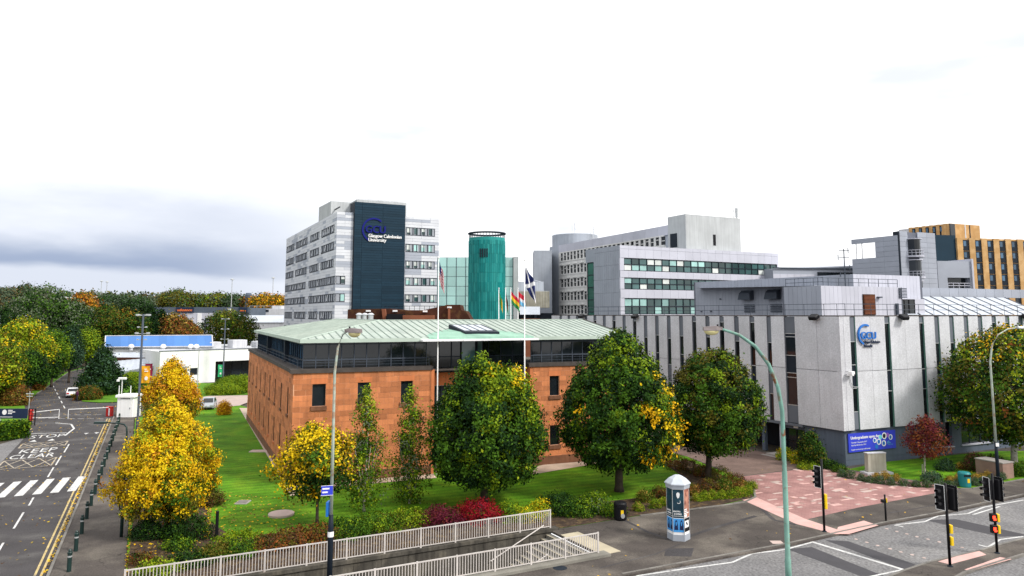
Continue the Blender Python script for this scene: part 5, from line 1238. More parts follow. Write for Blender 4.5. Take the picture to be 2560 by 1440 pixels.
crown(t, 'crown', (cx + 1.05, y - .3), r * .56, zb + (zt - zb) * .42, zb + (zt - zb) * .925, 'globe', 240, 25, .17, {'green': 1.8, 'dark': 1.2, 'bright': 2.6, 'lime': 1.1, 'yellow': .35, 'deep': .5}, 33, chain(patch('yellow', lambda q: q[:, 2] > .82, .5), patch('lime', lambda q: (q[:, 2] > .6) & (q[:, 0] < .3), .4)))
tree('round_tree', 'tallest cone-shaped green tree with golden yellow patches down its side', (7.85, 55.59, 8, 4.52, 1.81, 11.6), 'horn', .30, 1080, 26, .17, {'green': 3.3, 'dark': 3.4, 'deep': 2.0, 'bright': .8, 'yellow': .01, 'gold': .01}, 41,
     chain(patch('bright', lambda q: q[:, 2] > .75, .4), patch('yellow', lambda q: (q[:, 0] > .42) & (q[:, 1] < .4) & (q[:, 2] < .70) & (np.sin(q[:, 0] * 9 + q[:, 2] * 23) > .35), .42), patch('gold', lambda q: (q[:, 0] > .12) & (q[:, 1] < -.2) & (q[:, 2] < .5) & (np.sin(q[:, 0] * 14 + q[:, 2] * 19 + 1) > .7), .6), patch('deep', lambda q: q[:, 2] < .12, .4)), GR, lump=.06)  # bright top and deep foot imitate light and shade; yellow and gold are leaf colour
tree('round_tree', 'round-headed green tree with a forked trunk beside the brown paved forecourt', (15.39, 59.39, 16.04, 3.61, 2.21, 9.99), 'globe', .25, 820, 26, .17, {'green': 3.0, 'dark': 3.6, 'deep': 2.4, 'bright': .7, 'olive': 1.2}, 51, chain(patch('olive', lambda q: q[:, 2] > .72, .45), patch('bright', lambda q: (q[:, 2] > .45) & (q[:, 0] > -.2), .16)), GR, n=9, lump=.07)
yp = {'yellow': 5.2, 'gold': 2.6, 'amber': .4, 'lime': .8, 'olive': .9, 'green': .3}
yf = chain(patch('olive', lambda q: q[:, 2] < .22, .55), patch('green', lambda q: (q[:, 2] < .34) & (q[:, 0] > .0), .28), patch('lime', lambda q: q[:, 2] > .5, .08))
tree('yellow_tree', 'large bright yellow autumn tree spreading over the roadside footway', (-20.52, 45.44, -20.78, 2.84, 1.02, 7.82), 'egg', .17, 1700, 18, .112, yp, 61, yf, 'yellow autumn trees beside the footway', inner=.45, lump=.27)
tree('yellow_tree', 'pointed yellow tree with orange tint standing behind the larger yellow tree', (-31.14, 70.98, -32.24, 2.43, 2.68, 8.64), 'egg', .2, 1000, 16, .145, {'yellow': 3.2, 'gold': 4, 'amber': 1.0, 'olive': 1.2}, 62, chain(patch('amber', lambda q: q[:, 2] < .6, .35), patch('olive', lambda q: q[:, 2] < .42, .5)), 'yellow autumn trees beside the footway', inner=.4, lump=.18)  # amber tint is leaf colour; the olive foot also paints in shade
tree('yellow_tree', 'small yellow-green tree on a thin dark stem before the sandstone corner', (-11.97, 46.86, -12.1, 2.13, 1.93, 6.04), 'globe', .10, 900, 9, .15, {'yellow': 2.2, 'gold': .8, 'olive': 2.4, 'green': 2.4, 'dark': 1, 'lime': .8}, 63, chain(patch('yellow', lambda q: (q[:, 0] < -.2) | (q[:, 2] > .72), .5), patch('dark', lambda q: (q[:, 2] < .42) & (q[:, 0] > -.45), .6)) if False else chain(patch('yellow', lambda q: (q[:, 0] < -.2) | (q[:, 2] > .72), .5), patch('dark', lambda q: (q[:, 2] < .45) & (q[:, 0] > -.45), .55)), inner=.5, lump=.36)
for i, (tt, lab) in enumerate((((-9.74, 50.09, -9.7, 1.52, 0.51, 8.28), 'slender silver birch nearer the street lamp, before the second sandstone window'), ((-7.02, 52.15, -7.05, 1.35, 0.31, 7.98), 'slender silver birch beside the recessed entrance bay of the sandstone block'))):
    tree('birch_tree', lab, tt, 'slim', .09, 420, 8, .13, {'green': 3, 'olive': 1.6, 'sage': 1.2, 'bright': 2.8, 'lime': .8}, 70 + i, chain(patch('lime', lambda q: q[:, 2] > .80, .35), patch('green', lambda q: q[:, 2] < .5, .4)), 'slender birches before the sandstone wall', 'bark_pale', 10, inner=.75, lump=.38)
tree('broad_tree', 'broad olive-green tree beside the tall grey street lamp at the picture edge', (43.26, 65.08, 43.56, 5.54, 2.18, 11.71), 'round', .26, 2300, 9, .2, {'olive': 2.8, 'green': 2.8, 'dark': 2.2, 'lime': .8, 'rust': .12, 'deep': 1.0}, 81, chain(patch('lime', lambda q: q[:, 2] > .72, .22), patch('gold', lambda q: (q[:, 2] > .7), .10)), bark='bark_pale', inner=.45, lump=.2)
tree('red_tree', 'small dark red tree on a thin staked stem in the right lawn', (32.93, 60.38, 33.12, 1.51, 1.78, 4.91), 'egg', .07, 330, 8, .13, {'maroon': 3, 'wine': 3, 'rust': 1.6, 'brown': .8}, 82, chain(patch('rust', lambda q: (q[:, 2] < .45) & (q[:, 0] > 0), .5)), bark='bark_pale', inner=.5, lump=.42)
x, y = (32.87, 60.67); t = thing('tree_stake', 'short wooden stake tied beside the small red tree', 'stake', (x, y, 0)); MB().tube([(x, y, 0), (x + .05, y, 1.0)], .045, 6).build('stake', 'mono', t)
tree('conifer_shrub', 'dark upright evergreen shrub beside the concrete block entrance', (25.37, 64.41, 25.51, 0.99, 0.3, 2.96), 'egg', .08, 420, 9, .13, {'green': 2, 'dark': 2.5, 'olive': 1.6, 'deep': 1}, 83, cat='shrub')
tree('pine_tree', 'dark blue-green pine overhanging the parked cars', (-66.04, 121.44, -66.53, 3.52, 0.29, 7.61), 'cone', .25, 900, 9, .3, {'deep': 3, 'blue': 2.2, 'dark': 2.4}, 84, inner=.5, lump=.3)
tree('round_tree', 'wide olive-green tree on several stems beside the blue-roofed hall', (-82, 215, -82, 7.8, 3.2, 13.6), 'round', .35, 1000, 8, .42, {'olive': 3, 'green': 2.2, 'dark': 2, 'lime': .35}, 85, n=9, stems=3, inner=.4, lump=.2)
# woods to the left of the campus road
def bt_(u, vt, vb, hw, d): x = (u - 1280) / 1851 * d; return (x, d, x, hw / 1851 * d, 13 + (785 - vb) * d / 1851, 13 + (785 - vt) * d / 1851)
OLG = {'olive': 3, 'green': 2, 'dark': 2.4, 'deep': 1}; DKG = {'dark': 3, 'deep': 2.5, 'green': 2}; SAG = {'sage': 2.6, 'green': 2.2, 'dark': 2.2, 'deep': 1}; LIM = {'lime': 2.4, 'yellow': 1.3, 'bright': 2.4, 'green': 1.2, 'olive': 1}
BRG = {'bright': 2.5, 'green': 3, 'dark': 1.5}; ORA = {'amber': 2.4, 'rust': 1.6, 'olive': 2, 'gold': .8}; CON = {'deep': 4, 'dark': 2}; BLU = {'blue': 3, 'deep': 2, 'dark': 1}; RUS = {'rust': 2, 'olive': 2.6, 'brown': 1.4, 'straw': .8}
TR = [
 (62, 797, 935, 66, 122, LIM, 'globe', 'bright yellow-green tree above the dark sign at the left edge'),
 (8, 846, 965, 52, 106, {'lime': 1.6, 'olive': 2.4, 'green': 2.4, 'yellow': .6}, 'round', 'olive and lime tree cut by the left picture edge'),
 (112, 717, 850, 84, 176, SAG, 'globe', 'tallest grey-green tree rising above the left wood'),
 (176, 752, 860, 46, 172, SAG, 'round', 'grey-green tree on the right shoulder of the tallest one'),
 (14, 772, 900, 30, 160, CON, 'cone', 'dark conifer at the left edge below the arched roof'),
 (38, 790, 900, 24, 150, CON, 'cone', 'second dark conifer just behind the yellow-green tree'),
 (140, 828, 925, 36, 134, BRG, 'round', 'mid-green tree leaning over the roadside fence'),
 (182, 812, 915, 30, 142, BLU, 'egg', 'blue-green bushy tree before the orange-tinted wood'),
 (223, 824, 898, 28, 150, {'bright': 2.5, 'lime': 1.2, 'green': 2}, 'round', 'fresh green small tree left of the blue roof'),
 (206, 738, 815, 34, 240, ORA, 'round', 'amber-brown tree on the skyline of the left wood'),
 (222, 775, 858, 40, 205, OLG, 'round', 'dark olive tree left of the twin masts'),
 (266, 768, 860, 46, 195, OLG, 'globe', 'large olive tree directly behind the blue roof corner'),
 (312, 778, 852, 36, 200, {'olive': 3, 'amber': 1, 'green': 2, 'dark': 1.4}, 'round', 'yellowish olive tree just left of the twin masts'),
 (345, 790, 850, 24, 190, OLG, 'round', 'small dark tree standing behind the twin masts'),
 (376, 764, 850, 19, 200, CON, 'cone', 'taller dark conifer right of the twin masts'),
 (404, 776, 850, 20, 205, CON, 'cone', 'shorter dark conifer beside the store warehouse'),
 (440, 788, 850, 34, 205, RUS, 'round', 'russet brown tree before the white warehouse'),
 (470, 812, 850, 24, 200, RUS, 'round', 'low russet tree at the foot of the white warehouse'),
 (120, 868, 940, 30, 128, DKG, 'bush', 'dark evergreen thicket behind the roadside verge'),
 (80, 880, 950, 40, 118, DKG, 'bush', 'dark thicket beneath the yellow-green tree'),
 (270, 742, 775, 28, 420, {'far': 3, 'dark': 2}, 'round', 'distant dark tree right of the pair of tall masts'),
 (300, 745, 775, 26, 430, {'far': 3, 'dark': 2}, 'round', 'distant dark tree between the masts and the warehouse'),
 (345, 752, 785, 30, 330, {'dark': 3, 'far': 2, 'deep': 1}, 'round', 'dark tree on the skyline left of the warehouse'),
 (440, 731, 775, 42, 440, {'olive': 3, 'far': 2, 'green': 1}, 'globe', 'large olive tree standing behind the store sign'),
 (492, 742, 775, 34, 450, {'far': 2, 'green': 1.4, 'olive': 2}, 'round', 'green tree behind the middle of the warehouse roof'),
 (540, 740, 775, 36, 450, {'far': 2, 'bright': 1, 'olive': 2}, 'round', 'pale olive tree behind the warehouse roof'),
 (585, 744, 775, 34, 450, {'far': 3, 'dark': 2}, 'round', 'dark distant tree behind the small warehouse sign'),
 (622, 748, 778, 26, 450, {'rust': 2, 'olive': 2, 'far': 1}, 'round', 'rusty distant tree below the lattice tower'),
 (662, 742, 778, 34, 430, {'gold': 1.2, 'amber': 1.5, 'olive': 2.4}, 'round', 'golden distant tree left of the white tower'),
 (694, 746, 778, 28, 430, {'amber': 1.4, 'olive': 2.4, 'gold': .6}, 'round', 'amber distant tree touching the white tower'),
 (12, 725, 790, 40, 420, {'far': 3, 'faro': 2}, 'round', 'brownish distant tree on the hill at the left edge'),
 (60, 716, 790, 44, 430, {'far': 2.5, 'dark': 2, 'faro': 1}, 'round', 'dark distant tree left of the tallest wood tree'),
]
for i, (u, vt, vb, hw, d, pal, sh, lab) in enumerate(TR):
    big = hw / 1851 * d; nm = 'conifer_tree' if pal in (CON,) else ('thicket' if sh == 'bush' else 'woodland_tree')
    tree(nm, lab, bt_(u, vt, vb, hw, d), sh, .14 + big * .03, int(380 + 8 * hw), 7, (.28 if d < 165 else .0022 * d), pal, 200 + i, group='trees along the left skyline and roadside', inner=.4, lump=.24, cat='tree' if sh != 'bush' else 'thicket')
# far wooded hill: one mass
rg = np.random.default_rng(9); n = 5200
X = rg.uniform(-900, 120, n); Y = rg.uniform(560, 1150, n); kk = (Y > 790) | (rg.uniform(0, 1, n) < .22); X, Y = X[kk], Y[kk]; n = len(X)
def hz_(x, y): 
    fz = np.interp(y, [480, 700, 950, 1200], [0, .45, .8, 1.0]); xs = x / (.55 + .45 * y / 1200); return -2 + np.interp(xs, hx, hz) * fz
keep = np.sin(X * .021 + Y * .013) + np.sin(X * .007 - Y * .017) + rg.normal(0, .5, n) > -.5; X, Y = X[keep], Y[keep]
Z = hz_(X, Y) + rg.uniform(0, 1, len(X)) * np.where(Y > 790, 9, 3); cent = np.stack([X, Y, Z], 1); C, U, V_ = leafset(rg, cent, 6, 2.6, 2.6)
quads('far_wood', None, C, U, V_, ['far', 'sage', 'faro', 'olive'], np.repeat(rg.choice(4, len(X), p=[.45, .25, .2, .1]), 6), 'stuff')
# shrubs ------------------------------------------------------------------------
def shrub(name, label, u, v, x, y, wpx, hpx, pal, seed, group=None, size=.10, ncl=None, shape='bush', cat='shrub', field=None):
    w = wpx / 1851 * y; h = hpx / 1851 * y * 1.0; t = thing(name, label, cat, (x, y, 0), group)
    crown(t, 'foliage', (x, y), w / 2, .08, .08 + h, shape, ncl or int(60 + w * h * 70), 8, size, pal, seed, field, inner=.3, lump=.2, ry=.8)
    g = MB()
    for k in range(3): a = k * 2.1; g.tube([(x, y, .05), (x + .25 * w * math.cos(a), y + .25 * w * math.sin(a), h * .6)], [.03, .01], 5)
    g.build('stem', 'bark', t); return t
YG = {'lime': 2, 'bright': 3, 'green': 1.5, 'olive': 1}; GN = {'green': 3, 'dark': 2, 'bright': 1.2}; DK = {'dark': 3, 'deep': 2.4, 'green': 1.2}; BR = {'brown': 3, 'rust': 1.2, 'olive': 2, 'dark': .8}
RD_ = {'red': 6, 'wine': .6, 'maroon': .4}; WI = {'wine': 5, 'maroon': 1.0}; LY = {'lime': 3, 'yellow': 1.6, 'bright': 1.6}; OL = {'olive': 3, 'green': 2, 'straw': .6}
BEDN = [
 (((-17.75, 38.5)), 105, 50, YG, 'low yellow-green shrub by the near end of the upper railing'), (((-19.33, 39.93)), 62, 36, BR, 'brown withered shrub at the footway corner of the bed'),
 (((-16.71, 39.56)), 95, 62, DK, 'dark glossy shrub second along the upper railing'), (((-15.77, 40.56)), 90, 66, OL, 'olive shrub left of the black bollard by the railing'),
 (((-14.68, 41.34)), 100, 58, GN, 'green shrub below the black lawn bollard'), (((-15.61, 43.74)), 110, 26, {'bright': 4, 'lime': 1, 'green': 1}, 'fresh green ground shrub at the foot of the black lawn bollard'),
 (((-13.48, 42.15)), 110, 58, BR, 'brown twiggy shrub between green ones along the railing'), (((-12.3, 43.15)), 120, 66, {'brown': 3, 'rust': 2, 'olive': 2}, 'rusty brown shrub under the small yellow-green tree'),
 (((-11.12, 44.26)), 110, 60, {'rust': 2, 'brown': 2, 'olive': 2, 'green': .8}, 'reddish brown hedge shrub left of the pole with blue signs'), (((-9.54, 44.65)), 115, 78, GN, 'full green shrub right of the pole with blue signs'),
 (((-8.05, 45.85)), 120, 74, {'green': 3, 'bright': 1.6, 'olive': 1}, 'green shrub below the first birch'), (((-6.35, 46.95)), 110, 66, YG, 'lime-flecked green shrub below the second birch'),
 (((-4.43, 46.95)), 105, 80, WI, 'dark wine-red shrub behind the upper railing'), (((-2.01, 47.83)), 115, 88, RD_, 'bright crimson shrub behind the upper railing'),
 (((-0.2, 48.01)), 70, 76, {'green': 2, 'lime': 2, 'bright': 2}, 'thin lime shrub right of the crimson one'), (((0.96, 48.01)), 84, 52, LY, 'yellow-lime shrub behind the railing end'),
 (((1.86, 49.12)), 60, 66, LY, 'tall yellow-lime shrub at the end post of the upper railing'), (((3.08, 49.7)), 110, 84, DK, 'dark green shrub just past the railing end'),
 (((4.33, 49.12)), 84, 50, GN, 'low green shrub between the dark one and the round pale one'), (((5.29, 49.89)), 78, 84, {'green': 3, 'bright': 2, 'sage': 1}, 'rounded pale green shrub left of the black litter bin'),
 (((6.5, 49.12)), 62, 52, {'green': 3, 'bright': 1}, 'leafy shrub touching the black litter bin'),
 (((-21.04, 44.26)), 80, 80, DK, 'dark shrub in the shade left of the yellow tree stem'), (((-18.77, 44.26)), 110, 100, DK, 'large dark shrub in the shade right of the yellow tree stem'),
 (((-20.54, 51.73)), 66, 70, {'brown': 2, 'olive': 2, 'dark': 1.4}, 'brownish shrub at the lawn edge beneath the yellow tree'), (((-18.46, 42.29)), 70, 44, GN, 'green shrub in front of the shaded yellow tree stem'),
]
for i, (p, w, h, pal, lab) in enumerate(BEDN): shrub('bed_shrub', lab, 0, 0, *p, w, h * .54, pal, 300 + i, 'shrubs along the upper railing', .09)
CUS = [(8.33, 50.19), (9.58, 50.9), (10.29, 51.52), (12.89, 52.8), (13.48, 53.02), (14.1, 53.25), (14.8, 53.47), (15.43, 53.59), (15.95, 53.81), (16.54, 54.16), (17.14, 54.98), (17.81, 56.33)]
CU = {'lime': 2.2, 'bright': 3, 'green': 2, 'straw': .6}
def cushions(pts, pal, grp, fmt, wpx, hpx, seed, name='cushion_shrub'):
    proto = None
    for i, (x, y) in enumerate(pts):
        shrub(name, fmt % ORD[i], 0, 0, x, y, wpx * (1 + .18 * math.sin(i * 2.3)), hpx * (1 + .15 * math.sin(i * 1.7)), pal, seed + i, grp, .05, 130)
cushions(CUS, CU, 'clipped cushion shrubs edging the tip bed', '%s lime cushion shrub from the black bin along the tip bed kerb', 26, 20, 400)
GC = [(2105, 1192), (2128, 1196), (2154, 1202), (2176, 1206), (2201, 1209), (2228, 1213), (2259, 1214), (2291, 1217), (2318, 1218), (2352, 1219), (2374, 1218), (2396, 1215), (2440, 1214), (2458, 1210), (2476, 1205), (2504, 1200)]
GC = [(26.3, 60.38), (26.77, 59.81), (27.19, 58.97), (27.61, 58.42), (28.18, 58.02), (28.74, 57.49), (29.61, 57.36), (30.36, 56.97), (31.1, 56.84), (32.05, 56.71), (32.78, 56.84), (33.67, 57.23), (35.08, 57.36), (35.96, 57.88), (36.95, 58.56), (38.27, 59.25)]
cushions(GC, {'sage': 3, 'blue': 2, 'green': 1.4}, 'grey-green cushion shrubs edging the right lawn', '%s grey-green cushion shrub from the pink paving along the right lawn kerb', 23, 17, 430)
ST = [(28.54, 59.25), (29.24, 59.39), (29.83, 58.83), (33.78, 58.42), (34.62, 58.69), (35.86, 58.69), (36.64, 59.25), (37.66, 59.95), (38.63, 61.87), (38.76, 61.27), (37.55, 63.43)]
cushions(ST, {'straw': 4, 'olive': 1, 'gold': .5}, 'straw-coloured cushion shrubs in the right lawn', '%s straw-coloured cushion shrub from the grey monolith in the right lawn', 20, 17, 460)
MIDB = [((1655, 1160), 50, 30, LY), ((1690, 1172), 60, 34, RUS), ((1725, 1182), 56, 34, BR), ((1760, 1190), 50, 30, RUS), ((1800, 1200), 60, 32, OL), ((1840, 1215), 50, 28, RUS), ((1700, 1225), 46, 26, OL), ((1730, 1236), 40, 24, RUS), ((1770, 1228), 52, 28, BR), ((1812, 1226), 46, 26, OL), ((1650, 1244), 44, 26, BR), ((1610, 1254), 40, 28, OL), ((1680, 1246), 36, 20, RUS), ((1850, 1228), 30, 18, RUS)]
MP = [(12.97, 65.42), (13.75, 63.43), (14.54, 61.87), (15.38, 60.67), (16.26, 59.25), (16.9, 57.23), (12.38, 55.96), (12.95, 54.63), (14.35, 55.59), (15.65, 55.83), (10.46, 53.7), (9.13, 52.58), (11.26, 53.47), (16.69, 55.59)]
for i, ((_, w, h, pal), p) in enumerate(zip(MIDB, MP)):
    shrub('heath_shrub', ORD[i] + ' ' + {id(LY): 'yellow-green', id(RUS): 'russet', id(BR): 'brown', id(OL): 'olive'}[id(pal)] + ' heath shrub from the forecourt in the tip bed round the forked tree', 0, 0, *p, w, h, pal, 480 + i, 'heath shrubs in the tip bed', .07, 150)
ENT = [((24.24, 67.17), 40, 30, LY, 'lime hosta-like shrub beside the entrance steps'), ((25.04, 65.76), 46, 30, LY, 'yellow-green shrub left of the upright evergreen'), ((26.02, 64.08), 40, 26, YG, 'yellow-green shrub right of the upright evergreen'),
       ((26.65, 63.43), 36, 22, DK, 'dark low shrub at the concrete block corner'), ((24.81, 63.43), 50, 16, YG, 'low lime groundcover shrub in front of the upright evergreen'), ((26.93, 62.18), 36, 16, GN, 'low green shrub below the wall banner'),
       ((36, 62.8), 46, 26, {'blue': 3, 'deep': 2, 'green': 1}, 'dark blue-green mound in the middle of the right lawn'), ((32.44, 58.56), 44, 26, {'blue': 3, 'sage': 2, 'deep': 1}, 'spreading blue juniper at the foot of the small red tree'), ((38.49, 62.8), 60, 40, {'wine': 1, 'brown': 3, 'dark': 2}, 'dark brown shrub beside the red stone planter'), ((40.75, 60.67), 50, 34, GN, 'green shrub right of the red stone planter'),
       ((41.52, 65.42), 60, 20, {'brown': 2, 'dark': 2}, 'dark low shrub beneath the broad olive tree')]
for i, (p, w, h, pal, lab) in enumerate(ENT): shrub('garden_shrub', lab, 0, 0, *p, w, h, pal, 520 + i, None, .08)
VER = [((-64.57, 114.12), 60, 30, {'olive': 3, 'dark': 2, 'rust': 1}, 'olive shrub at the parked white car'), ((-66.69, 121.44), 60, 34, {'olive': 2, 'straw': 1, 'green': 2}, 'yellow-flecked shrub below the dark pine'), ((-69.73, 129.79), 50, 26, {'lime': 2, 'straw': 1, 'green': 2}, 'yellowish shrub right of the dark pine'), ((-69.64, 137.04), 70, 30, {'bright': 2, 'lime': 1.4, 'green': 1}, 'bright green shrub behind the white booth'), ((-56.42, 113.07), 40, 40, GN, 'green shrub at the foot of the twin mast'),
       ((-37.22, 97.05), 26, 30, {'gold': 3, 'amber': 2}, 'small orange shrub beside the traffic cone'), ((-70.87, 107.16), 60, 50, RUS, 'rust-tinted shrub behind the dark sign board'), ((-74.18, 109.06), 60, 60, {'rust': 2, 'olive': 3, 'dark': 2}, 'olive shrub at the edge behind the dark sign board'), ((-81.26, 127.76), 40, 30, RUS, 'brown verge shrub across the campus road'),
       ((-46.71, 121.44), 90, 26, {'bright': 4, 'lime': 1, 'green': 2}, 'bright green bank shrub before the white hall'), ((-44.91, 124.52), 60, 40, {'bright': 4, 'lime': 1, 'green': 2}, 'bright green bank shrub touching the sandstone corner'), ((-48.57, 129.79), 80, 30, {'bright': 4, 'green': 2}, 'bright green bank shrub below the dark hall entrance'), ((-27.46, 57.23), 60, 50, DK, 'dark shrub at the footway beneath the yellow tree')]
for i, (p, w, h, pal, lab) in enumerate(VER): shrub('verge_shrub', lab, 0, 0, *p, w, h, pal, 560 + i, None, .14)
# clipped hedge at the left
hg = thing('hedge', 'clipped dark green box hedge below the dark sign board', 'hedge', (-52.75, 80.11)); 
a, b = Vector((-51.05, 79.6)), Vector((-53.83, 75.73)); rg = np.random.default_rng(77); n = 1500; k = rg.uniform(0, 1, n); q = rg.uniform(-1.2, 1.2, n); hh_ = rg.uniform(.1, 1.5, n)
side = rg.uniform(0, 1, n); hh_ = np.where(side < .4, 1.5, hh_); q = np.where(side > .5, -1.2, q)
d = (b - a); nv = Vector((-d.y, d.x)).normalized(); cent = np.stack([a.x + d.x * k - nv.x * (q + 1.2), a.y + d.y * k - nv.y * (q + 1.2), hh_], 1)
C, U, V_ = leafset(rg, cent, 8, .12, .12); quads('foliage', hg, C, U, V_, ['green', 'dark', 'bright'], np.repeat(rg.choice(3, n, p=[.5, .3, .2]), 8))
# grass tufts and fallen leaves
rg = np.random.default_rng(5); pts = []
def scatter(poly, n):
    xs = [p[0] for p in poly]; ys = [p[1] for p in poly]; out = []
    while len(out) < n:
        p = (R.uniform(min(xs), max(xs)), R.uniform(min(ys), max(ys)))
        if inside(p, poly): out.append((*p, 0))
    return np.array(out)
fl = np.concatenate([scatter([(-19.53, 48.93), (-20.99, 55.35), (-14.51, 53.02), (-11.64, 46.27), (-16.68, 44.26)], 330) + [0, 0, .10], scatter([(-23.48, 38.34), (-22.56, 38.34), (-49.04, 92.71), (-49.83, 92.71)], 1500) + [0, 0, .02], scatter([(-19.21, 38.05), (-19.06, 38.05), (-29.45, 59.25), (-29.7, 59.25)], 260) + [0, 0, .115], scatter([(-17.8, 43.89), (-17.34, 43.89), (-21.87, 55.35), (-22.28, 55.35)], 220) + [0, 0, .12], scatter([(-19.11, 38.61), (-16.46, 40.43), (-18.57, 45.44), (-22.38, 45.44)], 200) + [0, 0, .13], scatter(road_pts, 1300) + [0, 0, .012], scatter(pav, 420) + [0, 0, .11], scatter([(28.76, 59.25), (36.58, 59.25), (40.48, 65.42), (30.61, 62.95)], 60) + [0, 0, .125]])
n = len(fl); N = rg.normal(0, .25, (n, 3)); N[:, 2] = 1; N /= np.linalg.norm(N, axis=1)[:, None]; A = rg.normal(0, 1, (n, 3)); U = np.cross(N, A); U /= np.linalg.norm(U, axis=1)[:, None]; V_ = np.cross(N, U); s = rg.uniform(.045, .11, (n, 1))
quads('fallen_leaves', None, fl, U * s, V_ * s * .7, ['gold', 'straw', 'yellow', 'brown'], rg.choice(4, n, p=[.3, .4, .15, .15]), 'stuff')

# ================================================================ stair trench, walls, railings
DEP = 2.5
an = math.degrees(math.atan2(TAR[0] - TAL[0], TAR[1] - TAL[1])); AM = FR(TAL, an); LA = (Vector(TAR) - Vector(TAL)).length
bn = math.degrees(math.atan2(TBR[0] - TBL[0], TBR[1] - TBL[1])); BMx = FR(TBL, bn); LB = (Vector(TBR) - Vector(TBL)).length
t = thing('retaining_wall', 'stained dark concrete retaining wall below the upper railing', 'wall', (*TAR, 0))
pieces([(LA - (i + 1) * 1.5 + .008, .0, -DEP, LA - i * 1.5 - .008, .35, .06) for i in range(15)], 'wall_panel', 'conc_dark', t, AM)
g = MB(AM); g.box(0, -.08, .064, LA + .5, .38, .24); g.build('coping', 'conc_dark', t)
t = thing('retaining_wall', 'low concrete wall edging the pavement below the lower railing', 'wall', (*TBR, 0))
pieces([(LB - (i + 1) * 1.5 + .008, -.6, -DEP, LB - i * 1.5 - .008, 0, .10) for i in range(15)], 'wall_panel', 'conc_dark', t, BMx)
g = MB(BMx); g.box(0, -.62, .104, LB + .3, .06, .24); g.build('coping', 'conc_step', t)
e = Vector(TAR) - Vector(TBR); en = math.degrees(math.atan2(-e.x, -e.y)); SMx = FR(TAR, en); LS = e.length   # along the top step, y runs down the flight
dirr = Vector((SMx[0][1], SMx[1][1]))
if dirr.dot(Vector(TAL) - Vector(TAR)) < 0: SMx = FR(TBR, math.degrees(math.atan2(e.x, e.y)))
t = thing('stairs', 'flight of worn concrete steps descending beside the lower railing', 'stairs', (*TBR, 0))
yd = 1 
for k in range(13): inst_box('step', (.02, k * .36, -DEP, LS - .02, k * .36 + .37, -(k + 1) * .18 + .1), 'conc_step', t, SMx)
for k in range(13): inst_box('step_nosing', (.02, k * .36 + .30, -(k + 1) * .18 + .1, LS - .02, k * .36 + .372, -(k + 1) * .18 + .112), 'conc_cream', t, SMx)
g = MB(); g.add([(*TAL, -DEP), (*TBL, -DEP), (*TBR, -DEP), (*TAR, -DEP)], [(0, 1, 2, 3)]); g.build('trench_floor', 'conc_dark')['kind'] = 'structure'
g = MB(SMx); g.box(-.2, -1.25, .06, LS - 1.0, -.02, .125); g.build('landing_slab', 'conc_cream', t)
for nm, mx, L0, Lt, lab, ph in (('upper', AM, LA, 11, 'white railing with upright bars along the planting bed wall', .12), ('lower', BMx, LB, 9, 'white railing with upright bars beside the sunken stairs', -.16)):
    t = thing('railing', lab, 'railing', tuple(mx @ Vector((L0, ph, .2)))); st_ = 2.06; z0 = .22
    me = MB().box(-.016, -.016, .13, .016, .016, 1.02); bm_ = bpy.data.meshes.new('baluster'); bm_.from_pydata(me.v, [], me.f); bm_.materials.append(M['rail_white'])
    pm = MB().box(-.045, -.03, -.1, .045, .03, 1.1); pmm = bpy.data.meshes.new('post'); pmm.from_pydata(pm.v, [], pm.f); pmm.materials.append(M['rail_white'])
    nb = 0
    for k in range(Lt + 1):
        x = L0 - (.0 if nm == 'upper' else .22) - k * st_; link('post', pmm, t, mx @ Matrix.Translation((x, ph, z0)))
        if k == Lt: break
        for j in range(1, 14): link('baluster', bm_, t, mx @ Matrix.Translation((x - j * st_ / 14, ph, z0)))
        g = MB(mx); g.box(x - st_ + .046, ph - .028, z0 + 1.02, x - .046, ph + .028, z0 + 1.075); g.build('top_rail', 'rail_white', t)
        g = MB(mx); g.box(x - st_ + .046, ph - .02, z0 + .09, x - .046, ph + .02, z0 + .13); g.build('bottom_rail', 'rail_white', t)
for mx, L0, yy, lab, x0 in ((AM, LA, -.14, 'sloping white handrail on the bed wall of the stairs', 2.2), (BMx, LB, .1, 'sloping white handrail on the pavement wall of the stairs', 4.8)):
    t = thing('handrail', lab, 'handrail', tuple(mx @ Vector((L0 - x0, yy, -.5)))); g = MB(mx); g.tube([(L0 - x0 + 1.6, yy, .52), (L0 - x0 - 1.9, yy, -1.0)], .035, 6); g.build('rail', 'rail_white', t)
    g = MB(mx); g.tube([(L0 - x0 + .6, yy, .08), (L0 - x0 + .6, 0, .02)], .02, 5); g.tube([(L0 - x0 - 1.2, yy, -.7), (L0 - x0 - 1.2, 0, -.75)], .02, 5); g.build('bracket', 'rail_white', t)

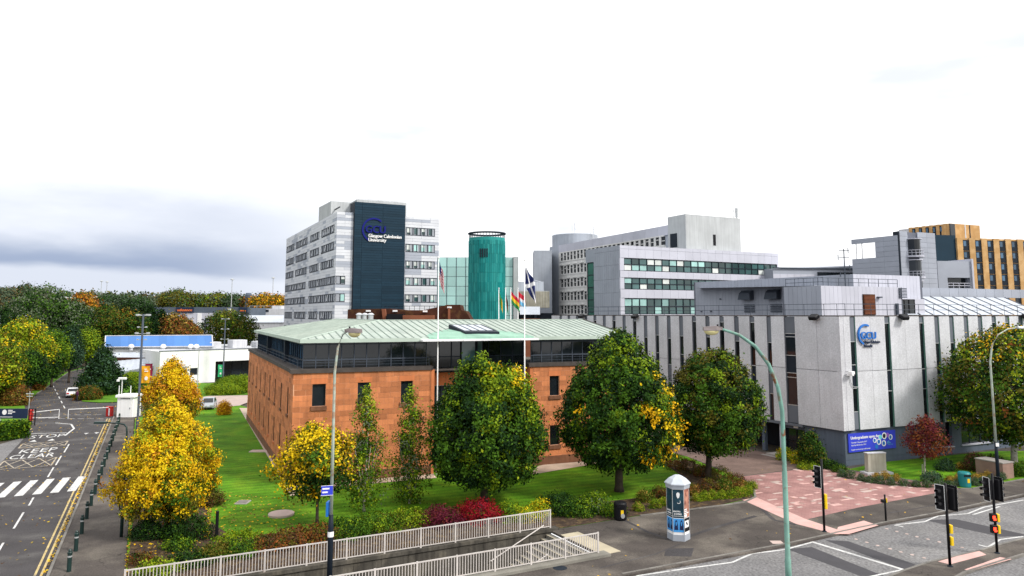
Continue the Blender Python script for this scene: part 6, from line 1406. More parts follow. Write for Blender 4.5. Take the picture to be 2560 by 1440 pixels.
# ================================================================ street lamps and masts
def lamp(name, lab, pts, rr, mt, head, group='street lamps'):
    b = pts[0]; t = thing(name, lab, 'street lamp', b, group); MB().tube(pts, rr, 12).build('column', mt, t, smooth=True); return t
x, y = (-8.51, 35.84); 
t = lamp('street_lamp', 'tall weathered pale green lamp post with blue signs beside the upper railing', [(x, y, 3.6), (x, y, 7.5), (x, y, 10.2), (x + .12, y, 11.4), (x + .34, y, 12.02), (x + .62, y, 12.22)], [.08, .072, .064, .052, .048, .044], 'lamp_grey', 1)
MB().tube([(x, y, 0), (x, y, 3.0), (x, y, 3.62)], [.13, .13, .1], 12).build('base_column', 'frame_dark', t, smooth=True)
def sox(t, p, ang, L=.72):
    mx = Matrix.Translation(p) @ Matrix.Rotation(rad(ang), 4, 'Z')
    g = MB(mx); g.loft([[(-.1, -.09, -.06), (-.1, .09, -.06), (-.1, .09, .07), (-.1, -.09, .07)], [(.2, -.17, -.1), (.2, .17, -.1), (.2, .12, .13), (.2, -.12, .13)], [(L, -.17, -.1), (L, .17, -.1), (L, .1, .08), (L, -.1, .08)]]); h = g.build('lamp_housing', 'lamp_head', t)
    g = MB(mx); n = 10; rings = []
    for k in range(6):
        a = math.pi / 2 * k / 5; rings.append([(L * .52 + (L * .45) * math.cos(a) * math.cos(2 * math.pi * i / n), .165 * math.cos(a) * math.sin(2 * math.pi * i / n), -.105 - .22 * math.sin(a)) for i in range(n)])
    g.loft(rings); g.build('lens', 'lens', t, smooth=True)
    g = MB(mx); g.lathe([(.045, .1), (.045, .2), (0, .205)], 8, (.12, 0)); g.build('photocell', 'black', h)
sox(t, (x + .55, y, 12.2), -12)
s = thing('street_sign', 'two-line blue direction sign on the weathered lamp post', 'sign', (x, y, 5)); g = MB(Matrix.Translation((x - .0, y - .13, 4.55)) @ Matrix.Rotation(rad(16), 4, 'Z')); g.box(-.45, -.02, -.0, .08, .0, .42); bo = g.build('board', 'sign_blue', s)
g = MB(Matrix.Translation((x, y - .13, 4.55)) @ Matrix.Rotation(rad(16), 4, 'Z')); g.box(-.40, -.028, .26, -.08, -.021, .33); g.box(-.40, -.028, .1, -.15, -.021, .17); g.box(-.47, -.024, -.02, .10, -.021, .0); g.box(-.47, -.024, .42, .1, -.021, .44); g.build('print', 'white_sign', bo)
s = thing('cycle_sign', 'narrow dark blue plate below the direction sign on the lamp post', 'sign', (x, y, 4)); MB().box(x - .22, y - .14, 3.55, x - .12, y + .25, 4.2).build('board', 'sign_logo', s)
s = thing('post_notice', 'small white notice strapped round the dark lamp post base', 'notice', (x, y, 2.6)); MB().lathe([(.145, 2.62), (.145, 2.86)], 12, (x, y), cap=False).build('notice_sheet', 'white_sign', s)
x, y = (12.9, 35.84)
t = lamp('street_lamp', 'nearest green lamp post streaked with rust, arching over the pavement', [(x, y, 0), (x, y, 1.6), (x, y, 1.62), (x, y, 5.6), (x, y, 5.62), (x, y, 8.4), (x - .16, y + .0, 9.5), (x - .55, y + .05, 10.6), (x - 1.15, y + .1, 11.45), (x - 1.9, y + .15, 12.0), (x - 2.75, y + .2, 12.28), (x - 3.0, y + .22, 12.3)], [.145, .145, .12, .12, .105, .10, .095, .09, .085, .075, .06, .055], 'lamp_green', 1)
sox(t, (x - 2.78, y + .2, 12.3), 176, .82)
x, y = (36.47, 56.84)
t = lamp('street_lamp', 'tall grey lamp post curving in front of the broad olive tree', [(x, y, 3.4), (x, y, 8.2), (x, y, 9.4), (x + .25, y + .05, 10.6), (x + .8, y + .1, 11.4), (x + 1.6, y + .15, 11.85), (x + 2.4, y + .2, 11.95)], [.09, .075, .07, .06, .055, .05, .045], 'lamp_grey', 1)
MB().tube([(x, y, 0), (x, y, 2.6), (x, y, 3.42)], [.13, .12, .095], 10).build('base_column', 'frame_dark', t, smooth=True)
g = MB(); g.bev(x + 2.3, y, 11.88, x + 3.1, y + .35, 12.05, .06); g.build('lamp_housing', 'steel', t)
s = thing('post_notice', 'small white notice on the dark foot of the tall grey lamp post', 'notice', (x, y, 3.2)); MB().box(x - .1, y - .16, 3.1, x + .13, y - .12, 3.35).build('notice_sheet', 'white_sign', s)
x, y = (-22.76, 44.5)
t = lamp('street_lamp', 'slim black lamp post with a straight arm reaching over the campus road', [(x, y, 0), (x, y, 2.2), (x, y, 2.22), (x, y, 6.05), (x - .04, y, 6.35), (x - .18, y, 6.5), (x - .5, y, 6.56), (x - 1.35, y + .1, 6.6)], [.09, .09, .06, .05, .05, .048, .042, .035], 'black_green', 1)
g = MB(); g.bev(x - 2.0, y - .05, 6.54, x - 1.25, y + .2, 6.66, .04); g.build('lamp_housing', 'black_green', t)
def mast(p, ztop, lab, seed, heads=3):
    x, y = p; t = thing('light_mast', lab, 'light mast', (x, y, 0), 'dark twin floodlight masts'); MB().tube([(x, y, 0), (x, y, 2.2), (x, y, 2.25), (x, y, ztop)], [.17, .17, .12, .09], 10).build('column', 'frame_slate', t, smooth=True)
    for k in range(heads):
        z = ztop - .15 - k * 1.9
        g = MB(); g.tube([(x - .55, y, z), (x + .55, y, z)], .035, 5); g.bev(x - .75, y - .15, z - .05, x - .45, y + .15, z + .14, .03); g.bev(x + .45, y - .15, z - .05, x + .75, y + .15, z + .14, .03); g.build('lamp_arm', 'steel', t)
    return t
MA = (-38.64, 77.61); MBp = (-56.89, 114.12); MC = (-54.22, 140.18)
mast(MA, 13.0, 'nearer dark light mast carrying the orange banner at the footway', 1, 2)
mast(MBp, 13.0, 'farther dark light mast standing behind the white booth', 2, 4); mast(MC, 12.2, 'dark light mast with a green banner before the white hall', 3, 3)
def banner(p, x0, x1, z0, z1, mt, lab, disc, seed):
    t = thing('street_banner', lab, 'banner', (p[0] + x0, p[1], z0), 'banners on the light masts'); g = MB()
    rows = [[(p[0] + x0 + (x1 - x0) * i / 4, p[1] + .05 * math.sin(i * 1.4 + j), z0 + (z1 - z0) * j / 5) for i in range(5)] for j in range(6)]
    g.add([q for r in rows for q in r], [(j * 5 + i, j * 5 + i + 1, (j + 1) * 5 + i + 1, (j + 1) * 5 + i) for j in range(5) for i in range(4)]); c = g.build('cloth', mt, t)
    cx = p[0] + (x0 + x1) / 2 + .1; w = abs(x1 - x0)
    g = MB(Matrix.Translation((cx, p[1] - .09, 0))); g.xz([(w * .2 * math.cos(i * .628), z0 + (z1 - z0) * .28 + w * .24 * math.sin(i * .628)) for i in range(10)], 0, .02); g.box(-w * .25, 0, z0 + (z1 - z0) * .66, w * .2, .02, z0 + (z1 - z0) * .72); g.box(-w * .25, 0, z0 + (z1 - z0) * .78, w * .05, .02, z0 + (z1 - z0) * .83); g.build('print', disc, c)
    g = MB(); g.tube([(p[0], p[1], z1 + .02), (p[0] + x1 + (.05 if x1 > 0 else 0), p[1], z1 + .02)] if x1 > 0 else [(p[0], p[1], z1 + .02), (p[0] + x0, p[1], z1 + .02)], .02, 5); g.build('arm', 'frame_slate', t)
zc = lambda v, d: 13 + (785 - v) * d / 1851
banner(MA, .14, 1.0, zc(955, MA[1]), zc(913, MA[1]), 'amber', 'orange hanging banner on the nearer light mast', 'white_sign', 1)
banner(MBp, .8, 1.9, zc(950, MBp[1]), zc(908, MBp[1]), 'wine', 'dark wine banner behind the orange one', 'white_sign', 2)
banner(MC, -1.0, -.16, zc(940, MC[1]), zc(910, MC[1]), 'green_sign', 'green hanging banner before the white hall', 'white_sign', 3)
for i, (u, vt, d, hgt, lab) in enumerate(((249, 704, 500, 0, 'left of two thin white floodlight masts beyond the wood'), (263, 706, 490, 0, 'right of two thin white floodlight masts beyond the wood'), (577, 700, 420, 0, 'thin white floodlight mast above the warehouse'), (680, 696, 430, 0, 'thin white floodlight mast beside the white tower'))):
    x = (u - 1280) / 1851 * d; zt_ = zc(vt, d); t = thing('floodlight_mast', lab, 'light mast', (x, d, 0), 'thin floodlight masts on the skyline'); MB().tube([(x, d, 0), (x, d, zt_)], [.30, .18], 6).build('column', 'steel', t); g = MB(); g.lathe([(1.0, zt_), (1.0, zt_ + .4), (.2, zt_ + .9)], 10, (x, d)); g.build('lamp_ring', 'steel', t)
x, d = -157, 440; t = thing('lattice_tower', 'short dark lattice tower with a round head on the skyline', 'tower', (x, d, 0)); zt_ = zc(735, d)
g = MB()
for a in (-1, 1):
    for b in (-1, 1): g.tube([(x + a * 1.6, d + b * 1.6, 0), (x + a * 1.1, d + b * 1.1, zt_)], .18, 4)
for k in range(10): z = zt_ * k / 10; g.tube([(x - 1.5, d - 1.5, z), (x + 1.5, d - 1.5, z + zt_ / 10)], .12, 4); g.tube([(x + 1.5, d - 1.5, z), (x - 1.5, d - 1.5, z + zt_ / 10)], .12, 4)
g.build('frame', 'plinth', t); g = MB(); g.lathe([(1.9, zt_ - 2.2), (2.1, zt_ - .6), (1.5, zt_ + .6)], 10, (x, d)); g.build('head', 'plinth', t)
x, d = -84.5, 205; t = thing('utility_pole', 'small dark pole with crossarms before the white warehouse', 'pole', (x - .5, d, 0)); g = MB(); u = (514 - 1280) / 1851 * d
g.tube([(u, d, 0), (u, d, zc(795, d))], .14, 6)
for z in (zc(800, d), zc(811, d)): g.tube([(u - .8, d, z), (u + .8, d, z)], .08, 5); g.box(u - .9, d - .1, z, u - .6, d + .1, z + .3); g.box(u + .6, d - .1, z, u + .9, d + .1, z + .3)
g.build('pole', 'frame_dark', t)
x, y = (-47.55, 113.07); t = thing('light_pole', 'slim pale lamp column in front of the white hall wall', 'street lamp', (x, y, 0)); MB().tube([(x, y, 0), (x, y, zc(872, y))], [.07, .05], 6).build('column', 'steel', t); MB().bev(x - .3, y - .1, zc(872, y), x + .3, y + .1, zc(872, y) + .12, .04).build('lamp_head', 'steel', t)
x, y = (-65.58, 101.85); t = thing('road_sign_post', 'thin pale post with two crossbars behind the dark sign board', 'post', (x, y, 0)); g = MB(); g.tube([(x, y, 0), (x, y, zc(975, y))], .05, 6); g.build('post', 'steel', t); g = MB(); g.bev(x - .5, y - .1, zc(982, y), x + .5, y + .1, zc(982, y) + .1, .03); g.bev(x - .4, y - .1, zc(988, y), x + .4, y + .1, zc(988, y) + .08, .03); g.build('lamp_head', 'steel', t)

# ================================================================ flags
def flagpole(p, ztop, lab, r=.052, grp='tall flagpoles at the entrance bay'):
    x, y = p; t = thing('flagpole', lab, 'flagpole', (x, y, 0), grp); zs_ = ztop * .62
    MB().tube([(x, y, 0), (x, y, zs_), (x, y, zs_ + .02), (x, y, ztop)], [r * 1.15, r, r * .75, r * .55], 8).build('pole', 'white_sign', t, smooth=True); MB().lathe([(.0, ztop - .02), (r * 1.5, ztop + .04), (r * 1.5, ztop + .1), (0, ztop + .16)], 8, (x, y)).build('finial', 'white_sign', t)
def flag(p, ztop, L, Hh, lab, mats, fn, squeeze, sag, sx=1, grp=None, amp=.12, nx=26, nz=26, yaw=0):
    x, y = p; t = thing('flag', lab, 'flag', (x, y, ztop), grp); vs = []; fs = []; mi = []
    for i in range(nx + 1):
        for j in range(nz + 1):
            a, b = i / nx, j / nz; xx_ = a * L * squeeze + .05 * math.sin(a * 9 + b * 2) * a; yy_ = amp * math.sin(a * 13 + b * 1.5) * (.3 + a) ; zz_ = ztop - Hh * (1 - b) - sag * a * L - .1 * math.sin(a * 6) * a
            vs.append((x + sx * (.06 + xx_), y - .02 + yy_, zz_))
    for i in range(nx):
        for j in range(nz): fs.append((i * (nz + 1) + j, (i + 1) * (nz + 1) + j, (i + 1) * (nz + 1) + j + 1, i * (nz + 1) + j + 1)); mi.append(fn((i + .5) / nx, (j + .5) / nz))
    g = MB(); g.v = vs; g.f = fs; g.m = mi; g.build('cloth', mats, t, smooth=True)
P1 = (-6.08, 60.97); P2 = (1.03, 60.67)
flagpole(P1, zc(646, P1[1]), 'tall white flagpole rising left of the two-topped tree'); flagpole(P2, zc(652, P2[1]), 'tall white flagpole rising behind the two-topped tree')
flag(P1, zc(652, P1[1]), 2.6, 1.5, 'drooping striped red and white flag with a navy corner', ['flag_red', 'flag_white', 'flag_navy'], lambda a, b: 2 if a < .42 and b > .46 else int((1 - b) * 13) % 2, .16, .52, 1)
flag(P2, zc(664, P2[1]), 2.6, 1.7, 'drooping navy flag with a white diagonal cross', ['flag_navy', 'flag_white'], lambda a, b: 1 if min(abs(a - b), abs(a - (1 - b))) < .11 else 0, .33, .58, 1)
FB = [((1247 - 1280) / 1851 * 112, 112), ((1264 - 1280) / 1851 * 112, 112), ((1277 - 1280) / 1851 * 112, 112), ((1295 - 1280) / 1851 * 112, 112)]
FD = [('furled orange and green flag on the first distant pole', ['flag_gold', 'flag_green', 'flag_white'], lambda a, b: 0 if a > .6 else 1, .18, .6), ('furled black, red and green flag on the second distant pole', ['flag_black', 'flag_red', 'flag_green'], lambda a, b: 0 if b > .6 else (1 if b > .3 else 2), .12, .8),
      ('red, gold and green flag on the third distant pole', ['flag_red', 'flag_gold', 'flag_green'], lambda a, b: 0 if b > .66 else (1 if b > .33 else 2), .42, .5), ('red, white and sky blue flag on the fourth distant pole', ['flag_red', 'flag_white', 'flag_sky'], lambda a, b: 0 if (b > .6 or a < .2) else (1 if b > .35 else 2), .36, .35)]
for i, p in enumerate(FB):
    flagpole(p, zc(722, 112), ORD[i] + ' white flagpole from the teal drum behind the copper roof', .09, 'distant white flagpoles behind the copper roof')
    l, m_, fn, sq, sg_ = FD[i]; flag(p, zc(728, 112), 3.0, 1.7, l, m_, fn, sq, sg_, 1, 'national flags behind the copper roof', .1, 12, 12)

# ================================================================ street furniture
x, y = (9.64, 44.19); A0 = -90 + 19
t = thing('advertising_column', 'six-sided poster column with a pale domed cap on the pavement', 'advertising column', (x, y, .1))
def hexa(r, z, n=6): return [(x + r * math.cos(rad(A0 + 60 * i)), y + r * math.sin(rad(A0 + 60 * i)), z) for i in range(n)]
MB().loft([hexa(.65, .1), hexa(.65, .45)]).build('base', 'render_grey', t); MB().loft([hexa(.62, .45), hexa(.62, 2.98)]).build('drum', 'white_sign', t)
MB().loft([hexa(.68, 2.98), hexa(.70, 3.2)]).build('cornice', 'render_grey', t); MB().loft([hexa(.75, 3.2), hexa(.75, 3.26), hexa(.5, 3.5), hexa(.2, 3.66), hexa(.0, 3.68)]).build('cap', 'roof_white', t)
g = MB()
for q in hexa(.635, .45): g.tube([q, (q[0], q[1], 2.99)], .022, 5)
g.build('corner_trim', 'steel', t)
ap_ = .62 * math.cos(rad(30))
def face(k): a = A0 + 30 + 60 * k; return Matrix.Translation((x, y, 0)) @ Matrix.Rotation(rad(a + 90), 4, 'Z')
def poster(k, x0, z0, x1, z1, mt, name='poster'): g = MB(face(k)); g.box(x0, -ap_ - .012, z0, x1, -ap_ + .01, z1); return g.build(name, mt, t)
for k in (-1, -2):
    p = poster(k, -.30, 1.38, .30, 2.95, 'poster_dark')
    F_ = face(k); g = MB(F_); k == -1 and (ring(g, .03, 2.28, .085, .11, 215, 400, -ap_ - .02, -ap_ - .012, 14), g.xz([(-.10, 2.72), (-.03, 2.80), (.08, 2.78), (.10, 2.68), (.06, 2.52), (-.02, 2.46), (-.08, 2.58)], -ap_ - .02, -ap_ - .012)); wall_text(g, 'BEAUTIFUL', -.285, 1.70, .085, -ap_ - .016, .003, bold=.012, sx=.70); wall_text(g, '& DAMNED', -.24, 1.56, .085, -ap_ - .016, .003, bold=.012, sx=.70); g.box(-.28, -ap_ - .018, 1.47, .28, -ap_ - .013, 1.49); g.build('print', 'white_sign', p)
    for x0 in (-.295, .0):
        p = poster(k, x0, .60, x0 + .29, 1.34, 'poster_blue'); g = MB(F_); g.xz([(x0 + .05, .72), (x0 + .27, .72), (x0 + .25, 1.0), (x0 + .21, 1.22), (x0 + .165, 1.28), (x0 + .12, 1.22), (x0 + .08, 1.0)], -ap_ - .02, -ap_ - .012); q = g.build('figure', 'poster_ink', p)
        g = MB(F_); g.xz([(x0 + .14, .95), (x0 + .18, .95), (x0 + .2, 1.12), (x0 + .165, 1.18), (x0 + .13, 1.12)], -ap_ - .026, -ap_ - .02); g.build('figure', 'poster_blue', p)
p = poster(0, -.30, 1.38, .30, 2.95, 'poster_skin'); g = MB(face(0)); g.box(-.3, -ap_ - .018, 1.8, .02, -ap_ - .012, 1.86); g.box(-.3, -ap_ - .018, 1.7, .05, -ap_ - .012, 1.75); g.box(-.3, -ap_ - .018, 1.6, .2, -ap_ - .012, 1.65); g.box(-.28, -ap_ - .018, 1.42, .0, -ap_ - .012, 1.56); g.build('print', 'white_sign', p)
p = poster(0, -.30, .60, .30, 1.34, 'black'); g = MB(face(0)); g.box(-.26, -ap_ - .018, .82, .2, -ap_ - .012, 1.2); q = g.build('print', 'white_sign', p); g = MB(face(0)); g.xz([(-.16, 1.1), (.02, .92), (.1, .98), (-.05, 1.14)], -ap_ - .024, -ap_ - .018); g.build('figure', 'cloth_dark', p)
poster(1, -.30, 1.38, .30, 2.95, 'poster_dark'); poster(2, -.30, 1.0, .30, 2.95, 'poster_skin'); poster(3, -.30, 1.0, .30, 2.95, 'poster_blue')
def bin_(p, mt, r, h, lab, cap_mt, sticker):
    x, y = p; t = thing('litter_bin', lab, 'litter bin', (x, y, .1)); MB().lathe([(r * .92, .1), (r, .2), (r, h * .78), (r * .98, h * .8)], 20, (x, y)).build('body', mt, t, smooth=False)
    MB().lathe([(r * 1.04, h * .8), (r * 1.04, h * .98), (r * .9, h * 1.06), (0, h * 1.1)], 20, (x, y)).build('hood', cap_mt, t)
    g = MB(); g.box(x - r * .55, y - r * 1.05, h * .82, x + r * .6, y - r * .75, h * .94); g.build('slot', 'black', t)
    g = MB(); g.box(x - .02, y - r * 1.02, h * .42, x + r * .38, y - r * .93, h * .68); g.build('sticker', sticker, t)
bin_((6.84, 48.1), 'black', .40, 1.12, 'round black litter bin with stickers at the planting bed end', 'black', 'yellow'); bin_((34, 56.97), 'teal_bin', .42, 1.12, 'round teal litter bin with a yellow sticker at the right lawn kerb', 'teal_bin', 'yellow')
x, y = (6.84, 48.1); t = thing('bin_sticker', 'pale round sticker low on the black litter bin', 'sticker', (x + .1, y - .42, .3)); MB(Matrix.Translation((x + .1, y - .42, .42))).xz([(.13 * math.cos(i * .628), .15 * math.sin(i * .628)) for i in range(10)], 0, .02).build('print', 'steel', t)
# traffic signals
def sig_head(t, mx, h=1.05, side=1):
    g = MB(mx); g.bev(-.16, -.02, 0, .16, .18, h, .03); hd = g.build('signal_head', 'black', t)
    g = MB(mx); g.box(-.25, -.015, -.115, .25, .01, h + .115); g.build('backing_board', 'black', hd)
    g = MB(mx); 
    for a, b, c, d in ((-.25, -.09, -.226, h + .09), (.226, -.09, .25, h + .09), (-.25, -.115, .25, -.091), (-.25, h + .091, .25, h + .115)): g.box(a, -.02, b, c, -.0155, d)
    g.build('white_border', 'white_sign', hd)
    for k in range(3):
        z = h - .2 - k * (h - .4) / 2; g = MB(mx); n = 12; vs = []
        for i in range(n + 1):
            a = rad(-20 + 220 * i / n); vs.append((.13 * math.cos(a), -.02, z + .13 * math.sin(a))); 
        r2 = [(vx, -.34 + .06 * (vz < z), vz - .02) for vx, vy, vz in vs]; g.loft([vs, r2], 0, False, False); g.build('visor', 'black', hd)
        g = MB(mx @ Matrix.Translation((0, -.03, z)) @ Matrix.Rotation(rad(90), 4, 'X')); g.lathe([(.115, 0), (.1, .03), (0, .05)], 12); g.build('lens', 'glass_dark', hd)
def signal(p, hgt, lab, heads, boxes, red=False):
    x, y = p; t = thing('traffic_signal', lab, 'traffic signal', (x, y, .1), 'traffic signal poles at the crossing'); MB().tube([(x, y, .05), (x, y, hgt)], .07, 10).build('pole', 'black', t, smooth=True); MB().lathe([(.14, .1), (.14, .13), (.08, .16)], 10, (x, y)).build('foot', 'frame_dark', t)
    for az, dx, z in heads:
        mx = Matrix.Translation((x + dx, y, z)) @ Matrix.Rotation(rad(az), 4, 'Z'); sig_head(t, mx); g = MB(); g.tube([(x, y, z + .25), (x + dx, y + .08, z + .25)], .03, 5); g.tube([(x, y, z + .95), (x + dx, y + .08, z + .95)], .03, 5); g.build('bracket', 'black', t)
    for z in boxes:
        g = MB(); g.bev(x + .06, y - .12, z, x + .22, y + .12, z + .42, .03); b = g.build('push_button_box', 'yellow', t)
        if red:
            g = MB(); g.bev(x - .26, y - .14, z + .02, x + .05, y + .1, z + .44, .02); bb_ = g.build('pedestrian_lamp', 'black', t); g = MB(); g.box(x - .2, y - .16, z + .18, x - .06, y - .142, z + .34); g.box(x - .16, y - .16, z + .1, x - .02, y - .142, z + .2); g.build('red_figure', 'lit_red', bb_)
signal((18.63, 45.53), 4.3, 'signal pole with one white-edged head standing by the pink crossing strip', [(-62, -.26, 2.75)], [1.42, .95 + .9])
signal((22.52, 39.44), 4.25, 'signal pole with two heads on the near side of the traffic island', [(-58, -.3, 3.02), (122, .34, 2.98)], [1.15, 1.75])
signal((26.32, 41.54), 4.3, 'signal pole with two red pedestrian lamps on the far side of the traffic island', [(-84, -.34, 2.95), (112, .3, 2.95)], [1.15, 1.75], True)
x, y = (23.42, 47.74); t = thing('push_button_post', 'short black push-button post on the pavement beyond the crossing strip', 'post', (x, y, .1)); MB().tube([(x, y, .05), (x, y, 1.72)], .06, 8).build('pole', 'black', t, smooth=True); MB().bev(x + .03, y - .12, 1.25, x + .1, y + .12, 1.5, .02).build('push_button_box', 'yellow', t); MB().bev(x - .24, y - .14, 1.25, x + .02, y + .1, 1.42, .02).build('visor', 'black', t)
# bollards along the campus road footway
proto = None; NB = 17
bg_ = MB().lathe([(.105, .0), (.105, .86), (.12, .87), (.12, .93), (.09, .97), (.07, .99), (.09, 1.03), (.06, 1.08), (0, 1.1)], 12)
bme = bpy.data.meshes.new('bollard'); bme.from_pydata(bg_.v, [], bg_.f); bme.materials.append(M['black_green'])
bb2 = MB().lathe([(.109, .70), (.109, .78)], 12, cap=False); bme2 = bpy.data.meshes.new('band'); bme2.from_pydata(bb2.v, [], bb2.f); bme2.materials.append(M['steel'])
for i in range(NB):
    w = RDM @ Vector((-.05 + i * 3.55, -.9, .1)); o = thing('bollard', ORD[i] + ' dark kerb bollard up the campus road counted from the picture bottom', 'bollard', (w.x, w.y, .1), 'dark bollards along the campus road kerb')
    link('post', bme, o, Matrix.Translation((w.x, w.y, .1))); link('band', bme2, o, Matrix.Translation((w.x, w.y, .1)))
for p, h, r, lab, mt in (((-17.03, 44.04), 1.65, .09, 'lone black marker post at the corner of the lawn', 'black'), ((-23.28, 45.44), 1.2, .16, None, None)):
    if lab: t = thing('marker_post', lab, 'post', (*p, .1)); MB().lathe([(r, .05), (r, h), (r * .9, h + .02), (0, h + .02)], 10, p).build('post', mt, t)
x, y = (-14.91, 49.22); t = thing('stone_disc', 'round pale stone disc set in the lawn', 'stone disc', (x, y, .1)); MB().lathe([(.82, .07), (.82, .20), (.78, .23), (0, .235)], 36, (x, y)).build('disc', 'slab_pale', t)
x, y = (-18.54, 52.37); t = thing('inspection_cover', 'square grey inspection cover set in the lawn beside the yellow tree', 'cover', (x, y, .1)); MB().bev(x - .42, y - .5, .07, x + .42, y + .5, .15, .03).build('slab', 'slab_dark', t); MB().box(x - .34, y - .4, .152, x + .34, y + .4, .165).build('lid', 'kerb', t)
x, y = (-23.83, 71.39); t = thing('inspection_cover', 'pale slab at the lawn edge beside the sandstone side wall', 'cover', (x, y, .1)); MB().bev(x - .9, y - .5, .07, x + .9, y + .5, .16, .03).build('slab', 'slab_pale', t)
x, y = (15.04, 43.44); t = thing('pavement_cover', 'pale square cover in the pavement near the rusty lamp post', 'cover', (x, y, .1)); MB().box(x - .32, y - .28, .09, x + .32, y + .28, .115).build('lid', 'slab_pale', t)
x, y = (2.45, 39.2); t = thing('manhole_cover', 'dark round manhole cover in the pavement below the stairs', 'cover', (x, y, .1)); MB().lathe([(.36, .09), (.36, .112), (0, .112)], 20, (x, y)).build('lid', 'frame_dark', t)
# monolith and planter
x, y = (29.59, 61.57); mx = Matrix.Translation((x, y, 0)) @ Matrix.Rotation(rad(10), 4, 'Z'); t = thing('stone_monolith', 'square grey concrete monolith on a white plinth in the right lawn', 'monolith', (x, y, .1))
g = MB(mx); g.box(-.82, -.22, .4, .82, .22, 1.72); g.build('slab', 'mono', t); g = MB(mx); g.box(-.85, -.25, 1.722, .85, .25, 1.79); g.build('cap', 'white_dull', t); g = MB(mx); g.box(-.85, -.24, .28, .85, .24, .398); g.build('base', 'mono', t); g = MB(mx); g.box(-1.15, -.6, .1, 1.15, .4, .28); g.build('plinth', 'white_dull', t)
x, y = (38.52, 59.39); mx = FR((x, y), 66); t = thing('stone_planter', 'red stone box planter beside the tall grey lamp post', 'planter', (x, y, .1))
for k in range(3):
    g = MB(mx); g.box(.0, .0, .1 + k * .40, 1.3, .3, .492 + k * .40); g.build('stone', 'stone_red', t)
    for j in range(2): g = MB(mx); g.box(.0, .308 + j * .95, .1 + k * .40, .3, 1.25 + j * .95, .492 + k * .40); g.build('stone', 'stone_red', t)
    g = MB(mx); g.box(1.0, .308, .1 + k * .4, 1.3, 2.2, .492 + k * .4); g.build('stone', 'stone_red', t)
g = MB(mx); g.box(-.04, -.04, 1.302, 1.34, 2.24, 1.38); g.build('capping', 'slab_dark', t)
# barrier, booth, sign board
x, y = (-48.73, 94.45); t = thing('gate_booth', 'white gatekeeper booth at the head of the campus footway', 'booth', (x, y, 0)); g = MB(); g.bev(x - 1.05, y, .05, x + 1.05, y + 2, 2.55, .08); g.build('wall', 'white_sign', t); g = MB(); g.bev(x - 1.25, y - .2, 2.552, x + 1.25, y + 2.2, 2.85, .1); g.build('roof', 'white_sign', t)
g = MB(); g.box(x - .55, y - .03, .1, x + .75, y - .002, 2.3); d = g.build('door', 'white_paint', t); g = MB(); g.box(x + .62, y - .08, 1.1, x + .68, y - .032, 1.3); g.build('handle', 'frame_slate', d); MB().box(x - .6, y - .02, 2.34, x + .6, y - .002, 2.42).build('vent', 'frame_slate', t)
x2, y2 = (-58.96, 113.07); t = thing('camera_pole', 'white camera pole with a square head behind the gate booth', 'camera', (x2, y2, 0)); MB().tube([(x2, y2, 0), (x2, y2, zc(945, y2))], .07, 6).build('pole', 'white_sign', t); g = MB(); z = zc(946, y2); g.bev(x2 - .55, y2 - .2, z, x2 + .6, y2 + .2, z + .3, .05); g.bev(x2 - .75, y2 - .3, z - .3, x2 - .35, y2 + .1, z, .06); g.build('camera_head', 'white_sign', t)
for i, (u, lab) in enumerate(((298, 'left white post on the gate booth roof'), (327, 'right white post on the gate booth roof'))):
    xx_ = (u - 1280) / 1851 * y; t = thing('roof_post', lab, 'post', (xx_, y + 1, 2.8)); MB().tube([(xx_, y + 1, 2.8), (xx_, y + 1, 3.9)], .045, 6).build('post', 'white_sign', t)
x, y = (-51.54, 95.92); t = thing('barrier', 'red barrier cabinet with a long white arm beside the gate booth', 'barrier', (x, y, 0)); MB().bev(x - .38, y, .0, x + .38, y + .5, 1.15, .04).build('cabinet', 'red', t); MB().box(x - .4, y - .02, 1.152, x + .4, y + .52, 1.22).build('lid', 'red', t); MB().box(x - .02, y - .015, .1, x + .14, y - .002, 1.0).build('stripe', 'white_sign', t)
xe, ye = (-55.18, 93.38); g = MB(); g.tube([(x, y - .05, 1.12), (xe, ye, 1.2)], .04, 6); a_ = g.build('arm', 'white_sign', t); MB().tube([(xe, ye, 1.2), (xe, ye, .05)], .035, 6).build('drop_leg', 'white_sign', a_)
xa, ya = (-59.17, 92.34); xb, yb_ = (-56.32, 93.38); t = thing('barrier', 'shorter white swing gate arm with a drop leg beside the dark sign board', 'barrier', (xa, ya, 0)); MB().tube([(xa, ya, .95), (xb, yb_, 1.2)], .04, 6).build('arm', 'white_sign', t); MB().tube([(xb, yb_, 1.2), (xb, yb_, .05)], .035, 6).build('drop_leg', 'white_sign', t); MB().tube([(xa, ya, .3), (xb, yb_, .25)], .035, 6).build('brace', 'white_sign', t)
MB().bev(xa - .2, ya - .2, 0, xa + .2, ya + .2, 1.3, .03).build('hinge_post', 'red', t)
x, y = (-57.81, 86.84); t = thing('sign_board', 'dark navy sign board on two legs behind the clipped hedge', 'sign', (x, y, 0)); z1, z0 = zc(1017, y), zc(1041, y); W_ = 2.6
MB().box(x - W_, y - .05, z0, x + W_ * .68, y + .05, z1).build('board', 'navy', t)
for q in (-1.3, 1.0): MB().tube([(x + q, y, 0), (x + q, y, z0)], .05, 6).build('leg', 'steel', t)
g = MB(); g.box(x - 2.4, y - .08, z0 + .16, x + .1, y - .052, z0 + .21); M4 = Matrix.Translation((x - .85, y - .08, z0 + .72)); g.M = M4; g.xz([(.26 * math.cos(i * .628), .30 * math.sin(i * .628)) for i in range(10)], 0, .028); 
for k, w in enumerate((.5, .8, .45)): g.box(.42, 0, .17 - k * .18, .42 + w, .028, .26 - k * .18)
g.build('print', 'white_sign', t)
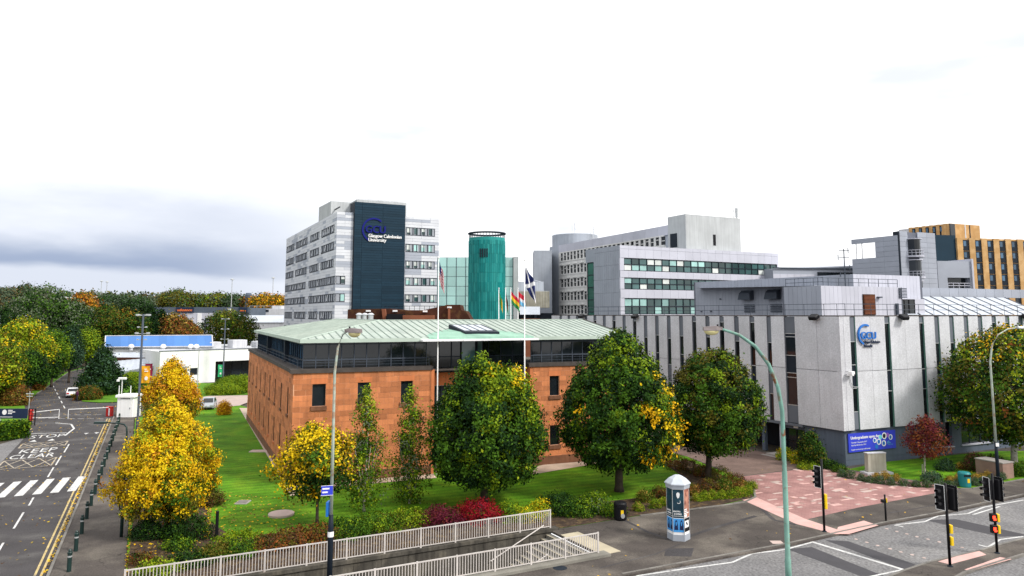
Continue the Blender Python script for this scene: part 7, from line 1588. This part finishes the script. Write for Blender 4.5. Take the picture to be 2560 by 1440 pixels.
t = thing('notice_frame', 'dark metal frame panel right of the navy sign board', 'frame', (x + 2.2, y, 0)); g = MB(); g.box(x + 1.9, y, .2, x + 1.98, y + .1, z1); g.box(x + 2.62, y, .2, x + 2.7, y + .1, z1); g.box(x + 1.9, y, z1 - .08, x + 2.7, y + .1, z1); g.box(x + 2.25, y, .2, x + 2.31, y + .08, z1)
for k in range(4): g.box(x + 1.98, y + .01, .4 + k * .45, x + 2.62, y + .07, .45 + k * .45)
g.build('frame', 'black', t)
# roadside timber fence in the shade of the wood
t = thing('roadside_fence', 'dark boarded fence below the wood beside the campus road', 'fence', (-100, 160, 0))
fp = [(-78.5, 121.44), (-88.53, 142.63), (-98.41, 164.73), (-103.32, 179.25), (-101.84, 181.92)]
for a, b in zip(fp, fp[1:]):
    d = Vector((b[0] - a[0], b[1] - a[1])); n = int(d.length / 2.4); fx = FR((a[0] - 1.0, a[1] + 1.5), math.degrees(math.atan2(d.x, d.y)))
    pieces([(i * 2.4 + .03, .03, .1, i * 2.4 + 2.36, .09, 2.1) for i in range(n)], 'board_panel', 'bark', t, fx)
    g = MB(fx)
    for i in range(n + 1): g.box(i * 2.4 - .06, -.05, 0, i * 2.4 + .06, .1, 2.2)
    g.build('fence_post', 'frame_dark', t)
# vehicles
def car(p, heading, lab, paint, L=4.3, W=1.76, H_=1.48, front=False):
    x, y = p; t = thing('parked_car', lab, 'car', (x, y, 0), 'cars parked on the campus roads'); mx = Matrix.Translation((x, y, 0)) @ Matrix.Rotation(rad(heading), 4, 'Z')   # +x is the nose
    prof = [(-L / 2, .35), (-L / 2 - .02, .62), (-L / 2 + .06, .92), (-L / 2 + .5, .98), (L / 2 - 1.15, .95), (L / 2 - .25, .80), (L / 2, .58), (L / 2, .32), (L / 2 - .3, .22), (-L / 2 + .3, .24)]
    g = MB(mx); ys = [(-W / 2, .90), (-W / 2 + .08, .98), (-W / 2 + .3, 1), (W / 2 - .3, 1), (W / 2 - .08, .98), (W / 2, .90)]
    g.loft([[(a * s, yy_, .55 + (b - .55) * s) for a, b in prof] for yy_, s in ys]); g.build('body', paint, t, smooth=False)
    cab = [(-L / 2 + .35, .96), (-L / 2 + .75, 1.40), (-L / 2 + 1.1, H_), (L / 2 - 2.1, H_), (L / 2 - 1.2, .95)]
    g = MB(mx); g.loft([[(a, yy_ * (1 if b < 1 else .84), b) for a, b in cab] for yy_ in (-W / 2 + .06, -W / 2 + .14, W / 2 - .14, W / 2 - .06)]); cb = g.build('cabin', paint, t)
    g = MB(mx)
    for sgn in (-1, 1): yy_ = sgn * (W / 2 - .045); g.loft([[(-L / 2 + .75, yy_, 1.0), (L / 2 - 1.42, yy_, 1.0), (L / 2 - 2.0, yy_ * .86, 1.38), (-L / 2 + 1.0, yy_ * .86, 1.38)], [(-L / 2 + .75, yy_ * 1.012, 1.0), (L / 2 - 1.42, yy_ * 1.012, 1.0), (L / 2 - 2.0, yy_ * .874, 1.38), (-L / 2 + 1.0, yy_ * .874, 1.38)]])
    g.build('side_window', 'glass_dark', cb)
    g = MB(mx); w = W / 2 - .2; g.loft([[(-L / 2 + .37, -w, 1.02), (-L / 2 + .37, w, 1.02), (-L / 2 + .78, w * .86, 1.38), (-L / 2 + .78, -w * .86, 1.38)], [(-L / 2 + .34, -w, 1.03), (-L / 2 + .34, w, 1.03), (-L / 2 + .74, w * .86, 1.4), (-L / 2 + .74, -w * .86, 1.4)]]); g.build('rear_window', 'glass_dark', cb)
    g = MB(mx); g.loft([[(L / 2 - 1.25, -w, 1.0), (L / 2 - 1.25, w, 1.0), (L / 2 - 2.02, w * .86, 1.42), (L / 2 - 2.02, -w * .86, 1.42)], [(L / 2 - 1.2, -w, 1.02), (L / 2 - 1.2, w, 1.02), (L / 2 - 1.98, w * .86, 1.45), (L / 2 - 1.98, -w * .86, 1.45)]]); g.build('windscreen', 'glass_dark', cb)
    for a in (-L / 2 + .75, L / 2 - .8):
        for sgn in (-1, 1):
            wm = mx @ Matrix.Translation((a, sgn * (W / 2 - .08), .31)) @ Matrix.Rotation(rad(90), 4, 'X'); g = MB(wm); g.lathe([(.31, -.1), (.31, .1)], 16); wl_ = g.build('wheel', 'tyre', t); g = MB(wm); g.lathe([(.19, -.108), (.19, .108)], 12); g.build('rim', 'steel', wl_)
    for sgn in (-1, 1):
        g = MB(mx); g.box(-L / 2 - .05, sgn * .62 - .18, .66, -L / 2 + .1, sgn * .62 + .18, .84); g.build('tail_light', 'tail_red', t); g = MB(mx); g.box(L / 2 - .22, sgn * .62 - .18, .60, L / 2 + .02, sgn * .62 + .18, .74); g.build('headlight', 'steel', t)
        g = MB(mx); g.bev(L / 2 - 1.7, sgn * (W / 2 + .1) - .1, .98, L / 2 - 1.5, sgn * (W / 2 + .1) + .1, 1.12, .03); g.build('mirror', paint, t)
    g = MB(mx); g.box(-L / 2 - .04, -.26, .5, -L / 2 + .02, .26, .61); g.build('number_plate', 'yellow', t); g = MB(mx); g.box(-L / 2 - .03, -W / 2 + .1, .3, -L / 2 + .1, W / 2 - .1, .46); g.box(L / 2 - .1, -W / 2 + .12, .28, L / 2 + .03, W / 2 - .12, .44); g.build('bumper', 'black', t)
car((-69.42, 118.29), 120, 'white hatchback parked on the campus road beside a person', 'car_white'); car((-74.3, 129.43), 118, 'silver car parked just ahead of the white hatchback', 'car_silver'); car((-79.66, 141.27), 115, 'pale car half hidden behind the dark pine', 'car_white'); car((-41.87, 103.5), -75, 'silver car with its front towards the lawn behind the yellow tree', 'car_silver', front=True)
x, y = (-39.3, 100.61); t = thing('traffic_cone', 'orange traffic cone between the silver car and the orange shrub', 'traffic cone', (x, y, .1)); MB().lathe([(.17, .14), (.04, .85), (0, .86)], 10, (x, y)).build('cone', 'sign_orange', t); MB().box(x - .24, y - .24, .1, x + .24, y + .24, .14).build('base', 'black', t); MB().lathe([(.135, .38), (.09, .58)], 10, (x, y), cap=False).build('sleeve', 'white_sign', t)
# person beside the white car
def person(p, heading, lab):
    x, y = p; t = thing('person', lab, 'person', (x, y, 0)); sk = bpy.data.meshes.new('body')
    J = [(0, 0, .95), (0, .0, 1.15), (0, .01, 1.38), (0, .0, 1.50), (0, -.02, 1.60), (0, -.03, 1.74), (-.10, 0, .90), (-.11, .04, .50), (-.12, -.02, .08), (-.12, -.16, .05), (.10, 0, .90), (.11, -.05, .50), (.12, .08, .08), (.12, -.06, .05), (-.19, .0, 1.40), (-.25, .04, 1.14), (-.22, -.10, .90), (-.21, -.13, .82), (.19, 0, 1.40), (.25, .05, 1.14), (.22, -.08, .90), (.21, -.11, .82)]
    E_ = [(0, 1), (1, 2), (2, 3), (3, 4), (4, 5), (0, 6), (6, 7), (7, 8), (8, 9), (0, 10), (10, 11), (11, 12), (12, 13), (2, 14), (14, 15), (15, 16), (16, 17), (2, 18), (18, 19), (19, 20), (20, 21)]
    rs = [.155, .15, .17, .06, .085, .09, .095, .07, .05, .045, .095, .07, .05, .045, .075, .052, .04, .035, .075, .052, .04, .035]
    sk.from_pydata(J, E_, []); o = bpy.data.objects.new('body_tmp', sk); COL.objects.link(o); md = o.modifiers.new('skin', 'SKIN'); sl_ = sk.skin_vertices[0].data
    for i, r in enumerate(rs): sl_[i].radius = (r, r * .8)
    sl_[0].use_root = True; s2_ = o.modifiers.new('sub', 'SUBSURF'); s2_.levels = 2
    dg = bpy.context.evaluated_depsgraph_get(); dg.update(); me = bpy.data.meshes.new_from_object(o.evaluated_get(dg)); bpy.data.objects.remove(o)
    me.materials.clear()
    for m_ in ('cloth_dark', 'cloth_wine', 'skin'): me.materials.append(M[m_])
    for p_ in me.polygons:
        c = p_.center; p_.material_index = 2 if c.z > 1.52 or (abs(c.x) > .17 and c.z < .9 and c.z > .75) else (1 if c.z > .98 else 0); p_.use_smooth = True
    b = link('body', me, t); b.matrix_basis = Matrix.Rotation(rad(heading), 4, 'Z')
    mx = Matrix.Translation((x, y, 0)) @ Matrix.Rotation(rad(heading), 4, 'Z'); g = MB(mx)
    n = 10; g.loft([[(r * math.cos(6.283 * i / n), .0 + r * 1.05 * math.sin(6.283 * i / n), z) for i in range(n)] for r, z in ((.10, 1.66), (.115, 1.72), (.105, 1.79), (.06, 1.84), (.01, 1.85))]); g.build('hair', 'cloth_dark', t, smooth=True)
person((-64.96, 111.89), 150, 'person in a dark wine coat standing behind the white hatchback')
